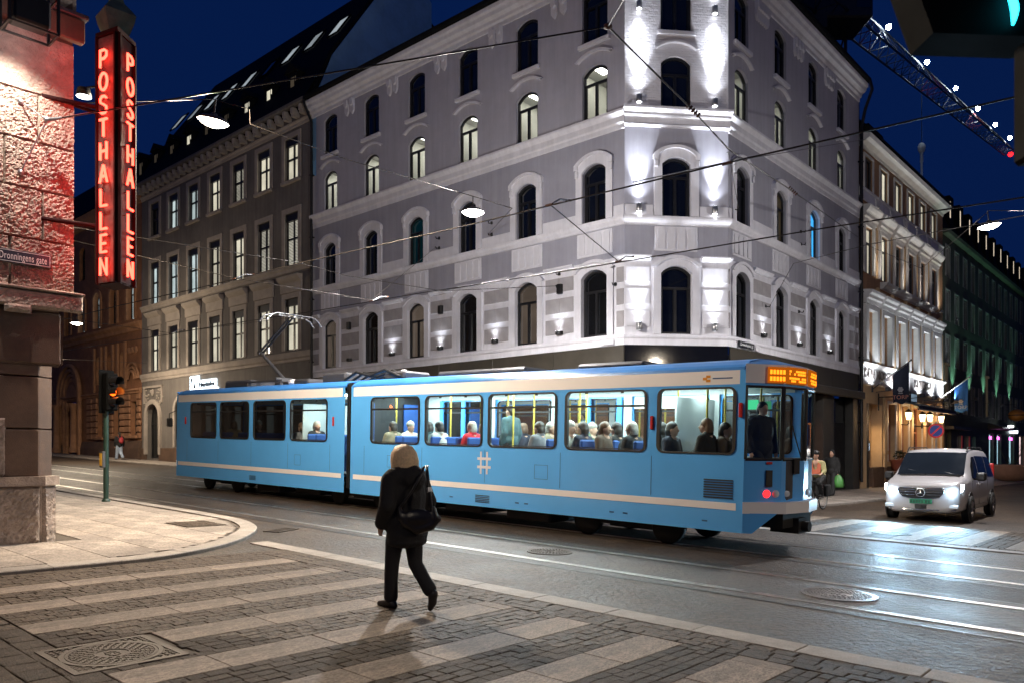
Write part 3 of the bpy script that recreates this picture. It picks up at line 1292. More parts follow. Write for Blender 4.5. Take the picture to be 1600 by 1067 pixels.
def corner_side(FM, cs, L, sg, key):
    xs = [sg * c for c in cs]
    ex = sg * L
    lo, hi = min(0, ex), max(0, ex)
    m0 = MIT if abs(lo) < 1e-6 else 0
    m1 = MIT if abs(hi) < 1e-6 else 0
    if key == 3:
        m0 = m1 = MIT
    ops = [(x, WD[0], *ROWS[0]) for x in xs]
    wall('wall', cb, FM, 0, ex, 5.30, 8.20, ops, M_trim)
    ops = [(x, WD[1], *ROWS[1]) for x in xs]
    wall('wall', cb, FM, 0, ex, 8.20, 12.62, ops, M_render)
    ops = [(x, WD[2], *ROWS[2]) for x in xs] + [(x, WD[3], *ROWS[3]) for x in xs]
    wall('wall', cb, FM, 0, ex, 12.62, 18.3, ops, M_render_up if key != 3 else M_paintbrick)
    # mouldings right across
    course('string_course', cb, FM, lo, hi, [(-.02, 5.26), (.06, 5.26), (.06, 5.46), (.09, 5.50), (.09, 5.55), (.05, 5.58), (.05, 5.625), (-.02, 5.625)], M_trim, m0, m1)
    course('string_course', cb, FM, lo, hi, [(-.02, 9.24), (.05, 9.26), (.07, 9.32), (.14, 9.40), (.16, 9.46), (.16, 9.53), (-.02, 9.56)], M_trim, m0, m1)
    if key == 3:
        course('string_course', cb, FM, lo, hi, [(-.02, 12.52), (.10, 12.52), (.12, 12.58), (.05, 12.62), (.06, 12.80), (.13, 12.84), (.14, 12.90), (.10, 12.94), (.22, 13.04), (.25, 13.06), (.25, 13.14), (-.02, 13.17)], M_trim, m0, m1)
    else:
        course('string_course', cb, FM, lo, hi, [(-.02, 12.44), (.04, 12.46), (.05, 12.60), (.09, 12.66), (.10, 12.84), (.16, 12.92), (.20, 12.98), (.20, 13.06), (-.02, 13.13)], M_trim, m0, m1)
    course('cornice', cb, FM, lo, hi, [(-.02, 17.80), (.05, 17.82), (.06, 17.96), (.14, 18.02), (.16, 18.12), (.30, 18.20), (.34, 18.32), (.42, 18.40), (.44, 18.52), (-.02, 18.56)], M_trim, m0, m1)
    course('gutter', cb, FM, lo, hi, [(.30, 18.57), (.52, 18.57), (.56, 18.62), (.56, 18.74), (.50, 18.74), (.48, 18.66), (.30, 18.64)], M_lead, m0, m1)
    course('roof', cb, FM, lo, hi, [(.42, 18.70), (-4.5, 21.3), (-9.0, 21.4), (-9.0, 18.3), (.1, 18.58)], M_lead, m0, m1)
    # first floor: surrounds, wavy hood line, banded piers
    za, zb, rs = ROWS[0]
    for x in xs:
        ring(cb, FM, 'window_surround', x, WD[0], za, zb, rs, .26, .28, .34, -.01, .07, M_trim)
        ring(cb, FM, 'arched_hood', x, WD[0] + .40, zb - .02, zb + .24, .30, .14, .10, .36, .0, .14, M_trim)
    edges = sorted([lo + .0] + [q for x in xs for q in (x - WD[0] / 2 - .34, x + WD[0] / 2 + .34)] + [hi - .0])
    for i in range(0, len(edges), 2):
        a, c = edges[i], edges[i + 1]
        if c - a < .1:
            continue
        ma = m0 if a == lo else 0
        mc = m1 if c == hi else 0
        course('hood_moulding', cb, FM, a, c, [(-.02, 8.08), (.06, 8.09), (.09, 8.14), (.14, 8.18), (.14, 8.23), (-.02, 8.26)], M_trim, ma, mc)
        a2, c2 = a + .02, c - .02
        n = max(1, round((c2 - a2) / .62)) if key != 3 else 1
        for (z0, z1) in ((5.86, 6.40), (6.60, 7.14), (7.35, 7.86)):
            for k in range(n):
                w_ = (c2 - a2) / n
                piece('block', cb, FM, a2 + k * w_ + .008, a2 + (k + 1) * w_ - .008, -.01, .028, z0 + .008, z1 - .008, M_block if key != 3 else M_trim, .008)
    # second floor: fluted panels under the sills, dado, arched surrounds
    za, zb, rs = ROWS[1]
    for x in xs:
        ring(cb, FM, 'window_surround', x, WD[1], za + .03, zb, rs, .27, .42, .30, -.01, .075, M_trim)
        ring(cb, FM, 'arched_hood', x, WD[1] + .30, zb - .1, zb + .30, .26, .15, .09, .32, .0, .15, M_trim)
        for s in (-1, 1):
            piece('corbel', cb, FM, x + s * (WD[1] / 2 + .21) - .07, x + s * (WD[1] / 2 + .21) + .07, .0, .13, zb - .36, zb - .12, M_trim, .02)
        piece('panel_frame', cb, FM, x - .74, x + .74, -.01, .03, 8.40, 9.22, M_trim, .01)
        for k in range(4):
            px_ = x - .52 + .346 * k
            kk = ('flute',)
            if kk not in MESH:
                b = MB()
                P = [(-.13, 0)] + [(-.13 * math.cos(PI * i / 8), .60 + .10 * math.sin(PI * i / 8)) for i in range(9)] + [(.13, 0)]
                b.prism(P, 0, .028)
                MESH[kk] = recalc(b.mesh('flute', M_trim))
            place('flute', MESH[kk], cb, FM @ T(px_, .031, 8.47))
    edges = sorted([lo] + [q for x in xs for q in (x - WD[1] / 2 - .28, x + WD[1] / 2 + .28)] + [hi])
    for i in range(0, len(edges), 2):
        if edges[i + 1] - edges[i] > .12:
            piece('dado', cb, FM, edges[i] + .01, edges[i + 1] - .01, -.01, .04, 9.57, 9.93, M_trim, .01)
    # third floor: thin arched drip hoods
    za, zb, rs = ROWS[2]
    for x in xs:
        ring(cb, FM, 'drip_hood', x, 1.36, zb + .26, zb + .42, .22, .10, .07, .25, -.01, .12, M_trim)
    # fourth floor: sills, arched lintels, hanging consoles between
    za, zb, rs = ROWS[3]
    for x in xs:
        piece('sill', cb, FM, x - .66, x + .66, -.01, .12, za - .15, za - .005, M_trim, .015)
    piers = [(xs[i] + xs[i + 1]) / 2 for i in range(len(xs) - 1)] + [xs[0] + (1.53 if sg > 0 else -1.5), xs[-1] + (1.53 if sg < 0 else -1.5)]
    if key != 3:
        for x in piers:
            if not (lo + .2 < x < hi - .2):
                continue
            for s in ((-.2, .2) if key == 1 else (-.32, 0, .32)):
                kk = ('console', key)
                if kk not in MESH:
                    b = MB()
                    P = [(-.13, .62), (-.13, .12), (-.07, .02), (0, -.06), (.07, .02), (.13, .12), (.13, .62)]
                    b.prism(P, 0, .10)
                    b.prism([(p[0] * .8, p[1] * .5 + .32) for p in P], .10, .17)
                    MESH[kk] = recalc(b.mesh('console', M_trim))
                place('console', MESH[kk], cb, FM @ T(x + s, -.01, 17.19))
    # windows
    for i, x in enumerate(xs):
        for r_, (za, zb, rs) in enumerate(ROWS):
            room = lab = None
            pane = M_pane_dark
            if r_ == 2:
                pane, room = M_glass, room_mesh(WD[2], zb - za)
            if r_ == 0 and key == 1 and i in (0, 2, 4):
                pane = M_curtain
            if r_ == 1 and key == 2 and i == 2:
                pane, lab = M_blue_tv, 'window glowing bright blue'
            if r_ == 1 and key == 1 and i == 2:
                pane = M_teal_tv
            if r_ == 1 and key == 2 and i == 1:
                pane = M_lit_dim
            if key == 3 and r_ == 2:
                pane, room = M_pane_dark, None
            window(cb, FM, x, WD[r_], za, zb, rs, pane, 'T', label=lab, room=room)


M_blue_tv = lit_pane('blue_screen_glow', (.06, .45, 1.0), 1.6)
M_teal_tv = lit_pane('teal_screen_glow', (.01, .10, .12), .12)


def paint_brick():
    m = mat('painted_brick', (.660, .640, .680), .7, .08, 2, 0)
    nt = m.node_tree
    N, L = nt.nodes, nt.links
    p = [n for n in N if n.type == 'BSDF_PRINCIPLED'][0]
    tc = N.new('ShaderNodeTexCoord')
    sp = N.new('ShaderNodeSeparateXYZ')
    cb_ = N.new('ShaderNodeCombineXYZ')
    L.new(tc.outputs['Object'], sp.inputs[0])
    L.new(sp.outputs[0], cb_.inputs[0])
    L.new(sp.outputs[2], cb_.inputs[1])
    br = N.new('ShaderNodeTexBrick')
    br.inputs['Scale'].default_value = 1.0
    br.inputs['Brick Width'].default_value = .25
    br.inputs['Row Height'].default_value = .085
    br.inputs['Mortar Size'].default_value = .010
    br.inputs['Mortar Smooth'].default_value = .6
    L.new(cb_.outputs[0], br.inputs['Vector'])
    n3 = N.new('ShaderNodeTexNoise')
    n3.inputs['Scale'].default_value = 9
    n3.inputs['Detail'].default_value = 4
    L.new(tc.outputs['Object'], n3.inputs['Vector'])
    ad = N.new('ShaderNodeMath')
    ad.operation = 'SUBTRACT'
    L.new(n3.outputs['Fac'], ad.inputs[0])
    L.new(br.outputs['Fac'], ad.inputs[1])
    bp = N.new('ShaderNodeBump')
    bp.inputs['Strength'].default_value = .7
    bp.inputs['Distance'].default_value = .03
    L.new(ad.outputs[0], bp.inputs['Height'])
    L.new(bp.outputs[0], p.inputs['Normal'])
    return m


M_paintbrick = paint_brick()
corner_side(FR1, C1, LEN1, 1, 1)
corner_side(FR2, C2, LEN2, -1, 2)
corner_side(FR3, [CW * .492], CW, -1, 3)

# ground floor: black glass at the cut corner, bronze fascia and dark shop fronts on the streets
gz = .2
piece('cladding', cb, FR3, -CW + .01, -.01, -.03, -.01, gz - .6, 5.27, M_black_gloss)
for k in range(6):
    piece('fascia_panel', cb, FR1, .02 + k * 3.0, 3.0 + k * 3.0, -.04, .02, 4.02, 5.255, M_bronze, .006)
piece('shop_window', cb, FR1, .3, 17.7, -.45, -.40, -.2, 4.0, M_black_gloss)
for k in range(7):
    x = .02 + k * 2.93
    piece('pier', cb, FR1, x, x + .42, -.42, .0, -.4, 4.01, M_bronze, .01)
for k in range(4):
    piece('fascia_panel', cb, FR2, -.01 - (k + 1) * 3.2 - .1, -.11 - k * 3.2, -.04, .02, 4.46, 5.255, M_bronze, .006)
course('canopy', cb, FR2, -13.0, -.2, [(-.03, 4.12), (.28, 4.10), (.32, 4.14), (.32, 4.40), (.28, 4.44), (-.03, 4.445)], M_bronze)
for (a, c, d) in ((.05, .9, 0), (3.2, 3.9, 0), (8.7, 9.6, 0), (12.15, 13.05, 0), (5.9, 6.5, 0)):
    piece('pier', cb, FR2, -c, -a, -.4, -.02, -.6, 4.11, M_darkclad, .012) if False else None
M_darkclad = mat('dark_pier_cladding', (.035, .033, .03), .5, .25, 2, .1, 30)
for (a, c) in ((.05, .9), (3.2, 3.9), (5.6, 6.3), (8.7, 10.0), (12.4, 13.06)):
    piece('pier', cb, FR2, -c, -a, -.4, -.02, -.6, 4.11, M_darkclad, .012)
piece('shop_window', cb, FR2, -12.4, -.9, -.5, -.42, -.6, 4.10, M_black_gloss)
piece('door', cb, FR2, -12.2, -10.4, -.41, -.34, -.4, 3.0, M_black, .01)
M_orange_lit = emit('orange_display_trim', (1.0, .30, .06), 1.4)
M_display_dim = lit_pane('dim_display', (.55, .26, .14), .12)
b = MB()
b.box(-8.3, -8.24, -.40, -.34, .2, 2.9)
b.box(-7.06, -7.0, -.40, -.34, .2, 2.9)
b.box(-8.24, -7.06, -.40, -.34, 2.84, 2.9)
f_ = b.build('display_frame', M_orange_lit, cb, FR2)
b = MB()
b.quad((-8.24, -.39, .25), (-7.06, -.39, .25), (-7.06, -.39, 2.83), (-8.24, -.39, 2.83))
b.build('display_glass', M_display_dim, f_, FR2)

piece('shop_back', cb, FR2, -13.25, -.3, -1.3, -1.2, -1.0, 5.3, M_darkclad)
piece('shop_back', cb, FR1, .3, 18.0, -1.3, -1.2, -.6, 5.3, M_darkclad)
piece('party_wall', cb, FR2, -13.25, -13.07, -.9, -.02, -1.0, 18.2, M_darkclad)
# downpipes where the building meets its neighbours
b = MB()
b.tube([(17.96, .55, 18.6), (17.96, .50, 18.35), (17.93, .12, 17.6), (17.93, .12, 5.2), (17.93, .12, .4)], .065, 8)
for z in (3, 6, 9, 12, 15):
    b.box(17.85, 18.01, .0, .20, z, z + .05)
b.build('downpipe', M_black, cb, FR1)
b = MB()
b.tube([(-12.9, .55, 18.6), (-13.0, .62, 18.2), (-13.05, .3, 17.4), (-13.03, .14, 16.6), (-13.03, .14, 5.0), (-13.03, .14, .3)], .075, 8)
for z in (3, 6, 9, 12, 15):
    b.box(-13.12, -12.94, .0, .22, z, z + .05)
b.build('downpipe', M_black, cb, FR2)

# wall lamps: half-round up-lights on the first floor, up-and-down cylinders on the cut corner
M_lampglow = emit('wall_lamp_lens', (.92, .95, 1.0), 14)
b = MB()
b.lathe([(.001, 0), (.13, 0), (.15, .02), (.15, .12), (.135, .13)], 14, a0=0, a1=PI, smooth=False)
b.box(-.15, .15, -.03, .004, 0, .13)
sconce_me = b.mesh('wall_light', M_black)
b = MB()
b.box(-.09, .09, .02, .11, .128, .134)
lens_me = b.mesh('lens', M_lampglow)
COLD = (.88, .93, 1.0)


def sconce(FM, x, z, e, on=True):
    M = FM @ T(x, .05, z)
    o = place('wall_light', sconce_me, cb, M)
    if on:
        place('lens', lens_me, o, M)
        p = M @ Vector((0, .12, .17))
        lamp('SPOT', p + FM.to_3x3() @ Vector((0, .03, 0)), e * .62, COLD, .06, M @ Vector((0, .0, 1.5)), 104, 1.0, 'wall_light_beam', o)


for (x, on) in ((15.0, False), (11.95, True), (8.9, True), (5.85, True), (2.72, True)):
    sconce(FR1, x, 5.84, 60, on)
for x in (2.65, 5.95, 9.2):
    sconce(FR2, -x, 5.84, 60)
b = MB()
b.lathe([(.085, 0), (.095, .01), (.095, .25), (.085, .26)], 14)
b.box(-.04, .04, -.12, -.07, .08, .18)
cyl_me = b.mesh('wall_light', M_steel)
b = MB()
b.lathe([(.001, .262), (.082, .262)], 14)
lens_up = b.mesh('lens', M_lampglow)
b = MB()
b.lathe([(.001, -.002), (.082, -.002)], 14)
lens_dn = b.mesh('lens', M_lampglow)
for s in (.46, CW - .52):
    for (z, up, dn) in ((5.74, 130, 0), (9.66, 330, 6), (13.28, 270, 8), (16.38, 270, 70)):
        M = FR3 @ T(-s, .125, z)
        o = place('wall_light', cyl_me, cb, M)
        place('lens', lens_up, o, M)
        lamp('SPOT', M @ Vector((0, .17, .30)), up * 4.5, COLD, .04, M @ Vector((0, -.10, 3.0)), 46, 1.0, 'wall_light_beam', o)
        lamp('SPOT', M @ Vector((0, .12, .30)), up * .32, COLD, .06, M @ Vector((0, .02, 3.0)), 110, 1.0, 'wall_light_beam', o)
        if dn:
            place('lens', lens_dn, o, M)
            lamp('SPOT', M @ Vector((0, .06, -.06)), dn, COLD, .04, M @ Vector((0, -.02, -1.5)), 84, .9, 'wall_light_beam', o)

# street name plates and small fittings on the corner
M_plate_dark = mat('dark_name_plate', (.02, .025, .03), .4)
M_lettwhite = mat('white_lettering', (.75, .75, .75), .5, .03)
o = piece('street_sign', cb, FR2, -1.75, -.55, .10, .125, 5.29, 5.50, M_plate_dark)
place('lettering', (lambda me: (me.materials.append(M_lettwhite), me)[1])(text_mesh('Dronningens gt', .16, .003)), o, FR2 @ T(-1.15, .128, 5.395) @ Matrix.Rotation(PI, 4, 'Z') @ ROTX90)
piece('number_plate', cb, FR2, -2.25, -1.9, .10, .12, 5.27, 5.47, M_trim, .01)
piece('number_plate', cb, FR1, .35, .85, .10, .13, 5.29, 5.47, M_trim, .02)
# wire hooks and small cameras on the walls
b = MB()
b.lathe([(.001, -.05), (.05, -.05), (.05, .03), (.03, .06)], 8)
b.tube([(0, 0, 0), (0, .16, -.05), (0, .2, .03)], .02, 6)
hook_me = b.mesh('wire_hook', M_black)
for (FM, x, z) in ((FR1, 2.75, 7.55), (FR1, 2.75, 8.0), (FR1, 9.0, 10.4), (FR1, 9.0, 10.0), (FR1, 6.05, 10.45), (FR1, 6.05, 10.0), (FR2, -.35, 11.2), (FR2, -.35, 9.95), (FR2, -6.2, 10.4), (FR2, -6.2, 9.9), (FR1, .35, 7.3), (FR2, -6.0, 7.2), (FR2, -2.9, 7.0)):
    place('wire_hook', hook_me, cb, FM @ T(x, .02, z))
for x in (15.0, 8.85, 2.68):
    piece('speaker_box', cb, FR1, x - .1, x + .1, .02, .16, 7.28, 7.62, M_black, .01)
# ------------------------------------------------------------------ taupe office building up the tram street
M_shutterbox = M_winframe
A1, A2 = 18.06, 37.25
bb = thing('office_building', FR1 @ T(27.6, 0, G(42, 22)), 'taupe four storey building with rows of lit sash windows and a steep dark roof', 'building')
NB = [19.83, 22.43, 25.02, 27.62, 30.2, 32.76, 35.33]
BR = [(6.76, 9.34, 0), (11.0, 13.62, 0), (15.25, 17.38, 0)]
BW = 1.22
ops = [(x, BW, *r_) for x in NB for r_ in BR]
ops2 = [(35.55, 1.75, 1.25, 4.72, .87), (31.9, 1.25, 1.95, 4.85, .62), (28.6, 1.25, 1.95, 4.85, .62), (25.3, 1.25, 1.95, 4.85, .62), (22.0, 1.25, 1.95, 4.85, .62)]
wall('wall', bb, FR1, A1, A2, 6.2, 18.1, ops, M_brownwall)
wall('wall', bb, FR1, A1, A2, .4, 6.2, ops2, M_brownwall, .35)
course('string_course', bb, FR1, A1, A2, [(-.02, 6.16), (.05, 6.18), (.06, 6.30), (.12, 6.38), (.14, 6.50), (.16, 6.62), (-.02, 6.68)], M_browntrim)
course('string_course', bb, FR1, A1, A2, [(-.02, 10.62), (.06, 10.64), (.08, 10.78), (.15, 10.86), (.16, 10.96), (-.02, 10.99)], M_browntrim)
course('cornice', bb, FR1, A1, A2, [(-.02, 17.78), (.05, 17.80), (.06, 17.92), (.12, 17.98), (.13, 18.06), (-.02, 18.08)], M_browntrim)
course('eaves', bb, FR1, A1, A2, [(-.02, 18.09), (.05, 18.09), (.05, 18.56), (.45, 18.60), (.50, 18.66), (.50, 18.80), (-.02, 18.84)], M_brownwall)
b = MB()
b.box(-.12, .12, .04, .40, 0, .42)
b.box(-.09, .09, .40, .46, .14, .42)
br_me = b.mesh('eave_bracket', M_browntrim)
for k in range(27):
    place('eave_bracket', br_me, bb, FR1 @ T(A1 + .4 + k * .708, 0, 18.13))
for x in NB:
    for k, (za, zb, rs) in enumerate(BR):
        ring(bb, FR1, 'window_surround', x, BW, za, zb, 0, .24, (.26, .26, .24)[k], 0, -.01, .05, M_browntrim)
        if k == 2:
            piece('sill', bb, FR1, x - .82, x + .82, -.01, .16, za - .17, za - .01, M_browntrim, .02)
    course('hood', bb, FR1, x - .95, x + .95, [(-.01, 9.62), (.07, 9.64), (.09, 10.12), (.20, 10.20), (.30, 10.32), (.32, 10.42), (-.01, 10.46)], M_browntrim)
b = MB()
lits = [[1, 1, 1, 1, 1, 1, 1], [2, 2, 1, 1, 3, 3, 3], [1, 1, 2, 1, 3, 3, 0]]
kinds = {0: M_pane_dark, 1: M_lit_warm, 2: M_lit_blind, 3: M_lit_cool}
for k, (za, zb, rs) in enumerate(BR):
    for i, x in enumerate(NB):
        window(bb, FR1, x, BW, za, zb, 0, kinds[lits[k][i]], 'X', rec=.20)
# ground floor: carved arched portal, arched shop windows, plinth
ring(bb, FR1, 'portal_arch', 35.55, 1.75, 1.5, 4.72, .87, .30, .28, 1.1, -.01, .12, M_browntrim)
piece('portal_panel', bb, FR1, 34.2, 34.35, -.01, .09, 4.75, 5.85, M_browntrim)
piece('portal_panel', bb, FR1, 36.75, 36.9, -.01, .09, 4.75, 5.85, M_browntrim)
piece('portal_panel', bb, FR1, 34.2, 36.9, -.01, .10, 5.72, 5.86, M_browntrim)
b = MB()
r2 = random.Random(3)
for s in (-1, 1):
    for k in range(26):
        a = r2.uniform(.25, 1.1)
        x, z = 35.55 + s * (1.22 * a), 4.55 + r2.uniform(.1, 1.1)
        if math.hypot(x - 35.55, z - 3.85) > 1.25:
            b.ball((x, .03, z), (r2.uniform(.05, .12), .05, r2.uniform(.04, .1)), 6, 4)
b.ball((35.55, .06, 5.42), (.16, .1, .24), 8, 6)
b.build('carved_relief', M_browntrim, bb, FR1, kind='stuff')
window(bb, FR1, 35.55, 1.75, 1.25, 4.72, .87, M_pane_dark, 'H', rec=.33)
for x in (31.9, 28.6, 25.3, 22.0):
    ring(bb, FR1, 'window_surround', x, 1.25, 1.95, 4.85, .62, .24, .22, .86, -.01, .07, M_browntrim)
    window(bb, FR1, x, 1.25, 1.95, 4.85, .62, M_lit_warm, 'H', rec=.25)
for (a, c) in ((A1, 34.6), (36.5, A2)):
    piece('plinth', bb, FR1, a, c, -.02, .10, .3, 1.9, M_ashlar, .02)
# roof: steep slate, roof lights, little dormer slits, gable wall to the right
b = MB()
RO = [(.45, 18.82), (-.95, 21.2), (-5.0, 27.1), (-9.0, 25.0), (-9.0, 18.0), (-.1, 18.1)]
b.prism([(p[0], p[1]) for p in RO], A1 - .03, A2, 'x')
roof = b.build('roof', M_lead, bb, FR1)
recalc(roof.data)
M_rooflight = lit_pane('roof_light', (.70, .80, .88), .50)


def roof_pt(x, q, off=.03):
    # q = height along the upper slope
    y0, z0, y1, z1 = -.95, 21.2, -5.0, 27.1
    t = (q - z0) / (z1 - z0)
    return (x, y0 + (y1 - y0) * t + off * .82, q + off * .57)


for k in range(9):
    xc = 19.9 + k * 2.28
    b = MB()
    a, c, d, e = roof_pt(xc - .48, 23.5, .08), roof_pt(xc + .48, 23.5, .08), roof_pt(xc + .48, 24.75, .08), roof_pt(xc - .48, 24.75, .08)
    b.quad(a, c, d, e)
    f_ = b.build('roof_light', M_rooflight if k != 3 else M_pane_dark, bb, FR1)
    b = MB()
    for (p, q) in ((a, c), (c, d), (d, e), (e, a)):
        b.tube([p, q], .05, 4, smooth=False)
    b.build('frame', M_lead, f_, FR1)
    xd = 20.4 + k * 2.25
    b = MB()
    # dormer: small box with a lit slit and a triangular cheek
    b.box(xd - .42, xd + .42, -1.9, -.38, 19.75, 20.95)
    b.prism([(xd - .55, 20.96), (xd + .55, 20.96), (xd, 21.45)], -2.2, -.25)
    dm = b.build('dormer', M_lead, roof, FR1) if False else b.build('dormer', M_lead, bb, FR1)
    b = MB()
    b.quad((xd - .20, -.37, 19.95), (xd + .12, -.37, 19.95), (xd + .12, -.37, 20.7), (xd - .20, -.37, 20.7))
    b.quad((xd - .36, -.37, 20.45), (xd - .26, -.37, 20.45), (xd - .26, -.37, 20.7), (xd - .36, -.37, 20.7))
    b.build('pane', M_lit_dim if k not in (1, 2, 5) else M_lit_warm, dm, FR1)
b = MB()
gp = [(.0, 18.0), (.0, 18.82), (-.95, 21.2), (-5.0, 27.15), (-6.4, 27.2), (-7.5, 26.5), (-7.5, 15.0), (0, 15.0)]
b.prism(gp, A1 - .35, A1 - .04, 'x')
g_ = b.build('gable_wall', M_gable_skyglow, bb, FR1)
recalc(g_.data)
b = MB()
b.tube([(A1 - .2, 0.15, 18.85), (A1 - .2, -.95, 21.3), (A1 - .2, -5.0, 27.25)], .12, 5)
b.build('verge', M_lead, bb, FR1)
# illuminated school sign on the wall (box mark and two lines of letters)
M_signlit = emit('sign_white_light', (.80, .93, 1.0), 4.0)
M_signdark = mat('sign_dark_face', (.02, .03, .05), .4)
sg = thing('illuminated_sign', FR1 @ T(29.55, .2, 5.2), 'white backlit sign with a broken block mark on the taupe wall above the tram', 'sign')
b = MB()
r2 = random.Random(11)
b.box(29.35, 30.45, .05, .10, 4.55, 6.1)
b.build('mark', M_signlit, sg, FR1)
b = MB()
for (tri) in (((30.35, 5.98), (30.1, 5.98), (30.35, 5.4)), ((30.0, 5.95), (29.72, 5.4), (29.98, 5.35)), ((29.62, 5.7), (29.45, 5.7), (29.6, 5.2)), ((30.3, 5.2), (30.05, 5.22), (30.3, 4.8)), ((29.9, 5.15), (29.62, 5.0), (29.88, 4.75))):
    b.prism(list(tri), .10, .115)
b.build('mark_shapes', M_signdark, sg, FR1)
for (s, z) in (('Høyskolen', 5.55), ('Kristiania', 5.05)):
    me = text_mesh(s, .42, .03, 'LEFT')
    me.materials.append(M_signdark)
    tx = place('lettering', me, sg, FR1 @ T(29.2, .16, z) @ Matrix.Rotation(PI, 4, 'Z') @ ROTX90)
    b = MB()
    b.box(29.25 - len(s) * .215, 29.28, .05, .09, z - .24, z + .28)
    b.build('halo_panel', M_signlit, sg, FR1)

# ------------------------------------------------------------------ brown brick building with the arched doorway
kb = thing('brick_building', FR1 @ T(48, 0, G(60, 22)), 'dark orange brick building with round arches and rusticated ground floor beyond the taupe one', 'building')
K1, K2 = 37.28, 66.0
up = [(38.9, 1.15, 10.4, 12.9, .57), (41.75, 1.15, 10.4, 12.9, .57), (44.6, 1.15, 10.4, 12.9, .57), (47.45, 1.15, 10.4, 12.9, .57), (50.3, 1.15, 10.4, 12.9, .57), (53.2, 1.15, 10.4, 12.9, .57)]
mid = [(40.35, .72, 6.4, 8.4, .2), (42.4, .72, 6.4, 8.4, .2), (44.45, .72, 6.4, 8.4, .2)]
low = [(38.45, .95, 2.75, 5.0, 0), (41.2, 1.0, 2.75, 5.0, 0), (44.0, 1.0, 2.7, 4.95, 0)]
wall('wall', kb, FR1, K1, K2, 9.6, 18.5, up + [(o[0], 1.1, 14.2, 16.6, .3) for o in up], M_brick, .4)
wall('wall', kb, FR1, K1, K2, 5.6, 9.6, mid, M_brick, .4)
wall('wall', kb, FR1, K1, K2, .6, 5.6, low + [(49.6, 2.1, 1.3, 5.4, .0)], M_brick, .45)
course('cornice', kb, FR1, K1, K2, [(-.02, 9.55), (.1, 9.58), (.14, 9.8), (.3, 9.95), (.34, 10.1), (-.02, 10.18)], M_bricktrim)
course('cornice', kb, FR1, K1, K2, [(-.02, 5.5), (.08, 5.52), (.10, 5.62), (.2, 5.7), (.2, 5.8), (-.02, 5.85)], M_bricktrim)
course('cornice', kb, FR1, K1, K2, [(-.02, 17.8), (.2, 17.9), (.4, 18.3), (.5, 18.6), (-.02, 18.7)], M_bricktrim)
course('roof', kb, FR1, K1, K2, [(.45, 18.7), (-4.5, 24.5), (-9, 24.5), (-9, 18), (0, 18.6)], M_lead)
course('plinth', kb, FR1, K1, 48.3, [(-.02, .6), (.22, .6), (.22, 1.9), (.10, 2.35), (-.02, 2.4)], M_ashlar)
course('plinth', kb, FR1, 51.0, K2, [(-.02, .6), (.22, .6), (.22, 1.9), (.10, 2.35), (-.02, 2.4)], M_ashlar)
for i, o in enumerate(up):
    ring(kb, FR1, 'window_surround', o[0], o[1], o[2], o[3], o[4], .24, .24, .8, -.01, .10, M_bricktrim)
    window(kb, FR1, *o, M_lit_cool if i in (0, 2, 3) else M_pane_dark, 'T', rec=.3)
    window(kb, FR1, o[0], 1.1, 14.2, 16.6, .3, M_pane_dark, 'T', rec=.3)
for i, o in enumerate(mid):
    window(kb, FR1, *o, M_lit_warm if i != 1 else M_lit_dim, 'I', rec=.3)
    for s in (-1, 1):
        piece('pilaster', kb, FR1, o[0] + s * .62 - .14, o[0] + s * .62 + .14, -.01, .14, 5.86, 9.0, M_bricktrim, .02)
for o in low:
    window(kb, FR1, *o, M_pane_dark, 'I', rec=.35)
    piece('sill', kb, FR1, o[0] - .7, o[0] + .7, -.01, .2, o[2] - .2, o[2] - .01, M_bricktrim, .02)
for k in range(7):
    z = 2.5 + k * .43
    for (a, c) in ((K1 + .05, 37.93), (38.97, 40.65), (41.75, 43.45), (44.55, 46.4), (52.8, 56.0)):
        n = max(1, int((c - a) / .85))
        for q in range(n):
            w_ = (c - a) / n
            piece('block', kb, FR1, a + q * w_ + .02, a + (q + 1) * w_ - .02, -.02, .10, z + .03, z + .40, M_bricktrim, .04)
for rr in (1.05, .78, .52):
    P = [(38.55 + rr * math.cos(PI * k / 14), .10 + (1.05 - rr) * .12, 6.45 + rr * math.sin(PI * k / 14)) for k in range(15)]
    b = MB()
    b.tube(P, .085, 6)
    b.build('arch_moulding', M_bricktrim, kb, FR1)
for k in range(3):
    b = MB()
    b.lathe([(.02, .0), (.16, .02), (.22, .0), (.24, .05), (.2, .1), (.02, .12)], 12)
    b.build('rosette', M_bricktrim, kb, FR1 @ T(38.0 + k * .55, .02, 8.35) @ Matrix.Rotation(R(-90), 4, 'X'))
for k, rr in enumerate((2.2, 1.85, 1.5, 1.18)):
    P = [(49.6 + rr, .2 - k * .10, 1.2)] + [(49.6 + rr * math.cos(PI * q / 16), .2 - k * .10, 5.9 + rr * math.sin(PI * q / 16)) for q in range(17)] + [(49.6 - rr, .2 - k * .10, 1.2)]
    b = MB()
    b.tube(P, .17, 7)
    b.build('arch_moulding', M_bricktrim, kb, FR1)
b = MB()
b.poly([(49.6 + 1.1 * math.cos(PI * q / 16), .01, 5.6 + 1.1 * math.sin(PI * q / 16)) for q in range(17)])
b.build('tympanum', M_bricktrim, kb, FR1)
piece('door', kb, FR1, 48.6, 50.6, -.42, -.36, 1.3, 5.35, M_signdark, .02)
for s in (-1.75, 1.75):
    b = MB()
    b.lathe([(.32, 0), (.32, .3), (.25, .4), (.22, 3.2), (.3, 3.35), (.36, 3.6)], 12)
    b.build('column', M_bricktrim, kb, FR1 @ T(49.6 + s, .45, 1.6))
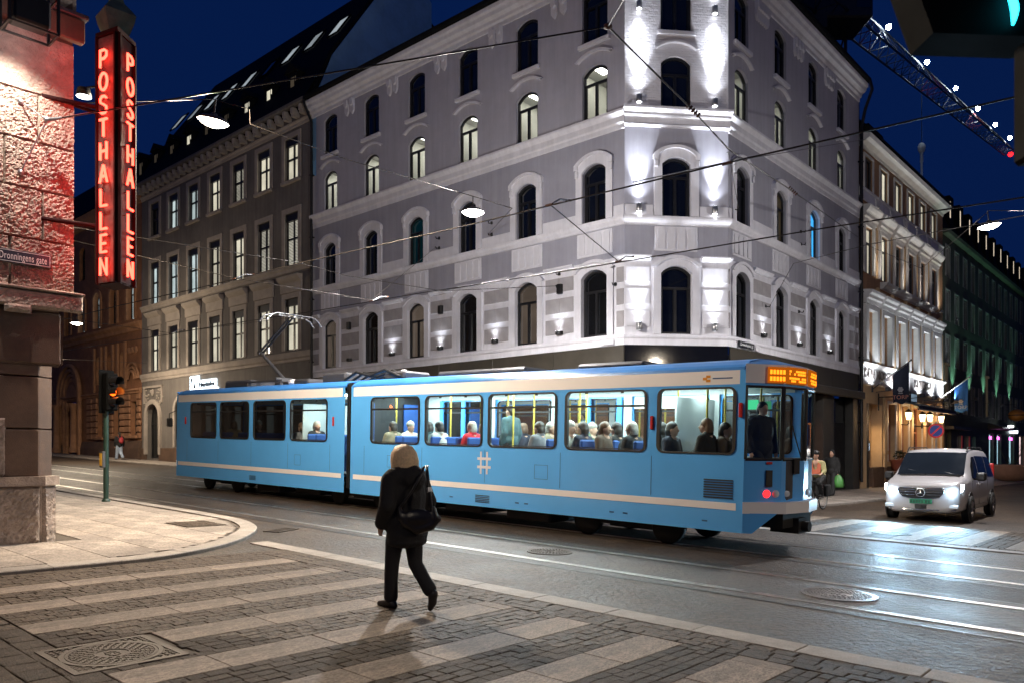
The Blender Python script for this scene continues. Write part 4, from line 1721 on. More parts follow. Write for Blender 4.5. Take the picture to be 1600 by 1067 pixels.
# what closes the street further up
fb = thing('far_building', FR1 @ T(80, 0, G(95, 22)), 'dark building closing the view up the tram street beyond the brick one', 'building')
wall('wall', fb, FR1, 66.1, 118, .5, 17, [(70 + 3 * k, 1.1, z, z + 2.2, 0) for k in range(15) for z in (4, 8, 12)], M_brick, .2)
for k in range(15):
    for z in (4, 8, 12):
        window(fb, FR1, 70 + 3 * k, 1.1, z, z + 2.2, 0, M_pane_dark if (k * 3 + int(z)) % 5 else M_lit_dim, 'I')
course('roof', fb, FR1, 66.1, 118, [(.4, 17), (-5, 21), (-9, 21), (-9, 17)], M_lead)

# ------------------------------------------------------------------ the caramel restaurant building on the cross street
tb = thing('restaurant_building', FR2 @ T(-20.5, 0, G(12, 45)), 'caramel coloured building with white floodlit window frames and a lantern-lit restaurant below', 'building')
S1, S2 = 13.2, 28.15
NT = [14.42, 16.74, 19.06, 21.38, 23.70, 26.02]
NX = [-x for x in NT]
wall('wall', tb, FR2, -S2, -S1, 13.45, 16.2, [(x, 1.22, 14.08, 15.6, 0) for x in NX], M_torp)
wall('wall', tb, FR2, -S2, -S1, 5.85, 13.45, [(x, 1.12, 10.1, 12.3, 0) for x in NX] + [(x, 1.25, 6.0, 8.35, 0) for x in NX], M_torp)
course('cornice', tb, FR2, -S2, -S1, [(-.02, 15.85), (.05, 15.86), (.08, 15.98), (.30, 16.08), (.45, 16.16), (.50, 16.34), (-.02, 16.44)], M_white)
course('roof', tb, FR2, -S2, -S1, [(.50, 16.46), (.50, 16.56), (-1.2, 18.3), (-6, 19.5), (-9, 19.5), (-9, 16), (0, 16.46)], M_lead)
b = MB()
b.box(-25.5, -22.8, -5.2, -2.6, 18.0, 20.6)
b.build('roof_house', M_lead, tb, FR2)
course('frieze', tb, FR2, -S2, -S1, [(-.02, 13.46), (.05, 13.47), (.05, 13.92), (.10, 13.95), (.10, 14.02), (-.02, 14.04)], M_trim)
for k in range(7):
    x = -S1 - .1 - k * 2.32
    piece('frieze_block', tb, FR2, x - .3, x + .3, .04, .09, 13.5, 13.9, M_white, .01)
    piece('lesene', tb, FR2, x - .12, x + .12, -.01, .03, 10.0, 13.45, M_torplow, .005)
for i, x in enumerate(NX):
    ring(tb, FR2, 'window_surround', x, 1.22, 14.08, 15.6, 0, .10, .10, 0, -.01, .06, M_white)
    window(tb, FR2, x, 1.22, 14.08, 15.6, 0, M_pane_dark if i == 0 else M_lit_warm, 'I', M_darkgrey, .14)
    ring(tb, FR2, 'window_surround', x, 1.12, 10.1, 12.3, 0, .26, .20, 0, -.01, .09, M_white)
    course('pediment', tb, FR2, x - .98, x + .98, [(-.01, 12.46), (.10, 12.48), (.12, 12.62), (.20, 12.68), (.21, 12.82), (.32, 12.92), (.40, 13.04), (.42, 13.14), (-.01, 13.20)], M_white)
    window(tb, FR2, x, 1.12, 10.1, 12.3, 0, M_lit_warm if i < 2 else M_pane_dark, 'T', M_darkgrey, .14)
    ring(tb, FR2, 'window_surround', x, 1.25, 6.0, 8.35, 0, .34, .22, 0, -.01, .24, M_white)
    course('pediment', tb, FR2, x - 1.0, x + 1.0, [(-.01, 8.58), (.26, 8.6), (.28, 8.78), (.36, 8.84), (.38, 8.98), (.48, 9.06), (.50, 9.18), (-.01, 9.24)], M_white)
    window(tb, FR2, x, 1.25, 6.0, 8.35, 0, M_lit_cool, 'T', M_white, .20)
for k in range(7):
    x = -S1 - .12 - k * 2.32
    if k in (0,):
        continue
    piece('pilaster', tb, FR2, x - .18, x + .18, -.01, .20, 5.9, 8.56, M_torplow, .02)
    piece('baluster', tb, FR2, x - .10, x + .10, .0, .14, 9.25, 9.62, M_torplow, .02)
course('balcony_rail', tb, FR2, -25.6, -16.2, [(-.01, 9.66), (.18, 9.68), (.22, 9.78), (.34, 9.84), (.36, 9.96), (-.01, 10.0)], M_white)
# lettered band, strongly floodlit
course('sign_band', tb, FR2, -S2, -S1, [(-.02, 4.86), (.10, 4.88), (.12, 4.98), (.06, 5.02), (.06, 5.72), (.14, 5.78), (.22, 5.84), (.22, 5.88), (-.02, 5.9)], M_white)
M_relief = mat('grey_relief_letters', (.20, .175, .16), .7)
me = text_mesh('DEN NORSKE', .62, .02)
me.materials.append(M_relief)
place('lettering', me, tb, FR2 @ T(-15.9, .085, 5.38) @ Matrix.Rotation(PI, 4, 'Z') @ ROTX90 @ Matrix.Diagonal((1.2, 1, 1, 1)))
me = text_mesh('KNIBERGA', .62, .02)
me.materials.append(M_relief)
place('lettering', me, tb, FR2 @ T(-23.6, .085, 5.38) @ Matrix.Rotation(PI, 4, 'Z') @ ROTX90 @ Matrix.Diagonal((1.2, 1, 1, 1)))
# ground floor
lowops = [(-15.35, 2.3, .0, 4.0, 0), (-18.0, 1.3, 1.2, 4.1, 0), (-20.3, 1.3, 1.2, 4.1, 0), (-22.6, 1.9, 0, 4.1, 0), (-25.0, 1.3, 1.2, 4.1, 0), (-27.2, 1.0, 1.2, 4.1, 0)]
wall('wall', tb, FR2, -S2, -S1, -.8, 4.87, lowops, M_torplow, .5)
piece('niche_back', tb, FR2, -16.5, -14.2, -.52, -.50, -.6, 4.0, M_torplow)
piece('cash_machine', tb, FR2, -15.9, -15.1, -.50, -.36, 1.25, 2.25, M_darkgrey, .03)
M_screen = emit('screen_glow', (.5, .75, 1.0), 3.0)
piece('machine_screen', tb, FR2, -15.7, -15.3, -.359, -.35, 1.75, 2.1, M_screen)
piece('niche_post', tb, FR2, -14.55, -14.2, -.5, .0, -.6, 4.0, M_darkclad)
piece('plinth', tb, FR2, -16.7, -15.0, -.3, .06, -.8, .95, M_ashlar, .02)
M_winewall = mat('red_brown_panelling', (.30, .10, .05), .55, .2, 3)
for (x, w, za, zb, r_) in lowops[1:]:
    ring(tb, FR2, 'window_surround', x, w, max(za, .2), zb, 0, .16, .14, 0, -.01, .06, M_white)
    window(tb, FR2, x, w, max(za, .0), zb, 0, M_lit_dim if w < 1.5 else M_display_dim, 'T', M_winewall, .3)
for k in range(6):
    x = (-16.85, -19.15, -21.45, -23.85, -26.1, -27.95)[k]
    piece('pilaster', tb, FR2, x - .22, x + .22, -.01, .10, .9, 4.5, M_torplow, .02)
    piece('pilaster_base', tb, FR2, x - .26, x + .26, -.01, .14, 1.55, 1.75, M_torplow, .02)
for (a, c) in ((-18.9, -17.0), (-21.2, -19.4), (-25.9, -24.1)):
    piece('plinth', tb, FR2, a, c, -.02, .12, -.8, .95, M_ashlar, .02)
# folding awning over the restaurant door
b = MB()
b.add([(-26.2, .05, 4.35), (-18.6, .05, 4.35), (-18.6, 1.1, 4.02), (-26.2, 1.1, 4.02)], [(0, 1, 2, 3)])
b.add([(-26.2, .05, 4.32), (-18.6, .05, 4.32), (-18.6, 1.1, 3.99), (-26.2, 1.1, 3.99)], [(3, 2, 1, 0)])
b.box(-26.2, -18.6, 1.08, 1.14, 3.80, 4.04)
aw = b.build('awning', M_black, tb, FR2)
b = MB()
b.box(-26.2, -18.6, 1.145, 1.15, 3.83, 3.86)
b.build('awning_piping', M_white, aw, FR2)
# dark menu screen above the awning
o = piece('menu_box', tb, FR2, -21.5, -20.3, .05, .30, 4.30, 4.82, M_black, .02)
b = MB()
for k in range(4):
    b.box(-21.42 + k * .27, -21.24 + k * .27, .302, .312, 4.36, 4.76)
b.build('screen', lit_pane('menu_screen', (.35, .5, .65), .5), o, FR2)
# wall lanterns
M_lantern = emit('lantern_glass', (1.0, .66, .34), 9.0)
lan_b = MB()
lan_b.tube([(0, .02, -.35), (0, .35, -.38), (0, .42, -.30), (0, .42, -.12)], .035, 6)
lan_b.box(-.06, .06, -.02, .05, -.5, -.22)
lan_b.lathe([(.001, .42), (.06, .40), (.20, .28), (.20, .25)], 6, smooth=False)
lan_b.T = T(0, 0, 0)
for q in range(len(lan_b.v)):
    pass
lan = MB()
lan.tube([(0, .02, -.35), (0, .35, -.38), (0, .42, -.30), (0, .42, -.14)], .035, 6)
lan.box(-.06, .06, -.02, .05, -.5, -.22)
lan.T = T(0, .42, 0)
lan.lathe([(.001, .46), (.05, .42), (.19, .30), (.19, .265), (.15, .26)], 6, smooth=False)
lan.lathe([(.001, -.15), (.10, -.15), (.10, -.12)], 6, smooth=False)
lan_me = lan.mesh('wall_lantern', M_black)
gl = MB()
gl.T = T(0, .42, 0)
gl.lathe([(.095, -.12), (.165, .255)], 6, smooth=False)
gl_me = gl.mesh('glass', M_lantern)
for (px_, py_) in ((1406, 652), (1428, 655), (1440, 655), (1458, 657)):
    k = (px_ - 800) / FPX
    t_ = (k * PB.y - PB.x) / (D2.x - k * D2.y)
    z_ = CAMH + (703 - py_) / FPX * (PB.y + t_ * D2.y)
    M = FR2 @ T(-t_ + .05, .02, z_)
    o = place('wall_lantern', lan_me, tb, M)
    place('glass', gl_me, o, M)
    lamp('POINT', M @ Vector((0, .62, -.1)), 75, (1, .62, .30), .12, name='lantern_light', parent=o)
lamp('SPOT', FR2 @ Vector((-15.3, -.2, 3.85)), 280, (1, .68, .36), .05, FR2 @ Vector((-15.3, -.35, 0)), 120, .9, 'niche_light', tb)
# floodlights on the lettered band and the white frames
fl_b = MB()
fl_b.bbox(-.14, .14, 0, .2, -.09, .09, .02)
fl_b.tube([(0, -.45, -.12), (0, .02, -.08)], .02, 5)
fl_me = fl_b.mesh('floodlight', M_darkgrey)
for x in (-14.4, -17.6, -20.2, -22.6, -25.2, -27.4):
    M = FR2 @ T(x, .80, 4.62)
    o = place('floodlight', fl_me, tb, M)
    lamp('SPOT', M @ Vector((0, -.02, .16)), 330, COLD, .06, M @ Vector((0, -.85, 1.9)), 125, .9, 'floodlight_beam', o)
for x in (-15.5, -19.5, -23.5, -27.0):
    M = FR2 @ T(x, 1.0, 9.4)
    lamp('SPOT', M @ Vector((0, 0, .1)), 200, (1, .90, .78), .06, M @ Vector((0, -.8, 3.5)), 100, .9, 'floodlight_beam', place('floodlight', fl_me, tb, M @ Matrix.Diagonal((.6, .6, .6, 1))))

# ------------------------------------------------------------------ olive building further along the cross street
ob = thing('green_building', FR2 @ T(-50, 0, G(12, 75)), 'dark olive green building with green uplights, mansard slits and lit shops at street level', 'building')
O1, O2 = 28.2, 110.0
cols = [29.4 + 2.25 * k for k in range(34)]
orow = [(4.1, 6.0), (6.95, 8.8), (9.7, 11.6), (12.4, 14.3)]
ops = [(-x, 1.0, za, zb, 0) for x in cols for (za, zb) in orow]
wall('wall', ob, FR2, -O2, -O1, 3.3, 15.0, ops, M_green, .2)
course('cornice', ob, FR2, -O2, -O1, [(-.02, 14.85), (.3, 14.9), (.35, 15.1), (-.02, 15.2)], M_green)
course('roof', ob, FR2, -O2, -O1, [(.1, 15.15), (-.9, 17.9), (-6, 18.6), (-9, 18.6), (-9, 15)], M_lead)
M_dimframe = mat('grey_painted_frame', (.22, .22, .22), .6)
for i, x in enumerate(cols):
    for j, (za, zb) in enumerate(orow):
        if i > 24 and (i + j) % 2:
            continue
        if i < 20:
            ring(ob, FR2, 'window_surround', -x, 1.0, za, zb, 0, .09, .09, 0, -.01, .03, M_dimframe)
        window(ob, FR2, -x, 1.0, za, zb, 0, M_lit_dim if (i, j) in ((9, 0), (10, 0)) else M_pane_dark, 'I', M_dimframe, .12)
M_slit = emit('dormer_glow', (1.0, .82, .62), .9)
for k in range(13):
    x = -(30.4 + k * 2.6)
    o = piece('dormer', ob, FR2, x - .5, x + .5, -1.2, .0, 15.5, 17.6, M_lead, .02)
    piece('pane', o, FR2, x + .3, x + .48, .002, .01, 16.2, 17.2, M_slit)
for k, x in enumerate((-30.55, -35.1, -39.5, -44.0, -49.0)):
    M = FR2 @ T(x, .3, 5.2)
    o = place('floodlight', fl_me, ob, M)
    lamp('SPOT', M @ Vector((0, .12, .12)), 480, (.40, 1.0, .70), .05, M @ Vector((0, -.12, 3.4)), 75, .9, 'uplight_beam', o)
# ground floor shops
M_dkolive = mat('dark_olive_shopfront', (.03, .034, .024), .6)
M_shopglow = lit_pane('shop_window_glow', (.85, .62, .62), 1.4)
M_shopcool = lit_pane('shop_window_cool', (.45, .75, .85), 1.2)
M_red = mat('red_paint', (.55, .03, .04), .45)
M_magenta = emit('magenta_strip', (1.0, .12, .75), 5)
shops = [(29.6, 1.2, .3, 3.0, 0), (32.3, 1.1, .4, 2.7, 1), (34.4, 1.1, .4, 2.7, 1), (36.5, 1.1, .4, 2.7, 2), (42.2, 1.6, -.3, 3.0, 2), (45.0, 1.6, -.3, 3.0, 2), (50.0, 2.2, -.3, 3.0, 2), (54.5, 2.2, -.3, 3.0, 1), (59, 2.2, -.3, 3.0, 0), (64, 2.2, -.3, 3, 1)]
wall('wall', ob, FR2, -O2, -O1, -1.5, 3.3, [(-x, w, za, zb, 0) for (x, w, za, zb, k) in shops], M_dkolive, .3)
for (x, w, za, zb, k) in shops:
    window(ob, FR2, -x, w, za, zb, 0, (M_pane_dark, M_shopglow, M_shopcool)[k], 'I', M_black, .25)
    if k == 1:
        piece('red_panel', ob, FR2, -x - w / 2 - .32, -x - w / 2 - .02, -.01, .05, za, zb, M_red)
    if k == 2 and za < 0:
        piece('light_strip', ob, FR2, -x - w * .4, -x + w * .4, -.13, -.10, zb - .42, zb - .2, M_magenta)
piece('shop_sign', ob, FR2, -33.5, -28.6, .0, .5, 3.05, 3.25, M_black, .01)
b = MB()
b.box(-51.5, -48.7, .05, .2, 3.15, 3.6)
b.build('shop_sign', M_signlit, ob, FR2)
lamp('SPOT', FR2 @ Vector((-43.3, 1.2, 3.5)), 60, (1, .85, .6), .05, FR2 @ Vector((-43.3, .3, 0)), 120, .8, 'door_light', ob)
piece('door_lamp', ob, FR2, -43.4, -43.15, .9, 1.2, 3.45, 3.6, M_lampglow)
course('awning', ob, FR2, -48.5, -41, [(-.01, 3.75), (.9, 3.45), (.92, 3.35), (-.01, 3.3)], M_dkolive)
# gothic-looking lit tall window
for x in (-28.9, -40.4):
    b = MB()
    for k in range(2):
        b.box(x - .28 + k * .36, x - .08 + k * .36, .01, .05, 4.2, 6.9)
    b.box(x - .45, x + .45, -.01, .12, 6.95, 7.1)
    b.build('lit_bay', M_lit_dim, ob, FR2)

# the house across the cross street, just outside the view: it shades the street and fills reflections
xb_ = thing('opposite_building', Matrix.Translation(WA(-8, 50, 0)), 'dark brown building across the cross street beyond the right edge of the view', 'building')
FRX = frame(WA(-8.5, 23.5, 0), D2)
wall('wall', xb_, FRX, 0, 70, -1.5, 17, [(2.5 + 3 * k, 1.2, z, z + 2.2, 0) for k in range(22) for z in (5, 8.8, 12.6)], M_brick, .2)
for k in range(22):
    for z in (5, 8.8, 12.6):
        window(xb_, FRX, 2.5 + 3 * k, 1.2, z, z + 2.2, 0, M_pane_dark if (k * 7 + int(z)) % 4 else M_lit_warm, 'T')
course('roof', xb_, FRX, 0, 70, [(.4, 17), (-5, 20), (-9, 20), (-9, 17)], M_lead)
# ------------------------------------------------------------------ lamps hung over the streets
M_lampdisc = emit('street_lamp_lens', (1.0, .86, .66), 60)
M_lampdisc2 = emit('street_lamp_lens_white', (1.0, .96, .88), 60)
WARM = (1.0, .82, .60)
NEUT = (1.0, .96, .93)


def street_lamp(p, e, col, label, lens, tilt=(0, 0)):
    M = Matrix.Translation(p) @ Matrix.Rotation(tilt[0], 4, 'X') @ Matrix.Rotation(tilt[1], 4, 'Y')
    t = thing('street_lamp', M, label, 'street lamp', 'street lamps hung on wires over the crossing')
    b = MB()
    b.lathe([(.0, .16), (.05, .15), (.08, .10), (.22, .07), (.29, .02), (.295, -.01), (.29, -.012), (.285, .0)], 20)
    b.tube([(0, 0, .15), (0, 0, .42)], .015, 6)
    b.build('shade', M_darkgrey, t, local=I4)
    b = MB()
    b.lathe([(.001, -.10), (.12, -.095), (.21, -.06), (.26, -.025), (.284, .0)], 20)
    b.build('lens', lens, t, local=I4)
    lamp('SPOT', p + Vector((0, 0, -.16)), e * 1.9, col, .2, p + Vector((0, 0, -5)), 172, .5, 'lamp_light', t)
    lamp('POINT', p + Vector((0, 0, -.32)), e * .55, col, .15, name='lamp_glow', parent=t)
    return t


L1, L2, L3 = at(333, 190, 15.0), at(739, 332, 20.7), at(1546, 353, 22.0)
street_lamp(L1, 2300, WARM, 'street lamp hanging over the pavement of the stone corner, glowing warm yellow', M_lampdisc, (R(6), R(10)))
street_lamp(L2, 2700, NEUT, 'street lamp hanging in front of the lilac grey facade, glowing white', M_lampdisc2)
street_lamp(L3, 1700, NEUT, 'street lamp hanging over the cross street in front of the olive green building', M_lampdisc2, (R(0), R(-8)))
street_lamp(at(120, 505, 43.0), 1700, WARM, 'small far street lamp hanging before the dark brick building', M_lampdisc)
# the same lamps go on over the near half of the cross street, behind the photographer
street_lamp(W(3.5, -5.0, 8.0), 260, WARM, 'street lamp over the cross street behind the near crossing', M_lampdisc)
street_lamp(W(-9.0, 12.5, 8.0), 1300, WARM, 'street lamp over the tram street to the right of the crossing', M_lampdisc2)
# ------------------------------------------------------------------ rusticated stone building on the near left corner
U0 = 13.4
FRP = Matrix(((D2.x, -D1.x, 0, D1.x * U0), (D2.y, -D1.y, 0, D1.y * U0), (0, 0, 1, 0), (0, 0, 0, 1)))   # x = v along the wall, y = out, z up
sb = thing('stone_building', WA(U0, 4.3, .3) and Matrix.Translation(WA(U0, 4.3, .3)), 'red lit rock faced stone building corner with a smooth ledge and dark pillar below', 'building')


def rough_stone(x0, x1, z0, z1, amp, seed, name='stone', m=None, FM=None, fx=58, out=.0, edge=.009, mesh_only=False):
    """a rock-faced block: margin all round, broken face in between"""
    nx = max(3, int((x1 - x0) * fx))
    nz = max(3, int((z1 - z0) * fx))
    b = MB()
    vs = []
    off = Vector((seed * 7.13, seed * 3.7, seed * 1.9))
    for j in range(nz + 1):
        for i in range(nx + 1):
            u_, w_ = i / nx, j / nz
            x, z = x0 + (x1 - x0) * u_, z0 + (z1 - z0) * w_
            d = min(u_ * (x1 - x0), (1 - u_) * (x1 - x0), w_ * (z1 - z0), (1 - w_) * (z1 - z0))
            k = min(1, max(0, d / (edge * 1.5)))
            n = mnoise.fractal(Vector((x * 4, z * 5, 0)) + off, .9, 2.2, 3) * .22 + mnoise.fractal(Vector((x * 25, z * 31, 3)) + off, .7, 2.1, 3) * .52
            y = out + (.012 + amp * (.55 + n)) * k
            if d < 1e-6:
                y = out - .03
            vs.append((x, max(out - .03, y), z))
    fs = [(j * (nx + 1) + i, j * (nx + 1) + i + 1, (j + 1) * (nx + 1) + i + 1, (j + 1) * (nx + 1) + i) for j in range(nz) for i in range(nx)]
    b.add(vs, fs, 0, False)
    return b.build(name, m or M_stone, sb, FM or FRP)


piece('wall', sb, FRP, -14, 4.60, -2.0, -.012, 4.0, 16.0, M_ashlar)
piece('wall', sb, FRP, -14, 4.02, -2.0, -.10, -.2, 4.0, M_ashlar)
joints = [4.21, 4.96, 5.72, 6.44, 7.18, 8.12]
sd = 1
for r_ in range(5):
    z0, z1 = joints[r_], joints[r_ + 1]
    cuts = [[4.62, 3.72, 2.75, 1.5, -.5], [4.62, 4.16, 3.05, 1.9, -.5], [4.62, 3.65, 2.4, 1.2, -.5], [4.62, 4.10, 3.1, 1.9, -.5], [4.62, 3.5, 2.3, 1.0, -.5]][r_]
    for i in range(4):
        rough_stone(cuts[i + 1] + .002, cuts[i] - .002, z0 + .002, z1 - .002, .052 if r_ < 4 else .02, sd)
        sd += 1
# upper smooth course, projecting band, wall above
piece('string_course', sb, FRP, -2, 4.74, -.02, .13, 8.16, 8.52, M_ashlar, .02)
piece('string_course', sb, FRP, -2, 4.78, -.02, .17, 8.53, 8.60, M_darkgrey, .01)
rough_stone(-1, 4.66, 8.62, 9.7, .012, 40, 'stone', None, None, 6)
# ledge and corbels under it
rough_stone(2.2, 4.72, 3.90, 4.17, .035, 50, 'ledge', None, None, 26, .10)
rough_stone(-1.0, 2.19, 3.90, 4.17, .035, 51, 'ledge', None, None, 18, .10)
piece('ledge_cap', sb, FRP, -2, 4.73, -.02, .165, 4.168, 4.205, M_stone, .012)
rough_stone(3.62, 3.98, 3.80, 3.93, .04, 55, 'corbel', None, None, 24, .16)
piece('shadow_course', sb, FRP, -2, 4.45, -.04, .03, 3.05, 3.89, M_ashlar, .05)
# pillar: front, cut corner, plinth
for k, (z0, z1) in enumerate(((1.36, 2.08), (2.09, 2.88), (2.89, 3.45))):
    piece('pillar_block', sb, FRP, 2.6, 4.12, -.10, .0, z0 + .006, z1 - .006, M_ashlar, .012)
    piece('pillar_block', sb, FRP, -2.0, 2.58, -.10, .0, z0 + .006, z1 - .006, M_ashlar, .012)
    b = MB()
    P = [(4.125, -.012), (4.36, -.20), (4.36, -1.5), (4.0, -1.5), (4.0, -.05)]
    b.prism(P, z0 + .006, z1 - .006, 'z')
    recalc(b.build('pillar_block', M_ashlar, sb, FRP).data)
rough_stone(3.3, 3.68, 1.36, 2.25, .04, 60, 'stone', None, None, 24, .01)
rough_stone(2.2, 3.29, 1.36, 2.25, .04, 61, 'stone', None, None, 20, .01)
b = MB()
P = [(-2, .10), (4.18, .10), (4.44, -.10), (4.44, -1.6), (-2, -1.6)]
b.prism(P, 1.22, 1.36, 'z')
recalc(b.build('plinth_moulding', M_stone, sb, FRP).data)
b = MB()
P = [(-2, .03), (4.14, .03), (4.40, -.18), (4.40, -1.6), (-2, -1.6)]
b.prism(P, -.2, 1.215, 'z')
recalc(b.build('plinth', M_stone, sb, FRP).data)
rough_stone(2.0, 4.13, .28, 1.205, .05, 62, 'stone', None, None, 26, .045)
rough_stone(-.5, 1.99, .28, 1.205, .05, 63, 'stone', None, None, 14, .045)
ch = Matrix(((1, 0, 0, 0), (0, 1, 0, 0), (0, 0, 1, 0), (0, 0, 0, 1)))
# chamfer face of the plinth
dx, dy = .26, -.21
ln = math.hypot(dx, dy)
FCH = FRP @ Matrix(((dx / ln, -dy / ln, 0, 4.14), (dy / ln, dx / ln, 0, .03), (0, 0, 1, 0), (0, 0, 0, 1)))
rough_stone(.01, ln - .01, .28, 1.205, .03, 64, 'stone', None, FCH, 26, .02)
# the side wall along the tram street
FRS = Matrix(((D1.x, D2.x, 0, 0), (D1.y, D2.y, 0, 0), (0, 0, 1, 0), (0, 0, 0, 1)))      # x = u, y = v
piece('wall', sb, FRS, 15.0, 60, 4.0, 4.38, -.2, 16, M_ashlar)
piece('wall', sb, FRS, U0 + .02, 15.01, 4.4, 4.60, 4.0, 16, M_ashlar)

# name plate
M_plate = mat('navy_enamel', (.010, .012, .035), .3, .1)
pl = thing('street_sign', FRP @ T(3.72, .1, 4.63), 'navy enamel street name plate with white rim on the red lit stone wall', 'street sign')
b = MB()
b.bbox(3.10, 4.26, .085, .10, 4.535, 4.735, .004)
b.build('plate', M_plate, pl, FRP)
b = MB()
for (a, c, d, e) in ((3.115, 4.245, 4.55, 4.557), (3.115, 4.245, 4.713, 4.72), (4.238, 4.245, 4.557, 4.713), (3.115, 3.122, 4.557, 4.713)):
    b.box(a, c, .1005, .1025, d, e)
b.build('rim', M_lettwhite, pl, FRP)
me = text_mesh('Dronningens gate', .155, .001, 'RIGHT', 1.1)
me.materials.append(M_lettwhite)
place('lettering', me, pl, FRP @ T(4.20, .1025, 4.632) @ Matrix(((.52, 0, 0, 0), (0, 0, -1, 0), (0, 1, 0, 0), (0, 0, 0, 1))))

# floodlight in an open frame high on the wall
fl = thing('wall_floodlight', FRP @ T(3.62, .7, 8.3), 'black framed floodlight sticking out high on the stone wall', 'floodlight')
b = MB()
x0, x1, y0, y1, z0, z1 = 3.35, 3.95, .95, 1.35, 7.55, 8.75
for x in (x0, x1):
    for y in (y0, y1):
        b.box(x - .018, x + .018, y - .018, y + .018, z0, z1)
for z in (z0, 8.05, 8.4, z1):
    for y in (y0, y1):
        b.box(x0, x1, y - .014, y + .014, z - .014, z + .014)
    for x in (x0, x1):
        b.box(x - .014, x + .014, y0, y1, z - .0145, z + .0145)
b.tube([(3.65, .0, 8.5), (3.65, 1.15, 8.4)], .03, 6)
b.tube([(3.65, .0, 8.0), (3.65, 1.15, 8.38)], .02, 6)
b.build('frame', M_black, fl, FRP)
b = MB()
b.bbox(3.42, 3.88, 1.0, 1.3, 7.62, 8.02, .03)
b.ball((3.62, 1.15, 8.22), (.13, .12, .12), 10, 7)
b.build('housing', M_black, fl, FRP)
b = MB()
b.quad((3.46, .995, 7.66), (3.84, .995, 7.66), (3.84, .995, 7.95), (3.46, .995, 7.95))
b.build('lens', M_lampglow, fl, FRP)
lamp('SPOT', FRP @ Vector((3.62, .93, 7.74)), 620, (1.0, .90, .80), .05, FRP @ Vector((3.35, -.1, 5.6)), 120, .95, 'floodlight_beam', fl)

# hooks and the stay wire on the wall
hk = thing('wire_anchor', FRP @ T(4.0, 0, 6.8), 'steel wall hooks holding the span wire with a V of stay rods', 'wire anchor')
b = MB()
A_, B_, C_ = (3.86, .05, 6.98), (3.86, .05, 5.92), (4.10, .42, 6.68)
b.tube([A_, C_], .012, 5)
b.tube([B_, C_], .012, 5)
b.build('stay_rod', M_steel, hk, FRP)
b = MB()
for p in (A_, B_):
    b.ball(p, .045, 8, 6)
b.ball(C_, (.05, .05, .05), 8, 6)
b.tube([C_, (4.24, .62, 6.70)], [.03, .018], 6)
b.build('shackle', M_steel, hk, FRP)

# ------------------------------------------------------------------ the POSTHALLEN neon column
QX, QY = 12.75, 5.02
pn = thing('neon_sign', WA(12.95, 5.2, 4.4) and Matrix.Translation(WA(12.95, 5.2, 4.4)), 'tall neon column sign reading POSTHALLEN in red letters down two faces', 'sign')
near = D1 * QX + D2 * QY
da = Vector((-.90, .44, 0)).normalized()
db_ = Vector((.06, 1, 0)).normalized()
WF = .46
M_signmetal = mat('weathered_sign_metal', (.30, .25, .21), .6, .3, 6, .2, 60, dirt=.4, ds=2.5)
M_signplate = mat('stained_sign_plate', (.16, .12, .10), .6, .35, 5, .2, 60, dirt=.5, ds=2.5)
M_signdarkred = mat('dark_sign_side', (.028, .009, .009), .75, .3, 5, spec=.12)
M_verd = mat('verdigris_copper', (.10, .14, .105), .65, .3, 5, .3, 40, dirt=.4, ds=3)
M_neon = emit('red_neon_tube', (1.0, .035, .015), 26)
M_neoncore = emit('neon_core', (1.0, .038, .022), 14)
lx = near + da * WF
rx = near + db_ * WF
bk = lx + db_ * WF
zb, zt = 4.37, 8.28


def xy(p):
    return (p.x, p.y)


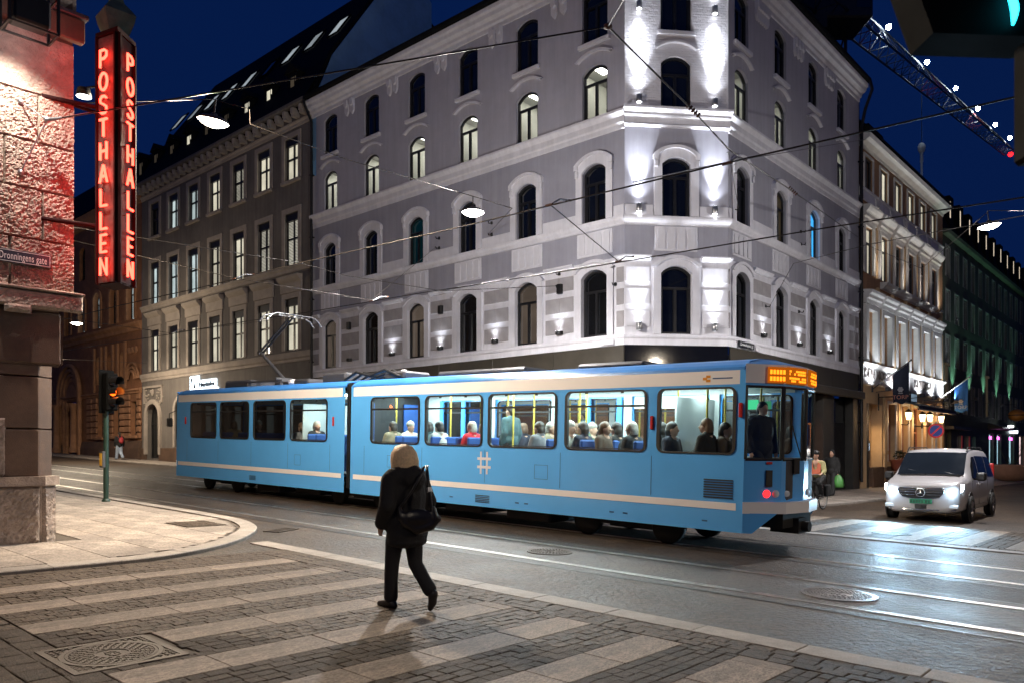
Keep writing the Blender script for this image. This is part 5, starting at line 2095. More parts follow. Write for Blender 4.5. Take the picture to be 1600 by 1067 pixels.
b = MB()
b.prism([xy(near), xy(rx), xy(bk), xy(lx)], zb, zt, 'z')
recalc(b.build('body', M_signdarkred, pn, I4).data)
cen = (near + bk) / 2
b = MB()
big = [near + (near - cen) * .14, rx + (rx - cen) * .14, bk + (bk - cen) * .14, lx + (lx - cen) * .14]
b.prism([xy(p) for p in big], zt + .003, zt + .07, 'z')
recalc(b.build('top_plate', M_signdarkred, pn, I4).data)
b = MB()
b.T = Matrix.Translation((cen.x, cen.y, 0))
b.lathe([(.20, zt + .07), (.30, zt + .30), (.33, zt + .42), (.26, zt + .50), (.14, zt + .62), (.10, zt + .74), (.13, zt + .82), (.09, zt + .95), (.03, zt + 1.1)], 4, smooth=False)
b.build('cap', M_verd, pn, I4)
for s, (o_, d_) in enumerate(((near, da), (near, db_))):
    nrm = Vector((d_.y, -d_.x, 0))
    if nrm.y > 0 or s == 1:
        nrm = nrm if s == 1 else -nrm
    FMs = Matrix(((d_.x, nrm.x, 0, o_.x), (d_.y, nrm.y, 0, o_.y), (0, 0, 1, 0), (0, 0, 0, 1)))
    # rims down both edges of the face
    b = MB()
    b.box(.0, .03, .002, .05, zb, zt)
    b.box(WF - .03, WF, .002, .05, zb, zt)
    b.build('rim', M_signdarkred, pn, FMs)
    b = MB()
    b.box(.031, WF - .031, .002, .012, zb + .02, zt - .02)
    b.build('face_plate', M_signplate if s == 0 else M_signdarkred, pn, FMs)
    flip = -1 if s == 0 else 1
    strokes = {
        'P': [[(-.5, -1), (-.5, 1), (.15, 1), (.5, .75), (.5, .25), (.15, 0), (-.5, 0)]],
        'O': [[(.6 * math.cos(2 * PI * k / 14), math.sin(2 * PI * k / 14)) for k in range(15)]],
        'S': [[(.5, .7), (.2, 1), (-.25, 1), (-.52, .7), (-.45, .3), (0, .05), (.45, -.25), (.52, -.65), (.25, -1), (-.25, -1), (-.55, -.7)]],
        'T': [[(-.6, 1), (.6, 1)], [(0, 1), (0, -1)]],
        'H': [[(-.5, 1), (-.5, -1)], [(.5, 1), (.5, -1)], [(-.5, 0), (.5, 0)]],
        'A': [[(-.6, -1), (-.05, 1), (.05, 1), (.6, -1)], [(-.38, -.25), (.38, -.25)]],
        'L': [[(-.45, 1), (-.45, -1), (.55, -1)]],
        'E': [[(.5, 1), (-.45, 1), (-.45, -1), (.5, -1)], [(-.45, 0), (.35, 0)]],
        'N': [[(-.5, -1), (-.5, 1), (.5, -1), (.5, 1)]]}
    for k, chh in enumerate('POSTHALLEN'):
        zc = zt - .40 - k * .362
        b = MB()
        for st in strokes[chh]:
            pts = [(WF / 2 + flip * p[0] * .145, .075, zc + p[1] * .132) for p in st]
            b.tube(pts, .021, 6, smooth=True)
        o = b.build('letter', M_neoncore, pn, FMs)
        b = MB()
        b.tube([(WF / 2 + flip * strokes[chh][0][0][0] * .125, .0, zc + strokes[chh][0][0][1] * .12), (WF / 2 + flip * strokes[chh][0][0][0] * .125, .075, zc + strokes[chh][0][0][1] * .12)], .012, 5)
        b.build('tube_holder', M_steel, o, FMs)
    c_ = FMs @ Vector((WF * .35, .55, 0))
    for z in (4.9, 5.9, 6.9, 7.8) if s == 0 else ():
        lamp('POINT', (c_.x, c_.y, z), 8.0, (1.0, .012, .012), .2, name='neon_light', parent=pn)
for z in (5.30, 7.18):
    b = MB()
    a = FRP @ Vector((4.15, .02, z))
    c = lx + da * 0 + Vector((0, 0, z))
    b.tube([a, (c.x, c.y, z)], .035, 6)
    a2 = FRP @ Vector((4.58, -.02, z + .02))
    b.build('bracket', M_signdarkred, pn, I4)
    b = MB()
    b.tube([a2, (bk.x, bk.y, z + .02)], .03, 6)
    b.build('bracket', M_signdarkred, pn, I4)
# spotlight on an arm behind the sign
sp = thing('spotlight', Matrix.Translation(at(133, 150, 13.4)), 'small bright spotlight on the wall corner beside the neon column', 'spotlight')
p = at(131, 152, 13.4)
b = MB()
b.lathe([(.02, .16), (.10, .14), (.13, .0), (.12, .0)], 12)
b.tube([(0, 0, .15), (.15, .1, .22)], .02, 5)
b.build('housing', M_black, sp, Matrix.Translation(p))
b = MB()
b.lathe([(.001, -.01), (.118, .002)], 12)
b.build('lens', M_lampglow, sp, Matrix.Translation(p))
# ------------------------------------------------------------------ the blue articulated tram
M_tblue = mat('tram_blue_paint', (.095, .40, .90), .24, .05, .8, .02, 20, coat=.4, rv=.06)
M_tblue_d = mat('tram_roof_blue', (.05, .24, .66), .32, .12, 1, .02, 20, dirt=.2, ds=.8)
M_tcream = mat('tram_cream_band', (.76, .76, .79), .32, .04, 1, 0)
M_rubber = mat('black_rubber', (.012, .012, .013), .55, .2)
M_under = mat('underframe_black', (.010, .010, .010), .7, .3)
M_tglass = clear_glass('tram_window', (.90, .96, .97), .06)
M_tglass_d = clear_glass('tram_window_tinted', (.16, .18, .20), .05)
M_tin = mat('tram_inner_panel', (.48, .52, .52), .5, .06)
M_tinceil = mat('tram_ceiling', (.66, .68, .66), .5, .04)
M_tfloor = mat('tram_floor', (.08, .08, .09), .6)
M_seat = mat('blue_seat_fabric', (.015, .07, .26), .8, .15)
M_yellow = mat('yellow_handrail', (.52, .40, .07), .35, .05)
M_tled = emit('tram_ceiling_light', (.80, 1.0, .98), 42)
M_tled_dim = emit('tram_ceiling_light_dim', (.86, 1.0, .98), 1.0)
M_amber = emit('amber_display', (1.0, .20, .01), 3.2)
M_amberbg = emit('amber_display_glow', (1.0, .22, .01), .40)
M_tail = emit('red_tail_light', (1.0, .010, .012), 6)
M_tglass_far = clear_glass('tram_window_far', (.80, .86, .88), .28)
M_redplastic = mat('red_marker_plastic', (.45, .02, .02), .3)
M_headlens = mat('lamp_lens_clear', (.6, .65, .7), .08, .05, spec=.8)
M_alu = mat('brushed_metal', (.5, .5, .5), .3, .1, metal=.9)

VC = 13.3
FT = Matrix(((D1.x, -D2.x, 0, D2.x * VC), (D1.y, -D2.y, 0, D2.y * VC), (G1, 0, 1, G(0, VC)), (0, 0, 0, 1)))
FT = frame(Vector((D2.x * VC, D2.y * VC, G(0, VC))), D1, G1)          # x = metres up the street, y = towards the near kerb
tr = thing('tram', FT @ T(13, 0, 0), 'sky blue two part tram with cream bands and lit saloon crossing the junction', 'tram')
HW = 1.2
Z0, ZS0, ZS1, ZW0, ZW1, ZB0, ZB1, ZR = .38, .745, .865, 1.66, 2.79, 2.83, 3.06, 3.18


def panel_side(y, x0, x1, wins, name='side_panel'):
    s = 1 if y > 0 else -1
    ops = [(a + (c - a) / 2, c - a, ZW0, ZW1, 0) for (a, c) in wins]

    def strip(z0, z1, m, off=0, xa=x0, xb=x1):
        b = MB()
        o_ = [q for q in ops] if z0 < ZW1 and z1 > ZW0 else []
        xs = sorted({xa, xb} | {q for o in o_ for q in (o[0] - o[1] / 2, o[0] + o[1] / 2)})
        zs = sorted({z0, z1} | ({ZW0, ZW1} if o_ else set()))
        zs = [z for z in zs if z0 <= z <= z1]
        for i in range(len(xs) - 1):
            for j in range(len(zs) - 1):
                cx_, cz_ = (xs[i] + xs[i + 1]) / 2, (zs[j] + zs[j + 1]) / 2
                if any(abs(cx_ - o[0]) < o[1] / 2 and o[2] < cz_ < o[3] for o in o_):
                    continue
                b.quad((xs[i], y + off * s, zs[j]), (xs[i + 1], y + off * s, zs[j]), (xs[i + 1], y + off * s, zs[j + 1]), (xs[i], y + off * s, zs[j + 1]))
        # corner fillets of the rounded windows
        for o in o_:
            r = .11
            for (sx, sz) in ((-1, -1), (1, -1), (1, 1), (-1, 1)):
                cx_ = o[0] + sx * (o[1] / 2 - r)
                cz_ = (ZW0 + r) if sz < 0 else (ZW1 - r)
                ex, ez = o[0] + sx * o[1] / 2, ZW0 if sz < 0 else ZW1
                P = [(cx_ + sx * r * math.cos(PI / 2 * q / 5), y + off * s, cz_ + sz * r * math.sin(PI / 2 * q / 5)) for q in range(6)]
                for q in range(5):
                    b.poly([P[q], P[q + 1], (ex, y + off * s, ez)])
        return b.build(name, m, tr, FT)
    # the side bulges slightly: flat lower panel, stripe proud of it
    strip(Z0, ZS0 - .001, M_tblue)
    strip(ZS0, ZS1, M_tcream, .006, x0 + .12, x1 - .12).name = 'stripe'
    strip(ZS0 - .001, ZB0, M_tblue)
    strip(ZB0, ZB1 - .001, M_tcream, .002, x0 + .1, x1 - .1).name = 'stripe'
    strip(ZB0, ZB1 - .001, M_tblue)


def rounded(a, c, r=.11, n=5, ins=0.0):
    P = []
    x0, x1, z0, z1 = a + ins, c - ins, ZW0 + ins, ZW1 - ins
    r = max(.02, r - ins)
    for (cx_, cz_, st) in ((x1 - r, z1 - r, 0), (x0 + r, z1 - r, 90), (x0 + r, z0 + r, 180), (x1 - r, z0 + r, 270)):
        for k in range(n + 1):
            w = R(st + 90 * k / n)
            P.append((cx_ + r * math.cos(w), cz_ + r * math.sin(w)))
    return P


def tram_window(a, c, y, glass, bar=True, hop=False):
    s = 1 if y > 0 else -1
    b = MB()
    o, i_ = rounded(a - .035, c + .035, .135), rounded(a, c, .11, ins=.03)
    n = len(o)
    for k in range(n):
        q = (k + 1) % n
        b.quad((o[k][0], y + .012 * s, o[k][1]), (o[q][0], y + .012 * s, o[q][1]), (i_[q][0], y + .012 * s, i_[q][1]), (i_[k][0], y + .012 * s, i_[k][1]))
        b.quad((i_[k][0], y + .012 * s, i_[k][1]), (i_[q][0], y + .012 * s, i_[q][1]), (i_[q][0], y - .05 * s, i_[q][1]), (i_[k][0], y - .05 * s, i_[k][1]))
    if bar:
        b.box(a + .03, c - .03, y - .02, y + .014, 2.475, 2.515)
        b.box(a + .03, c - .03, y - .02, y + .014, 1.70, 1.715)
    w_ = b.build('window', M_rubber, tr, FT)
    b = MB()
    b.poly([(p[0], y - .012 * s, p[1]) for p in rounded(a, c, .11, ins=.028)])
    b.build('pane', glass, w_, FT)
    if bar:
        b = MB()
        for (x0, x1) in ((a + .3 * (c - a) - .06, a + .3 * (c - a)), (a + .72 * (c - a), a + .72 * (c - a) + .06)):
            b.box(x0, x1, y - .01, y + .012, 2.73, 2.765)
        b.build('latch', M_rubber, w_, FT, kind='stuff')


WR = [(17.39, 19.10), (19.37, 21.04), (21.33, 23.01), (23.27, 24.95)]
WF_ = [(5.95, 7.39), (7.66, 9.46), (9.72, 11.53), (11.75, 13.53), (13.77, 15.53)]
panel_side(HW, 16.62, 25.95, WR)
panel_side(HW, 5.77, 16.36, WF_)
panel_side(-HW, 16.62, 25.95, WR)
panel_side(-HW, 5.77, 16.36, WF_)
for k, (a, c) in enumerate(WR):
    tram_window(a, c, HW, M_tglass if k == 0 else M_tglass_d)
    tram_window(a, c, -HW, M_tglass_d)
for k, (a, c) in enumerate(WF_):
    tram_window(a, c, HW, M_tglass, bar=(k > 0))
    tram_window(a, c, -HW, M_tglass_far, bar=True)


# roofs: barrel sections
def roof(x0, x1, front=False):
    b = MB()
    P = [(HW, ZB1), (HW - .02, ZB1 + .05), (HW - .09, ZR - .02), (HW - .25, ZR + .05), (HW - .6, ZR + .11), (0, ZR + .14)]
    P = P + [(-p[0], p[1]) for p in reversed(P[:-1])]
    n = len(P)
    for i in range(n - 1):
        b.quad((x0, P[i][0], P[i][1]), (x1, P[i][0], P[i][1]), (x1, P[i + 1][0], P[i + 1][1]), (x0, P[i + 1][0], P[i + 1][1]))
    for x in (x0, x1):
        b.poly([(x, p[0], p[1]) for p in P])
    o = b.build('roof', M_tblue_d, tr, FT)
    recalc(o.data)


roof(16.62, 25.9)
roof(5.80, 16.36)
# articulation: bellows between the sections
b = MB()
for k in range(5):
    x = 16.38 + k * .05
    b.box(x, x + .03, -HW + .06, HW - .06 - .01 * (k % 2), .5, ZR)
b.box(16.36, 16.62, -HW + .09, HW - .10, .45, ZR - .05)
b.build('bellows', M_rubber, tr, FT)
# outlines of both cab ends: near corner, cut facet, narrow face, far corner
FO = [(5.77, HW), (5.36, .66), (5.24, 0), (5.36, -.66), (5.77, -HW)]
BO = [(25.95, HW), (26.35, .62), (26.5, 0), (26.35, -.62), (25.95, -HW)]


def cab(o, front):
    nm = 'front' if front else 'rear'

    def facet(z0, z1, m, off=0.0, idx=range(4), cut=(0, 1), name='cab_panel'):
        b = MB()
        for i in idx:
            (xa, ya), (xb, yb) = o[i], o[i + 1]
            dx, dy = xb - xa, yb - ya
            l = math.hypot(dx, dy)
            nx, ny = (dy / l, -dx / l)
            if (nx > 0) == front:
                nx, ny = -nx, -ny
            a = (xa + dx * cut[0] + nx * off, ya + dy * cut[0] + ny * off)
            c = (xa + dx * cut[1] + nx * off, ya + dy * cut[1] + ny * off)
            k0, k1 = (-.0, -.0)
            b.quad((a[0], a[1], z0), (c[0], c[1], z0), (c[0], c[1], z1), (a[0], a[1], z1))
        return b.build(name, m, tr, FT)
    facet(.70, ZW0 - .06, M_tblue)
    facet(ZW1, ZB0 + .02, M_tblue)
    facet(ZB0 + .02, ZR - .02, M_tcream)
    # posts between the windscreens
    for i in range(4):
        for cut in ((0, .035), (.965, 1)):
            facet(ZW0 - .06, ZW1, M_tblue, 0, [i], cut)
    # black rubber round each windscreen, glass
    for i in range(4):
        (xa, ya), (xb, yb) = o[i], o[i + 1]
        b = MB()
        A = Vector((xa + (xb - xa) * .035, ya + (yb - ya) * .035, 0))
        C = Vector((xa + (xb - xa) * .965, ya + (yb - ya) * .965, 0))
        z0, z1 = ZW0 - .06, ZW1
        q = [Vector((A.x, A.y, z0)), Vector((C.x, C.y, z0)), Vector((C.x, C.y, z1)), Vector((A.x, A.y, z1))]
        b.tube(q + [q[0]], .03, 5, smooth=False)
        w_ = b.build('windscreen', M_rubber, tr, FT)
        b = MB()
        b.quad(*q)
        b.build('pane', M_tglass if front else M_tglass_d, w_, FT)
    # roof cap: slopes down over the cab
    b = MB()
    inner = [(5.80, HW - .25), (5.80, -HW + .25)] if front else [(25.9, HW - .25), (25.9, -HW + .25)]
    x0 = inner[0][0]
    top = [(x0, p) for p in (HW, HW * .5, 0, -HW * .5, -HW)]
    zt = [ZB1 + .06, ZR + .10, ZR + .13, ZR + .10, ZB1 + .06]
    for i in range(4):
        b.quad((o[i][0], o[i][1], ZR - .02), (o[i + 1][0], o[i + 1][1], ZR - .02), (top[i + 1][0], top[i + 1][1], zt[i + 1]), (top[i][0], top[i][1], zt[i]))
    recalc(b.build('roof', M_tblue_d, tr, FT).data)
    # bumper: cream ring standing proud
    b = MB()
    s = -1 if front else 1
    P = [(x + s * (.10 if 0 < i < 4 else .0), y * (1.03 if 0 < i < 4 else 1.01)) for i, (x, y) in enumerate(o)]
    Q = [(x - s * .02, y * .97) for (x, y) in o]
    poly = P + list(reversed(Q))
    b.prism(poly, ZS0 - .04, ZS1 + .03, 'z')
    recalc(b.build('bumper', M_tcream, tr, FT).data)
    # skirt under the near corner, coupler
    b = MB()
    b.poly([(o[0][0], HW, Z0), (o[0][0], HW, .71), (o[0][0] + s * .42, HW - .38, .71), (o[0][0] + s * .12, HW - .1, Z0)])
    b.build('cab_skirt', M_tblue, tr, FT)
    b = MB()
    b.poly([(o[0][0], -HW, Z0), (o[0][0], -HW, .71), (o[0][0] + s * .42, -HW + .38, .71), (o[0][0] + s * .12, -HW + .1, Z0)])
    b.build('cab_skirt', M_tblue, tr, FT)
    b = MB()
    xm = o[2][0]
    b.box(min(xm, xm - s * .5), max(xm, xm - s * .5), -.18, .18, .34, .6)
    b.tube([(xm - s * .2, 0, .46), (xm + s * .12, 0, .46)], .09, 8)
    b.box(min(xm - s * .1, xm - s * .9), max(xm - s * .45, xm - s * .9), -.6, .6, .45, .7)
    b.build('coupler', M_under, tr, FT)


cab(FO, True)
cab(BO, False)


def facet_frame(o, i, t=.5):
    (xa, ya), (xb, yb) = o[i], o[i + 1]
    d = Vector((xb - xa, yb - ya, 0)).normalized()
    n = Vector((d.y, -d.x, 0))
    p = Vector((xa + (xb - xa) * t, ya + (yb - ya) * t, 0))
    if n.dot(p - Vector((12, 0, 0)) if xa < 12 else p - Vector((20, 0, 0))) < 0:
        n = -n
    return FT @ Matrix(((d.x, n.x, 0, p.x), (d.y, n.y, 0, p.y), (0, 0, 1, 0), (0, 0, 0, 1)))


# destination display above the windscreen: two rows of amber dots
for i in (1, 2):
    F = facet_frame(FO, i)
    b = MB()
    b.box(-.27, .27, .01, .05, 2.86, 3.13)
    d_ = b.build('destination_display', M_amberbg, tr, F)
    b = MB()
    r2 = random.Random(5 + i)
    for row in (0, 1):
        x = -.25
        while x < .23:
            w_ = r2.choice((.018, .03, .042))
            for q in range(2):
                if r2.random() < .8:
                    b.box(x, min(.25, x + w_), .051, .056, 2.885 + row * .115 + q * .045, 2.918 + row * .115 + q * .045)
            x += w_ + .012
    b.build('dots', M_amber, d_, F, kind='stuff')
F = facet_frame(FO, 0, .8)
b = MB()
b.box(-.16, .16, .012, .05, 2.86, 3.12)
b.build('destination_display', M_amberbg, tr, F)
b = MB()
for k in range(5):
    for row in (0, 1):
        b.box(-.14 + k * .058, -.10 + k * .058, .051, .056, 2.89 + row * .11, 2.96 + row * .11)
b.build('display_dots', M_amber, tr, F, kind='stuff')
# lamps at the front: red tail light, clear lamps, reflector slot
for (i, t_, kind) in ((0, .62, 'tail'), (0, .86, 'clear'), (1, .25, 'clear'), (2, .4, 'clear'), (3, .38, 'tail')):
    F = facet_frame(FO, i, t_)
    b = MB()
    b.lathe([(.001, .04), (.04, .035), (.058, .015), (.065, .0)], 14)
    M = F @ T(0, .0, 1.03) @ Matrix.Rotation(R(-90), 4, 'X')
    b.build('tail_light' if kind == 'tail' else 'headlight', M_tail if kind == 'tail' else M_headlens, tr, M)
F = facet_frame(FO, 0, .66)
b = MB()
b.box(-.055, .055, .004, .03, 1.15, 1.42)
b.build('slot', M_rubber, tr, F)
b = MB()
b.box(-.05, .05, .004, .025, 1.52, 1.56)
b.build('marker', M_redplastic, tr, F)
# wipers and mirror
b = MB()
F = facet_frame(FO, 1)
b.tube([(.2, .04, 1.58), (.0, .05, 1.9), (-.15, .05, 2.2)], .012, 5)
b.box(-.06, .1, .03, .06, 1.36, 1.62)
b.build('wiper', M_rubber, tr, F)
b = MB()
b.tube([(26.05, HW - .02, 2.55), (26.15, HW + .16, 2.45), (26.15, HW + .16, 2.2)], .015, 5)
b.bbox(26.05, 26.25, HW + .08, HW + .22, 2.0, 2.3, .03)
b.build('mirror', M_rubber, tr, FT)
# side details: red markers, ventilation louvres, hatches, fleet mark
for (x, z) in ((7.52, 2.19), (25.3, 2.22), (17.1, 2.2), (5.84, 2.4)):
    b = MB()
    b.bbox(x - .035, x + .035, HW + .001, HW + .03, z - .12, z + .12, .012)
    b.build('side_marker', M_redplastic, tr, FT)
for k in range(8):
    b = MB()
    z = .93 + k * .042
    b.box(5.95, 6.48, HW + .001, HW + .012, z, z + .02)
    b.build('louvre', M_rubber, tr, FT)
for k in range(5):
    b = MB()
    b.box(11.48, 11.9, HW + .001, HW + .008, .47 + k * .035, .485 + k * .035)
    b.build('louvre', M_rubber, tr, FT)
for k in range(4):
    b = MB()
    b.box(20.9, 21.25, HW + .001, HW + .008, .48 + k * .035, .495 + k * .035)
    b.build('louvre', M_rubber, tr, FT)
M_seam = mat('panel_seam', (.02, .09, .25), .5)
b = MB()
for x in (7.52, 9.59, 11.64, 13.65, 15.8, 17.25, 19.23, 21.18, 23.14, 25.2):
    b.box(x - .005, x + .005, HW + .001, HW + .003, .9, 1.6)
for (x, w_, z) in ((9.9, .35, 1.05), (18.6, .3, 1.0), (14.6, .3, 1.1)):
    for q in ((x, x + w_, z, z + .008), (x, x + w_, z + .28, z + .288), (x, x + .008, z, z + .288), (x + w_ - .008, x + w_, z, z + .288)):
        b.box(q[0], q[1], HW + .001, HW + .003, q[2], q[3])
for x in (8.0, 8.3, 10.4, 10.65, 12.6, 6.4):
    b.box(x, x + .10, HW + .001, HW + .006, .52, .545)
b.build('panel_seams', M_seam, tr, FT, kind='stuff')
M_mark = mat('pale_fleet_mark', (.60, .62, .70), .4, .03)
b = MB()
mx, mz = 11.66, 1.32
for s in (-.09, .09):
    b.box(mx - .20, mx + .20, HW + .002, HW + .005, mz + s - .028, mz + s + .028)
    b.box(mx + s - .025, mx + s + .025, HW + .0055, HW + .008, mz - .24, mz + .24)
b.build('fleet_mark', M_mark, tr, FT)
M_orangemark = mat('orange_band_mark', (.75, .30, .02), .5)
b = MB()
for k in range(3):
    w = 2 * PI * k / 3
    b.box(6.42 + .04 * math.cos(w), 6.50 + .04 * math.cos(w), HW + .004, HW + .008, 2.93 + .04 * math.sin(w) - .02, 2.93 + .04 * math.sin(w) + .025)
b.build('band_mark', M_orangemark, tr, FT)
b = MB()
b.box(6.0, 6.36, HW + .004, HW + .007, 2.925, 2.945)
b.build('band_mark', M_seam, tr, FT)
# under the floor: bogies with wheels, boxes, shadow pan
b = MB()
b.box(5.9, 16.2, -.95, .95, .42, .60)
b.box(16.8, 25.8, -.95, .95, .42, .60)
b.build('underframe', M_under, tr, FT)
for xb in (8.3, 16.5, 23.6):
    bo = MB()
    bo.box(xb - 1.2, xb + 1.2, .62, .80, .26, .46)
    bo.box(xb - 1.2, xb + 1.2, -.80, -.62, .26, .46)
    bo.box(xb - .5, xb + .5, -.6, .6, .2, .4)
    o = bo.build('bogie', M_under, tr, FT)
    for x in (xb - .9, xb + .9):
        for s in (-.75, .75):
            w = MB()
            w.T = T(x, s, .33) @ Matrix.Rotation(R(90), 4, 'X')
            w.lathe([(.001, -.07), (.30, -.07), (.33, -.05), (.33, .05), (.30, .06), (.12, .04), (.001, .04)], 20)
            w.build('wheel', M_under, o, FT)
for k, x in enumerate((10.6, 12.5, 14.4, 18.6, 20.6)):
    piece('equipment_box', tr, FT, x - .6, x + .6, -.8, .98, .16 + .05 * (k % 2), .46, M_under, .03)
# roof gear: boxes, hoses, pantograph
for (x, w_, h_) in ((23.4, 1.6, .22), (19.8, .8, .15), (18.2, 1.1, .26), (15.6, .8, .2), (12.6, 2.8, .12), (9.0, 1.6, .10)):
    piece('roof_box', tr, FT, x - w_ / 2, x + w_ / 2, -.45, .45, ZR + .10, ZR + .12 + h_, M_darkgrey, .05)
b = MB()
for k in range(5):
    y = -.5 + k * .25
    b.tube([(17.6, y, ZR + .15), (17.1, y, ZR + .34), (16.5, y, ZR + .22), (15.9, y, ZR + .36), (15.3, y, ZR + .16)], .04, 6)
b.build('roof_hoses', M_rubber, tr, FT)
b = MB()
b.ball((18.0, .2, ZR + .28), (.14, .14, .12), 10, 6)
b.ball((15.4, .3, ZR + .26), (.12, .12, .10), 10, 6)
b.ball((20.5, .2, ZR + .20), (.2, .2, .1), 10, 6)
b.build('roof_insulator', M_tcream, tr, FT)
pg = MB()
bx = 21.6
pg.box(bx - .9, bx + 1.2, -.5, -.44, ZR + .22, ZR + .28)
pg.box(bx - .9, bx + 1.2, .44, .5, ZR + .22, ZR + .28)
pg.box(bx - .9, bx - .84, -.44, .44, ZR + .22, ZR + .28)
pg.box(bx + 1.14, bx + 1.2, -.44, .44, ZR + .22, ZR + .28)
for x in (bx - .8, bx + 1.1):
    for y in (-.47, .47):
        pg.tube([(x, y, ZR + .05), (x, y, ZR + .24)], .06, 7)
pg.tube([(bx - .2, -.3, ZR + .34), (bx - .2, .3, ZR + .34)], .05, 7)
pg.tube([(bx - .2, 0, ZR + .34), (bx + 1.15, 0, ZR + 1.22)], [.06, .05], 8)
pg.tube([(bx + 1.15, -.1, ZR + 1.22), (bx + 1.15, .1, ZR + 1.22)], .06, 8)
pg.tube([(bx + 1.15, .06, ZR + 1.22), (bx - .55, .06, ZR + 2.18)], [.04, .03], 7)
pg.tube([(bx + 1.15, -.06, ZR + 1.22), (bx - .55, -.06, ZR + 2.18)], [.04, .03], 7)
po = pg.build('pantograph', M_darkgrey, tr, FT)
ph = MB()
for x in (bx - .75, bx - .35):
    ph.tube([(x, -.95, ZR + 1.98), (x, -.8, ZR + 2.16), (x, -.6, ZR + 2.24), (x, .6, ZR + 2.24), (x, .8, ZR + 2.16), (x, .95, ZR + 1.98)], .022, 6)
ph.box(bx - .75, bx - .35, -.03, .03, ZR + 2.17, ZR + 2.21)
for y in (-.5, .5):
    ph.box(bx - .75, bx - .35, y - .02, y + .02, ZR + 2.19, ZR + 2.22)
ph.build('collector_head', M_alu, po, FT)

# the saloon inside
b = MB()
for (x0, x1) in ((5.9, 16.3), (16.7, 25.8)):
    b.box(x0, x1, -HW + .04, HW - .04, .80, .86)
b.build('saloon_floor', M_tfloor, tr, FT)
b = MB()
for (x0, x1) in ((7.0, 16.3), (16.7, 25.8)):
    b.box(x0, x1, -HW + .05, HW - .05, 2.93, 2.97)
b.build('saloon_ceiling', M_tinceil, tr, FT)
b = MB()
for (x0, x1, ws) in ((5.9, 16.3, WF_), (16.7, 25.8, WR)):
    for s in (-1, 1):
        b.quad((x0, s * (HW - .05), .86), (x1, s * (HW - .05), .86), (x1, s * (HW - .05), 1.60), (x0, s * (HW - .05), 1.60))
        b.quad((x0, s * (HW - .05), 2.82), (x1, s * (HW - .05), 2.82), (x1, s * (HW - .05), 2.93), (x0, s * (HW - .05), 2.93))
        e = [x0] + [q for w in sorted(ws) for q in w] + [x1]
        for k in range(0, len(e), 2):
            if e[k + 1] - e[k] > .05:
                b.box(e[k] + .03, e[k + 1] - .03, s * (HW - .05) - .02, s * (HW - .05) + .02, 1.6, 2.82)
b.build('saloon_lining', M_tin, tr, FT)
for (x0, x1, m) in ((7.2, 16.2, M_tled), (16.8, 18.6, M_tled), (18.8, 25.5, M_tled_dim)):
    n = max(1, int((x1 - x0) / 1.8))
    for k in range(n):
        a = x0 + (x1 - x0) * k / n
        c = x0 + (x1 - x0) * (k + 1) / n - .12
        for y in (-.55, .55):
            piece('ceiling_light', tr, FT, a, c, y - .12, y + .12, 2.90, 2.928, m)
# far doors (blue leaves), partitions, driver's bulkhead
for (a, c) in ((9.72, 11.53), (13.77, 15.53), (17.39, 19.1)):
    piece('door_leaf', tr, FT, a + .05, (a + c) / 2 - .02, -HW + .06, -HW + .12, .9, 1.72, M_tblue, .01)
    piece('door_leaf', tr, FT, (a + c) / 2 + .02, c - .05, -HW + .06, -HW + .12, .9, 1.72, M_tblue, .01)
    for q in (a + .06, (a + c) / 2, c - .06):
        b = MB()
        b.box(q - .06, q + .06, -HW + .07, -HW + .12, 1.72, 2.8)
        b.build('door_post', M_tblue, tr, FT)
piece('partition', tr, FT, 7.52, 7.56, -HW + .08, .35, .9, 2.7, M_tin)
piece('partition', tr, FT, 16.3, 16.34, -HW + .08, -.5, .9, 2.7, M_seat)
piece('partition', tr, FT, 16.3, 16.34, .5, HW - .08, .9, 2.7, M_seat)
piece('partition', tr, FT, 18.95, 18.99, -HW + .08, .9, .9, 2.7, M_tin)
M_dirsign = emit('green_exit_sign', (.1, .9, .4), .8)
piece('notice', tr, FT, 6.5, 6.9, -.9, -.88, 2.5, 2.68, M_dirsign)
piece('ad_board', tr, FT, 7.7, 9.4, -HW + .08, -HW + .09, 2.55, 2.8, M_tinceil)
for x in (7.9, 9.6, 10.3, 11.6, 12.4, 13.6, 14.6, 15.6, 17.6, 18.3, 6.9, 6.2):
    for y in ((-.35, .35) if rng.random() < .6 else (.35,)):
        b = MB()
        b.tube([(x, y, .86), (x, y, 2.93)], .022, 7)
        b.build('handrail', M_yellow, tr, FT)
b = MB()
b.bbox(-.24, .24, -.24, .24, .42, .50, .03)
b.add([], [])
b.bbox(.18, .25, -.24, .24, .44, 1.0, .03)
b.box(-.15, .15, -.12, .12, 0, .42)
seat_me = b.mesh('seat', M_seat)
SEATS = []
for x in (8.2, 9.0, 9.25 + .6, 12.1, 12.9, 13.3, 14.3, 15.0, 17.9, 18.7, 19.8, 20.7, 21.6, 22.4, 23.3, 24.2):
    for y in (.82, .34, -.85):
        f_ = rng.random() < .5
        M = FT @ T(x, y, .86) @ (Matrix.Rotation(PI, 4, 'Z') if f_ else I4)
        place('seat', seat_me, tr, M)
        SEATS.append((x, y, f_))
# driver's desk
piece('driver_desk', tr, FT, 5.3, 5.6, -.55, .55, .9, 1.62, M_darkgrey, .05)
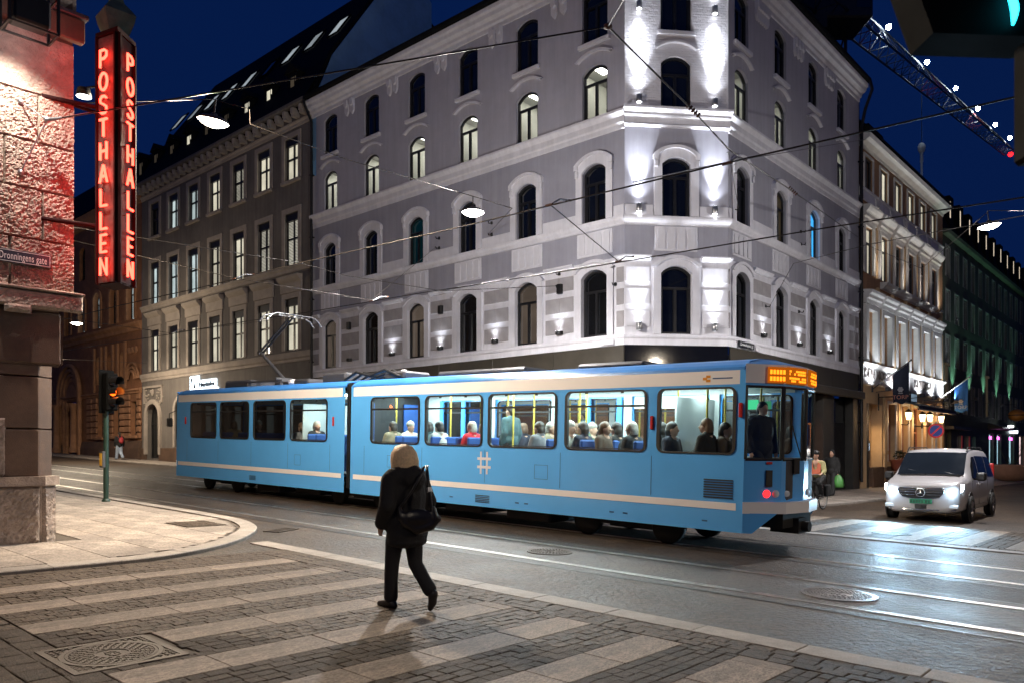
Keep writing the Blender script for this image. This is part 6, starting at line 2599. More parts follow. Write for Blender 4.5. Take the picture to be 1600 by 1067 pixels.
# ------------------------------------------------------------------ people
M_skin = mat('skin', (.46, .27, .19), .55, .10, 6)
M_blackcloth = mat('black_quilted_cloth', (.010, .010, .011), .85, .3, 5, .5, 30, dist=.02)
M_blacktrouser = mat('black_trousers', (.012, .012, .014), .8, .3, 5, .3, 40)
M_shoe = mat('black_shoe', (.012, .011, .011), .4, .3)
M_blond = mat('blond_hair', (.86, .64, .38), .42, .22, 40, .5, 50)
M_leather = mat('black_leather', (.013, .012, .012), .33, .3, 4, .25, 25, dist=.015)


def blob(parts, voxel=.02, sm=5, name='body', m=None):
    """one continuous skin over tapered limbs and ellipsoids"""
    b = MB()
    for p in parts:
        if p[0] == 'e':
            b.ball(p[1], p[2], 14, 10)
        else:
            pts, rs = p[1], p[2]
            for q, r in zip(pts, rs):
                b.ball(q, r, 12, 8)
            b.tube(pts, list(rs), 12)
    me = b.mesh(name, m)
    o = bpy.data.objects.new('blob_tmp', me)
    COL.objects.link(o)
    md = o.modifiers.new('r', 'REMESH')
    md.mode = 'VOXEL'
    md.voxel_size = voxel
    ms = o.modifiers.new('s', 'SMOOTH')
    ms.factor = .5
    ms.iterations = sm
    dg = bpy.context.evaluated_depsgraph_get()
    out = bpy.data.meshes.new_from_object(o.evaluated_get(dg))
    out.name = name
    bpy.data.objects.remove(o)
    bpy.data.meshes.remove(me)
    out.materials.clear()
    out.materials.append(m)
    out.polygons.foreach_set('use_smooth', [True] * len(out.polygons))
    out.update()
    return out


def upright(p, xd):
    x = Vector((xd.x, xd.y, 0)).normalized()
    y = Vector((-x.y, x.x, 0))
    return Matrix(((x.x, y.x, 0, p.x), (x.y, y.y, 0, p.y), (0, 0, 1, p.z), (0, 0, 0, 1)))


def hand(s, w, d):
    """palm with four bent fingers and a thumb hanging from wrist w, fingers along d"""
    w, d = Vector(w), Vector(d).normalized()
    sd = Vector((0, 1, 0)) if abs(d.y) < .8 else Vector((1, 0, 0))
    sd = (sd - d * sd.dot(d)).normalized()
    n = d.cross(sd)
    L = [('c', [w, w + d * .08], [.028, .034])]
    for k, ln in enumerate((.072, .082, .076, .06)):
        r0 = w + d * .085 + sd * (.026 - .018 * k)
        L.append(('c', [r0, r0 + d * ln * .55, r0 + d * ln * .9 + n * s * .02], [.0095, .009, .0075]))
    t0 = w + d * .03 + sd * .03
    L.append(('c', [t0, t0 + d * .035 + sd * .02, t0 + d * .06 + sd * .022 + n * s * .012], [.012, .011, .009]))
    return L


def head(c, r=1.0, fw=1):
    """skull, jaw, nose, ears, neck around centre c; face looks along +y"""
    x, y, z = c
    return [('e', (x, y, z), (.076 * r, .096 * r, .115 * r)), ('e', (x, y + .03 * fw, z - .06 * r), (.058 * r, .065 * r, .065 * r)),
            ('c', [(x, y + .088 * fw, z + .01), (x, y + .112 * fw, z - .022)], [.012, .018]),
            ('e', (x, y + .086 * fw, z - .06), (.025, .018, .010)),
            ('e', (x - .078, y, z - .01), (.012, .026, .034)), ('e', (x + .078, y, z - .01), (.012, .026, .034)),
            ('c', [(x, y - .02 * fw, z - .08), (x, y - .035 * fw, z - .2)], [.055, .062])]


# --- the woman on the crossing: walks away up the street, right heel lifted behind
MW = upright(W(6.22, 5.30, .012), D2)
wo = thing('person', MW, 'woman with blond hair in a black hooded coat walking over the near crossing', 'person', None)
bodyp = head((-.01, .03, 1.545)) + [
    ('c', [(0, 0, .92), (0, -.01, 1.15), (0, 0, 1.34)], [.125, .12, .11]),
    ('c', [(-.15, 0, 1.36), (.15, 0, 1.36)], [.05, .05]),
    ('c', [(-.18, 0, 1.34), (-.26, -.045, 1.08), (-.23, .09, .90), (-.20, .12, .88)], [.042, .034, .03, .03]),
    ('c', [(.18, 0, 1.34), (.26, -.04, 1.09), (.25, .09, .93), (.24, .12, .91)], [.042, .034, .03, .03]),
    ('c', [(-.09, 0, .88), (-.09, .10, .48), (-.085, .13, .10)], [.06, .045, .036]),
    ('c', [(.09, 0, .88), (.09, -.06, .46), (.095, -.30, .19)], [.06, .045, .036]),
    ('c', [(-.085, .11, .06), (-.09, .26, .04)], [.03, .018]),
    ('c', [(.095, -.31, .16), (.10, -.295, .06)], [.03, .018])]
bodyp += hand(1, (-.20, .12, .90), (0, .35, -1)) + hand(-1, (.24, .12, .93), (0, .45, -1))
place('body', blob(bodyp, .011, 3, 'body', M_skin), wo, MW)
tro = [('c', [(-.09, .0, .90), (-.09, .06, .70), (-.09, .10, .48), (-.088, .12, .28), (-.085, .125, .12)], [.105, .098, .078, .072, .075]),
       ('c', [(.09, .0, .90), (.09, -.03, .68), (.09, -.06, .46), (.092, -.19, .31), (.095, -.27, .22)], [.105, .098, .078, .072, .075]),
       ('e', (0, 0, .88), (.18, .13, .14))]
place('trousers', blob(tro, .014, 4, 'trousers', M_blacktrouser), wo, MW)
coat = [('e', (0, -.01, 1.15), (.235, .175, .33)), ('e', (0, -.02, .90), (.245, .185, .26)), ('c', [(-.15, -.01, 1.35), (.15, -.01, 1.35)], [.115, .115]),
        ('e', (0, -.04, .78), (.24, .185, .12)), ('e', (0, -.035, .70), (.235, .18, .07)),
        ('c', [(-.20, 0, 1.33), (-.285, -.06, 1.08), (-.245, .08, .90)], [.095, .085, .072]),
        ('c', [(.20, 0, 1.33), (.285, -.05, 1.10), (.265, .08, .93)], [.095, .085, .072]),
        ('c', [(-.12, -.04, 1.395), (0, -.13, 1.40), (.12, -.04, 1.395)], [.08, .09, .08]), ('e', (0, -.13, 1.34), (.15, .10, .12)),
        ('c', [(-.12, .03, 1.40), (-.02, .09, 1.38), (.11, .03, 1.40)], [.055, .05, .055])]
place('coat', blob(coat, .016, 4, 'coat', M_blackcloth), wo, MW)
hair = [('e', (-.01, .008, 1.565), (.112, .122, .128)), ('c', [(-.06, -.03, 1.56), (-.065, -.045, 1.44)], [.055, .05]), ('c', [(.055, -.03, 1.56), (.05, -.045, 1.44)], [.06, .05]), ('e', (-.005, -.055, 1.50), (.108, .075, .12))]
hb = MB()
r2 = random.Random(9)
for k in range(170):
    a = 2 * PI * k / 170 + r2.uniform(-.02, .02)
    if abs(math.atan2(math.sin(a - PI / 2), math.cos(a - PI / 2))) < .75:
        continue
    ca, sa = math.cos(a), math.sin(a)
    o_ = r2.uniform(-.003, .004)
    pts = [(-.01 + .015 * ca, .01 + .02 * sa, 1.69 + o_), (-.01 + .075 * ca, .01 + .085 * sa, 1.665), (-.01 + (.108 + o_) * ca, .005 + (.125 + o_) * sa, 1.60), (-.01 + (.124 + o_) * ca, (.132 + o_) * sa - .005, 1.53), (-.01 + (.128 + o_ * 2) * ca, .128 * sa - .01, 1.43 + o_ * 3)]
    hb.tube(pts, [.010, .017, .018, .017, .008], 5)
hb.build('hair', M_blond, wo, MW)
for nm, P in (('shoe', [('c', [(-.085, .10, .055), (-.09, .20, .045), (-.092, .30, .032)], [.052, .045, .032]), ('e', (-.085, .08, .04), (.04, .05, .04))]),
              ('shoe', [('c', [(.095, -.32, .17), (.098, -.31, .09), (.10, -.275, .03)], [.05, .045, .032]), ('e', (.095, -.34, .18), (.04, .04, .05))])):
    place(nm, blob(P, .012, 3, 'shoe', M_shoe), wo, MW)
# her bag, slung from the right shoulder
MBG = MW @ T(-.06, -.26, .80) @ Matrix.Rotation(math.atan2(-.745, .667), 4, 'Z')
MBG = MBG @ Matrix.Diagonal((1.22, 1.1, 1.05, 1))
bg = thing('shoulder_bag', MBG, 'slouchy black leather shoulder bag hanging at the walking woman\'s hip', 'bag')
bagp = [('c', [(-.14, 0, .20), (-.09, 0, .10), (.0, .0, .045), (.10, 0, .075), (.17, 0, .14)], [.026, .05, .055, .052, .03]),
        ('e', (.0, 0, .14), (.15, .06, .10)), ('c', [(-.15, 0, .25), (-.13, 0, .15)], [.018, .035]), ('c', [(.13, 0, .24), (.14, 0, .15)], [.025, .04])]
place('pouch', blob(bagp, .012, 4, 'pouch', M_leather), bg, MBG)
b = MB()
b.tube([(-.15, 0, .24), (-.05, -.01, .40), (.02, .03, .55), (.04, .11, .63), (.05, .22, .64)], .012, 6)
b.tube([(.12, -.01, .22), (.105, -.015, .38), (.085, .02, .52), (.065, .11, .63), (.06, .22, .64)], .014, 6)
b.build('strap', M_leather, bg, MBG)
b = MB()
b.tube([(.103, -.015, .40), (.097, -.003, .44)], .022, 8)
b.build('buckle', M_alu, bg, MBG)


def figure(M, label, jacket, trousers, hair_m, pose, name='person', group=None, hood=False, h=1.0, vox=.022):
    """a standing or walking figure facing +y of M"""
    t = thing(name, M, label, 'person', group)
    s = h
    if pose == 'walk':
        lf, rf = ((-.09, .22, .06), (-.09, .12, .46)), ((.09, -.26, .12), (.09, .02, .46))
    else:
        lf, rf = ((-.10, .02, .05), (-.10, .04, .47)), ((.10, .06, .05), (.10, .05, .47))
    la = [(-.20, 0, 1.38), (-.26, -.03, 1.10), (-.25, .06, .86)]
    ra = [(.20, 0, 1.38), (.26, -.03, 1.10), (.25, .06, .86)]
    P = head((0, .03, 1.60)) + [('c', [(0, 0, .94), (0, 0, 1.36)], [.125, .12]), ('c', [(-.15, 0, 1.38), (.15, 0, 1.38)], [.05, .05]),
                               ('c', la, [.04, .034, .03]), ('c', ra, [.04, .034, .03]),
                               ('c', [(-.09, 0, .9), lf[1], lf[0]], [.06, .042, .034]), ('c', [(.09, 0, .9), rf[1], rf[0]], [.06, .042, .034]),
                               ('c', [lf[0], (lf[0][0], lf[0][1] + .17, lf[0][2] - .02)], [.04, .03]), ('c', [rf[0], (rf[0][0], rf[0][1] + .17, rf[0][2] - .04)], [.04, .03])]
    P += hand(1, la[2], (0, .2, -1)) + hand(-1, ra[2], (0, .2, -1))
    place('body', blob(P, .013, 3, 'body', M_skin), t, M)
    J = [('e', (0, 0, 1.20), (.225, .165, .30)), ('e', (0, 0, .94), (.215, .165, .2)), ('c', [(-.15, 0, 1.37), (.15, 0, 1.37)], [.10, .10]), ('c', la, [.085, .075, .058]), ('c', ra, [.085, .075, .058]), ('e', (0, -.02, 1.46), (.09, .09, .05))]
    if hood:
        J += [('e', (0, -.03, 1.63), (.115, .12, .14)), ('c', [(0, -.06, 1.6), (0, -.07, 1.45)], [.11, .11])]
    place('jacket', blob(J, vox, 4, 'jacket', jacket), t, M)
    Tt = [('c', [(-.09, 0, .9), lf[1], (lf[0][0], lf[0][1] - .01, lf[0][2] + .04)], [.12, .10, .092]), ('c', [(.09, 0, .9), rf[1], (rf[0][0], rf[0][1] - .01, rf[0][2] + .04)], [.12, .10, .092])]
    place('trousers', blob(Tt, vox, 4, 'trousers', trousers), t, M)
    if not hood and hair_m:
        H = [('e', (0, .01, 1.635), (.09, .105, .10)), ('e', (0, -.045, 1.58), (.08, .06, .10))]
        place('hair', blob(H, .014, 3, 'hair', hair_m), t, M)
    for f in (lf[0], rf[0]):
        place('shoe', blob([('c', [(f[0], f[1] - .04, f[2]), (f[0], f[1] + .2, f[2] - .02)], [.052, .038])], .014, 2, 'shoe', M_shoe), t, M)
    return t


M_darkhair = mat('dark_hair', (.02, .013, .009), .5, .3, 30)
M_greyhair = mat('pale_grey_hair', (.36, .33, .29), .55, .3, 30)
M_brownhair = mat('brown_hair', (.10, .05, .025), .5, .25, 30)
M_jeans = mat('pale_blue_jeans', (.36, .44, .56), .8, .15, 9)
M_navycloth = mat('navy_cloth', (.014, .018, .034), .85, .25, 5, .3, 40)
# distant walker with a red rucksack
MP = upright(W(51.4, 20.35, .048), D2)
figure(MP, 'distant walker in a dark coat with pale jeans on the far left pavement', M_blackcloth, M_jeans, M_darkhair, 'walk')
rk = thing('rucksack', MP @ T(0, -.2, 1.05), 'small red rucksack on the back of the distant walker', 'rucksack')
M_redcloth = mat('red_nylon', (.36, .025, .03), .6, .2, 8, .3, 30)
place('pack', blob([('e', (0, -.27, 1.2), (.15, .10, .2)), ('e', (0, -.34, 1.12), (.11, .05, .09))], .02, 3, 'pack', M_redcloth), rk, MP)
b = MB()
for s in (-.11, .11):
    b.tube([(s, -.2, 1.36), (s, -.05, 1.48), (s, .16, 1.32), (s, .14, 1.1)], .018, 5)
b.build('straps', M_redcloth, rk, MP)
# hooded walker with a green bag by the corner building
MH = upright(W(10.9, 30.6, .048), D1)
figure(MH, 'walker in a black hooded jacket coming along the pavement past the dark shop front', M_blackcloth, M_blacktrouser, None, 'walk', hood=True, h=1.05)
gb = thing('carrier_bag', MH @ T(-.36, .06, .4), 'green plastic carrier bag hanging from the hooded walker\'s hand', 'bag')
M_greenplastic = mat('green_plastic', (.07, .26, .06), .4, .3, 6, .5, 18)
b = MB()
n = 12
rings = [(.17, .09, -.02), (.20, .11, .10), (.19, .10, .26), (.13, .06, .38), (.05, .03, .46)]
for i, (a, c, z) in enumerate(rings):
    pass
vs, fs = [], []
r2 = random.Random(4)
for (a, c, z) in rings:
    for k in range(n):
        w = 2 * PI * k / n
        j = r2.uniform(.85, 1.12)
        vs.append((-.28 + a * math.cos(w) * j, .10 + c * math.sin(w) * j, .34 + z))
for i in range(len(rings) - 1):
    for k in range(n):
        fs.append((i * n + k, i * n + (k + 1) % n, (i + 1) * n + (k + 1) % n, (i + 1) * n + k))
fs.append(tuple(reversed(range(n))))
b.add(vs, fs, 0, True)
for s in (-.03, .03):
    b.tube([(-.28 + s, .10, .78), (-.27 + s * .6, .09, .86)], .012, 5)
b.build('bag_body', M_greenplastic, gb, MH)

# --- cyclist coming round the tram's front, and the bicycle
MC = upright(W(8.75, 23.3, .0), D1)
bi = thing('bicycle', MC @ T(0, 0, 0), 'black bicycle with pannier bags ridden past the front of the tram', 'bicycle')


def wheel(y, nm='wheel'):
    b = MB()
    b.T = T(0, y, .345) @ Matrix.Rotation(R(90), 4, 'Y')
    P = [(.345 + .018 * math.cos(2 * PI * k / 8), .018 * math.sin(2 * PI * k / 8)) for k in range(9)]
    b.lathe(P, 32)
    o = b.build(nm, M_rubber, bi, MC)
    b = MB()
    b.T = T(0, y, .345) @ Matrix.Rotation(R(90), 4, 'Y')
    b.lathe([(.325, -.01), (.31, -.008), (.31, .008), (.325, .01)], 32)
    b.lathe([(.02, -.035), (.02, .035)], 8)
    for k in range(18):
        w = 2 * PI * k / 18
        b.tube([(.02 * math.cos(w), .02 * math.sin(w), .02 * (-1) ** k), (.315 * math.cos(w), .315 * math.sin(w), 0)], .0022, 3, caps=False)
    b.build('rim', M_alu, o, MC)


wheel(.54)
wheel(-.52)
b = MB()
bb_, st, hd, rh, fh = (0, -.08, .30), (0, -.28, .82), (0, .36, .88), (0, -.52, .345), (0, .54, .345)
for (p, q, r_) in ((bb_, st, .018), (bb_, (0, .40, .74), .02), ((0, -.24, .72), hd, .018), (st, rh, .011), (bb_, rh, .011), (hd, fh, .016)):
    b.tube([p, q], r_, 8)
b.build('bike_frame', M_black, bi, MC)
b = MB()
b.tube([hd, (0, .34, 1.02), (0, .38, 1.05)], .014, 6)
b.tube([(-.29, .24, 1.04), (-.2, .36, 1.06), (.2, .36, 1.06), (.29, .24, 1.04)], .012, 6)
b.build('handlebar', M_alu, bi, MC)
place('saddle', blob([('c', [(0, -.38, .90), (0, -.14, .90)], [.07, .03])], .012, 2, 'saddle', M_leather), bi, MC)
for s in (-.12, .12):
    b = MB()
    b.bbox(s - .06, s + .06, -.72, -.38, .38, .74, .03)
    b.build('pannier', M_blackcloth, bi, MC)
b = MB()
b.bbox(-.03, .03, -.76, -.73, .62, .67, .006)
b.build('rear_light', M_tail, bi, MC)
b = MB()
b.tube([(0, -.2, .77), (0, -.75, .77)], .012, 5)
b.tube([(0, -.84, .50), (0, -.78, .68), (0, -.6, .73), (0, -.4, .70)], .014, 5)
b.build('mudguard', M_black, bi, MC)
b = MB()
b.tube([(-.09, -.08, .30), (.09, -.08, .30)], .012, 6)
b.tube([(.09, -.08, .30), (.09, .06, .22)], .012, 6)
b.tube([(-.09, -.08, .30), (-.09, -.22, .38)], .012, 6)
b.box(.06, .14, .02, .10, .20, .225)
b.box(-.14, -.06, -.26, -.18, .37, .395)
b.build('pedals', M_alu, bi, MC)
cyc = thing('person', MC @ T(0, 0, .9), 'cyclist in a pale yellow jacket with orange reflective vest and dark helmet', 'person')
M_yelcloth = mat('pale_yellow_cloth', (.30, .27, .12), .8, .15, 8, .3, 30)
M_orangevest = mat('orange_vest', (.50, .11, .05), .6, .1)
P = head((0, .06, 1.62)) + [('c', [(0, -.26, .96), (0, -.12, 1.18), (0, .0, 1.40)], [.13, .12, .11]), ('c', [(-.17, 0, 1.41), (.17, 0, 1.41)], [.06, .06]),
                            ('c', [(-.19, 0, 1.40), (-.27, .10, 1.16), (-.27, .28, 1.09)], [.05, .042, .032]), ('c', [(.19, 0, 1.40), (.27, .10, 1.16), (.27, .28, 1.09)], [.05, .042, .032]),
                            ('c', [(-.09, -.24, .95), (-.11, .14, .80), (-.10, -.12, .46)], [.09, .065, .045]), ('c', [(.09, -.24, .95), (.11, .14, .64), (.10, .03, .29)], [.09, .065, .045])]
P += hand(1, (-.27, .28, 1.09), (0, 1, -.2)) + hand(-1, (.27, .28, 1.09), (0, 1, -.2))
place('body', blob(P, .013, 3, 'body', M_skin), cyc, MC)
J = [('e', (0, -.10, 1.20), (.205, .17, .27)), ('e', (0, -.24, 1.0), (.2, .16, .13)), ('c', [(-.15, 0, 1.38), (.15, 0, 1.38)], [.09, .09]), ('c', [(-.19, 0, 1.38), (-.27, .10, 1.16), (-.27, .25, 1.10)], [.08, .07, .055]), ('c', [(.19, 0, 1.38), (.27, .10, 1.16), (.27, .25, 1.10)], [.08, .07, .055])]
place('jacket', blob(J, .02, 4, 'jacket', M_yelcloth), cyc, MC)
b = MB()
b.prism([(-.15, 1.06), (-.17, 1.34), (-.08, 1.42), (-.04, 1.2), (.04, 1.2), (.08, 1.42), (.17, 1.34), (.15, 1.06)], .075, .10)
b.build('vest', M_orangevest, cyc, MC)
place('trousers', blob([('c', [(-.09, -.22, .97), (-.11, .14, .80), (-.10, -.11, .50)], [.12, .09, .07]), ('c', [(.09, -.22, .97), (.11, .14, .64), (.10, .02, .34)], [.12, .09, .07])], .02, 3, 'trousers', M_blacktrouser), cyc, MC)
place('helmet', blob([('e', (0, .04, 1.69), (.105, .135, .085))], .015, 2, 'helmet', M_black), cyc, MC)
for q in ((-.10, -.13, .43), (.10, .02, .25)):
    place('shoe', blob([('c', [(q[0], q[1] - .04, q[2]), (q[0], q[1] + .19, q[2] - .01)], [.05, .038])], .014, 2, 'shoe', M_shoe), cyc, MC)

# --- passengers seen through the tram windows
P = head((0, .04, .72)) + [('c', [(0, 0, .06), (0, -.02, .30), (0, 0, .52)], [.13, .125, .11]), ('c', [(-.15, 0, .50), (.15, 0, .50)], [.045, .045]),
                           ('c', [(-.18, 0, .49), (-.24, .04, .26), (-.13, .30, .18)], [.038, .036, .03]), ('c', [(.18, 0, .49), (.24, .04, .26), (.13, .30, .18)], [.038, .036, .03]),
                           ('c', [(-.09, .02, .05), (-.10, .42, .08), (-.10, .42, -.38)], [.09, .07, .05]), ('c', [(.09, .02, .05), (.10, .42, .08), (.10, .42, -.38)], [.09, .07, .05]),
                           ('c', [(-.10, .42, -.40), (-.10, .58, -.43)], [.04, .03]), ('c', [(.10, .42, -.40), (.10, .58, -.43)], [.04, .03])]
P += hand(1, (-.13, .30, .18), (0, 1, -.3)) + hand(-1, (.13, .30, .18), (0, 1, -.3))
sit_body = blob(P, .014, 3, 'body', M_skin)
SJ = [('e', (0, 0, .32), (.215, .165, .28)), ('e', (0, 0, .1), (.21, .17, .13)), ('c', [(-.15, 0, .50), (.15, 0, .50)], [.095, .095]), ('c', [(-.19, 0, .50), (-.25, .04, .26), (-.14, .27, .19)], [.085, .075, .06]), ('c', [(.19, 0, .50), (.25, .04, .26), (.14, .27, .19)], [.085, .075, .06]), ('e', (0, -.03, .60), (.095, .09, .05))]
sit_jacket = blob(SJ, .02, 4, 'jacket', M_blackcloth)
sit_legs = blob([('c', [(-.09, .02, .06), (-.10, .42, .09), (-.10, .42, -.34)], [.11, .09, .07]), ('c', [(.09, .02, .06), (.10, .42, .09), (.10, .42, -.34)], [.11, .09, .07])], .022, 3, 'trousers', M_blacktrouser)
sit_hair = blob([('e', (0, .005, .765), (.10, .115, .105)), ('e', (0, -.045, .68), (.10, .075, .13))], .014, 3, 'hair', M_darkhair)
sit_hat = blob([('e', (0, .02, .79), (.10, .115, .095)), ('e', (0, .02, .87), (.03, .03, .03))], .014, 3, 'hat', M_greyhair)


def withmat(me, m):
    k = (me.name, m.name, 'wm')
    if k not in MESH:
        c = me.copy()
        c.materials[0] = m
        MESH[k] = c
    return MESH[k]


def passenger(px, y, face, jm, hm, label, hat=False, z=.0):
    u = (px - 800) / FPX
    t_ = (PX_T(px)) * (VC - y) / (VC - HW)
    M = FT @ T(t_, y, .86 + .50 + z) @ Matrix.Rotation(face, 4, 'Z')
    t = thing('person', M, label, 'person', 'passengers seated in the tram')
    place('body', sit_body, t, M)
    place('jacket', withmat(sit_jacket, jm), t, M)
    place('trousers', sit_legs, t, M)
    place('hat' if hat else 'hair', withmat(sit_hat if hat else sit_hair, hm), t, M)


def PX_T(px):
    """metres up the street where a line of sight in plan meets the tram's near side"""
    o = D2 * (VC - HW)
    k = (px - 800) / FPX
    return (k * o.y - o.x) / (D1.x - k * D1.y)


def cloth(name, c):
    return mat(name, c, .85, .22, 5, .25, 35)


C_khaki, C_cream, C_red = cloth('khaki_cloth', (.20, .17, .11)), cloth('cream_cloth', (.50, .48, .42)), cloth('red_wool', (.50, .015, .03))
C_grey, C_teal, C_brown = cloth('grey_cloth', (.16, .16, .17)), cloth('dark_teal_cloth', (.05, .10, .11)), cloth('brown_cloth', (.07, .045, .03))
C_tan, C_green = cloth('tan_cloth', (.36, .24, .12)), cloth('moss_cloth', (.06, .10, .05))
UP, DN = R(-90), R(90)         # facing up / down the street
passenger(612, .62, UP, C_khaki, M_darkhair, 'dark haired passenger in khaki coat in the first lit window behind the woman')
passenger(638, .30, DN, C_cream, M_greyhair, 'pale haired passenger beside the khaki coat in the tram', True)
passenger(684, .70, UP, C_cream, M_darkhair, 'passenger in a cream padded coat left of the red jacket')
passenger(735, .72, UP, C_red, M_greyhair, 'grey haired passenger in a bright red jacket')
passenger(840, .66, UP, C_grey, M_darkhair, 'passenger in grey coat seated beside the standing one')
passenger(886, .70, DN, C_cream, M_greyhair, 'pale hatted passenger at the left end of the long window', True)
passenger(908, .66, UP, M_navycloth, M_darkhair, 'passenger in navy with dark hair second in the long window')
passenger(921, -.7, DN, C_green, M_greyhair, 'passenger in moss green across the aisle in the long window', True)
passenger(941, .70, DN, C_brown, M_brownhair, 'brown haired passenger in brown coat in the long window')
passenger(984, .70, UP, M_blackcloth, M_greyhair, 'passenger in black with pale hair at the right of the long window')
passenger(1045, .66, DN, M_navycloth, M_darkhair, 'dark seated passenger at the left of the widest front window')
passenger(1100, .74, UP, M_blackcloth, M_brownhair, 'bulky passenger in black in the widest front window', z=.06)
passenger(1063, -.5, DN, C_grey, M_brownhair, 'passenger in grey far across the aisle by the front window')
passenger(668, .34, UP, C_teal, M_darkhair, 'passenger in dark teal at the left edge of the red jacket\'s window')
passenger(752, -.75, DN, M_blackcloth, M_brownhair, 'passenger in black across the aisle behind the red jacket')
passenger(815, -.70, UP, M_navycloth, M_brownhair, 'passenger in navy far across the aisle behind the standing one')
passenger(857, .34, DN, C_khaki, M_greyhair, 'grey haired passenger in khaki by the seated grey coat')
passenger(960, .32, UP, M_blackcloth, M_darkhair, 'dark passenger between brown coat and pale hair in the long window')
passenger(898, -.72, UP, C_grey, M_brownhair, 'passenger in grey across the aisle at the left of the long window')
passenger(1030, .30, UP, M_blackcloth, M_darkhair, 'passenger in black behind the dark one at the widest front window')
passenger(1128, .30, DN, C_brown, M_darkhair, 'passenger in brown at the right edge of the widest front window')
passenger(470, .60, UP, C_grey, M_brownhair, 'brown haired passenger in grey at the lit rear window', z=-.04)
passenger(493, .68, DN, M_blackcloth, M_greyhair, 'white haired passenger in black just behind the tram joint')
passenger(402, .70, DN, M_navycloth, M_greyhair, 'pale haired passenger in navy in the dim rear saloon', True)
passenger(364, .66, UP, C_tan, M_brownhair, 'passenger in tan coat near the tail of the tram')
# standing: one in the middle, one in the cab end
t_ = PX_T(795) * (VC - .2) / (VC - HW)
figure(FT @ T(t_, .2, .865) @ Matrix.Rotation(UP, 4, 'Z'), 'tall passenger standing in dark teal coat holding on in the tram', C_teal, M_blacktrouser, M_darkhair, 'stand', group='passengers standing in the tram')
M = FT @ T(5.95, .15, .865) @ Matrix.Rotation(R(60), 4, 'Z')
figure(M, 'driver in black jacket standing in the tram cab', M_blackcloth, M_blacktrouser, M_darkhair, 'stand', group='people in the cab')
# ------------------------------------------------------------------ traffic light on the near pavement
M_jet = mat('jet_black_housing', (.0015, .0016, .0018), .8, .2, 5, spec=.1)
p = W(20.3, 7.72, .035)
tl_dir = Vector((.90, -.435, 0))                                              # it faces traffic coming from the right
MT = Matrix(((-tl_dir.y, tl_dir.x, 0, p.x), (tl_dir.x, tl_dir.y, 0, p.y), (0, 0, 1, p.z), (0, 0, 0, 1)))
MT = Matrix(((tl_dir.y, tl_dir.x, 0, p.x), (-tl_dir.x, tl_dir.y, 0, p.y), (0, 0, 1, p.z), (0, 0, 0, 1)))   # y = facing
tl = thing('traffic_light', MT, 'traffic light on a dark green pole at the near kerb showing amber', 'traffic light')
M_tlgreen = mat('dark_green_pole', (.012, .035, .026), .4, .25, 5)
M_amberlamp = emit('amber_signal_lens', (1.0, .105, .006), 4.5)
M_offlens = mat('unlit_signal_lens', (.05, .02, .015), .2)
b = MB()
b.tube([(0, 0, 0), (0, 0, 3.1)], .062, 12)
b.lathe([(.10, 0), (.10, .05), (.065, .09)], 12)
b.build('pole', M_tlgreen, tl, MT)
b = MB()
b.bbox(-.155, .155, .04, .25, 2.24, 3.16, .03)
b.build('signal_head', M_jet, tl, MT)
b = MB()
b.bbox(-.21, .21, .005, .03, 2.18, 3.24, .01)
b.build('backboard', M_jet, tl, MT)
for k, z in enumerate((2.95, 2.70, 2.45)):
    b = MB()
    b.T = T(0, .25, z) @ Matrix.Rotation(R(-90), 4, 'X')
    b.lathe([(.001, .022), (.06, .018), (.10, .0)], 16)
    b.build('lens', M_amberlamp if k == 1 else M_offlens, tl, MT)
    b = MB()
    b.T = T(0, .25, z) @ Matrix.Rotation(R(-90), 4, 'X')
    b.lathe([(.112, .0), (.118, .26)], 16, a0=R(150), a1=R(390))
    b.lathe([(.116, .0), (.122, .26)], 16, a0=R(150), a1=R(390))
    b.build('visor', M_black, tl, MT)
lamp('POINT', MT @ Vector((0, .36, 2.69)), 2.5, (1, .25, .03), .06, name='signal_light', parent=tl)
b = MB()
b.bbox(-.07, .07, -.15, -.055, .85, 1.25, .015)
b.bbox(.05, .14, -.06, .06, .85, 1.25, .015)
b.build('push_box', M_darkgrey, tl, MT)
M_yelbox = mat('yellow_button_plate', (.62, .36, .04), .45)
b = MB()
b.box(-.05, .05, -.155, -.150, .90, 1.20)
b.box(.141, .146, -.045, .045, .90, 1.20)
b.build('button_plate', M_yelbox, tl, MT)

# ------------------------------------------------------------------ near signal hanging into the top right of the view
q = Vector((1.98, 3.05, 0))
ns = thing('traffic_signal', Matrix.Translation((2.12, 3.05, 0)), 'large dark signal head close to the camera with a cyan glowing crescent lens', 'traffic light')
M_cyan = emit('cyan_signal_lens', (.02, .75, 1.0), 9)
M_jet2 = mat('dark_brown_housing', (.008, .006, .004), .8, .2, 5, spec=.1)
b = MB()
b.tube([(2.32, 3.1, -.1), (2.32, 3.1, 4.6)], .06, 12)
b.build('pole', M_tlgreen, ns, I4)
b = MB()
b.prism([(1.50, 3.56), (1.585, 3.325), (1.98, 3.312), (2.2, 3.34), (2.2, 3.9), (1.46, 3.9)], 2.95, 3.12)
recalc(b.build('visor', M_jet, ns, I4).data)
b = MB()
b.bbox(1.912, 2.12, 2.9, 3.0, 2.835, 3.29, .015)
b.build('lower_head', M_jet2, ns, I4)
b = MB()
pts = [(1.872 + .04 * math.sin(a * .19) - .0052 * a, 2.93, 3.345 + .0115 * a) for a in range(0, 13)]
b.tube(pts, [.004 + .010 * math.sin(PI * k / (len(pts) - 1)) for k in range(len(pts))], 8)
b.build('lens', M_cyan, ns, I4)

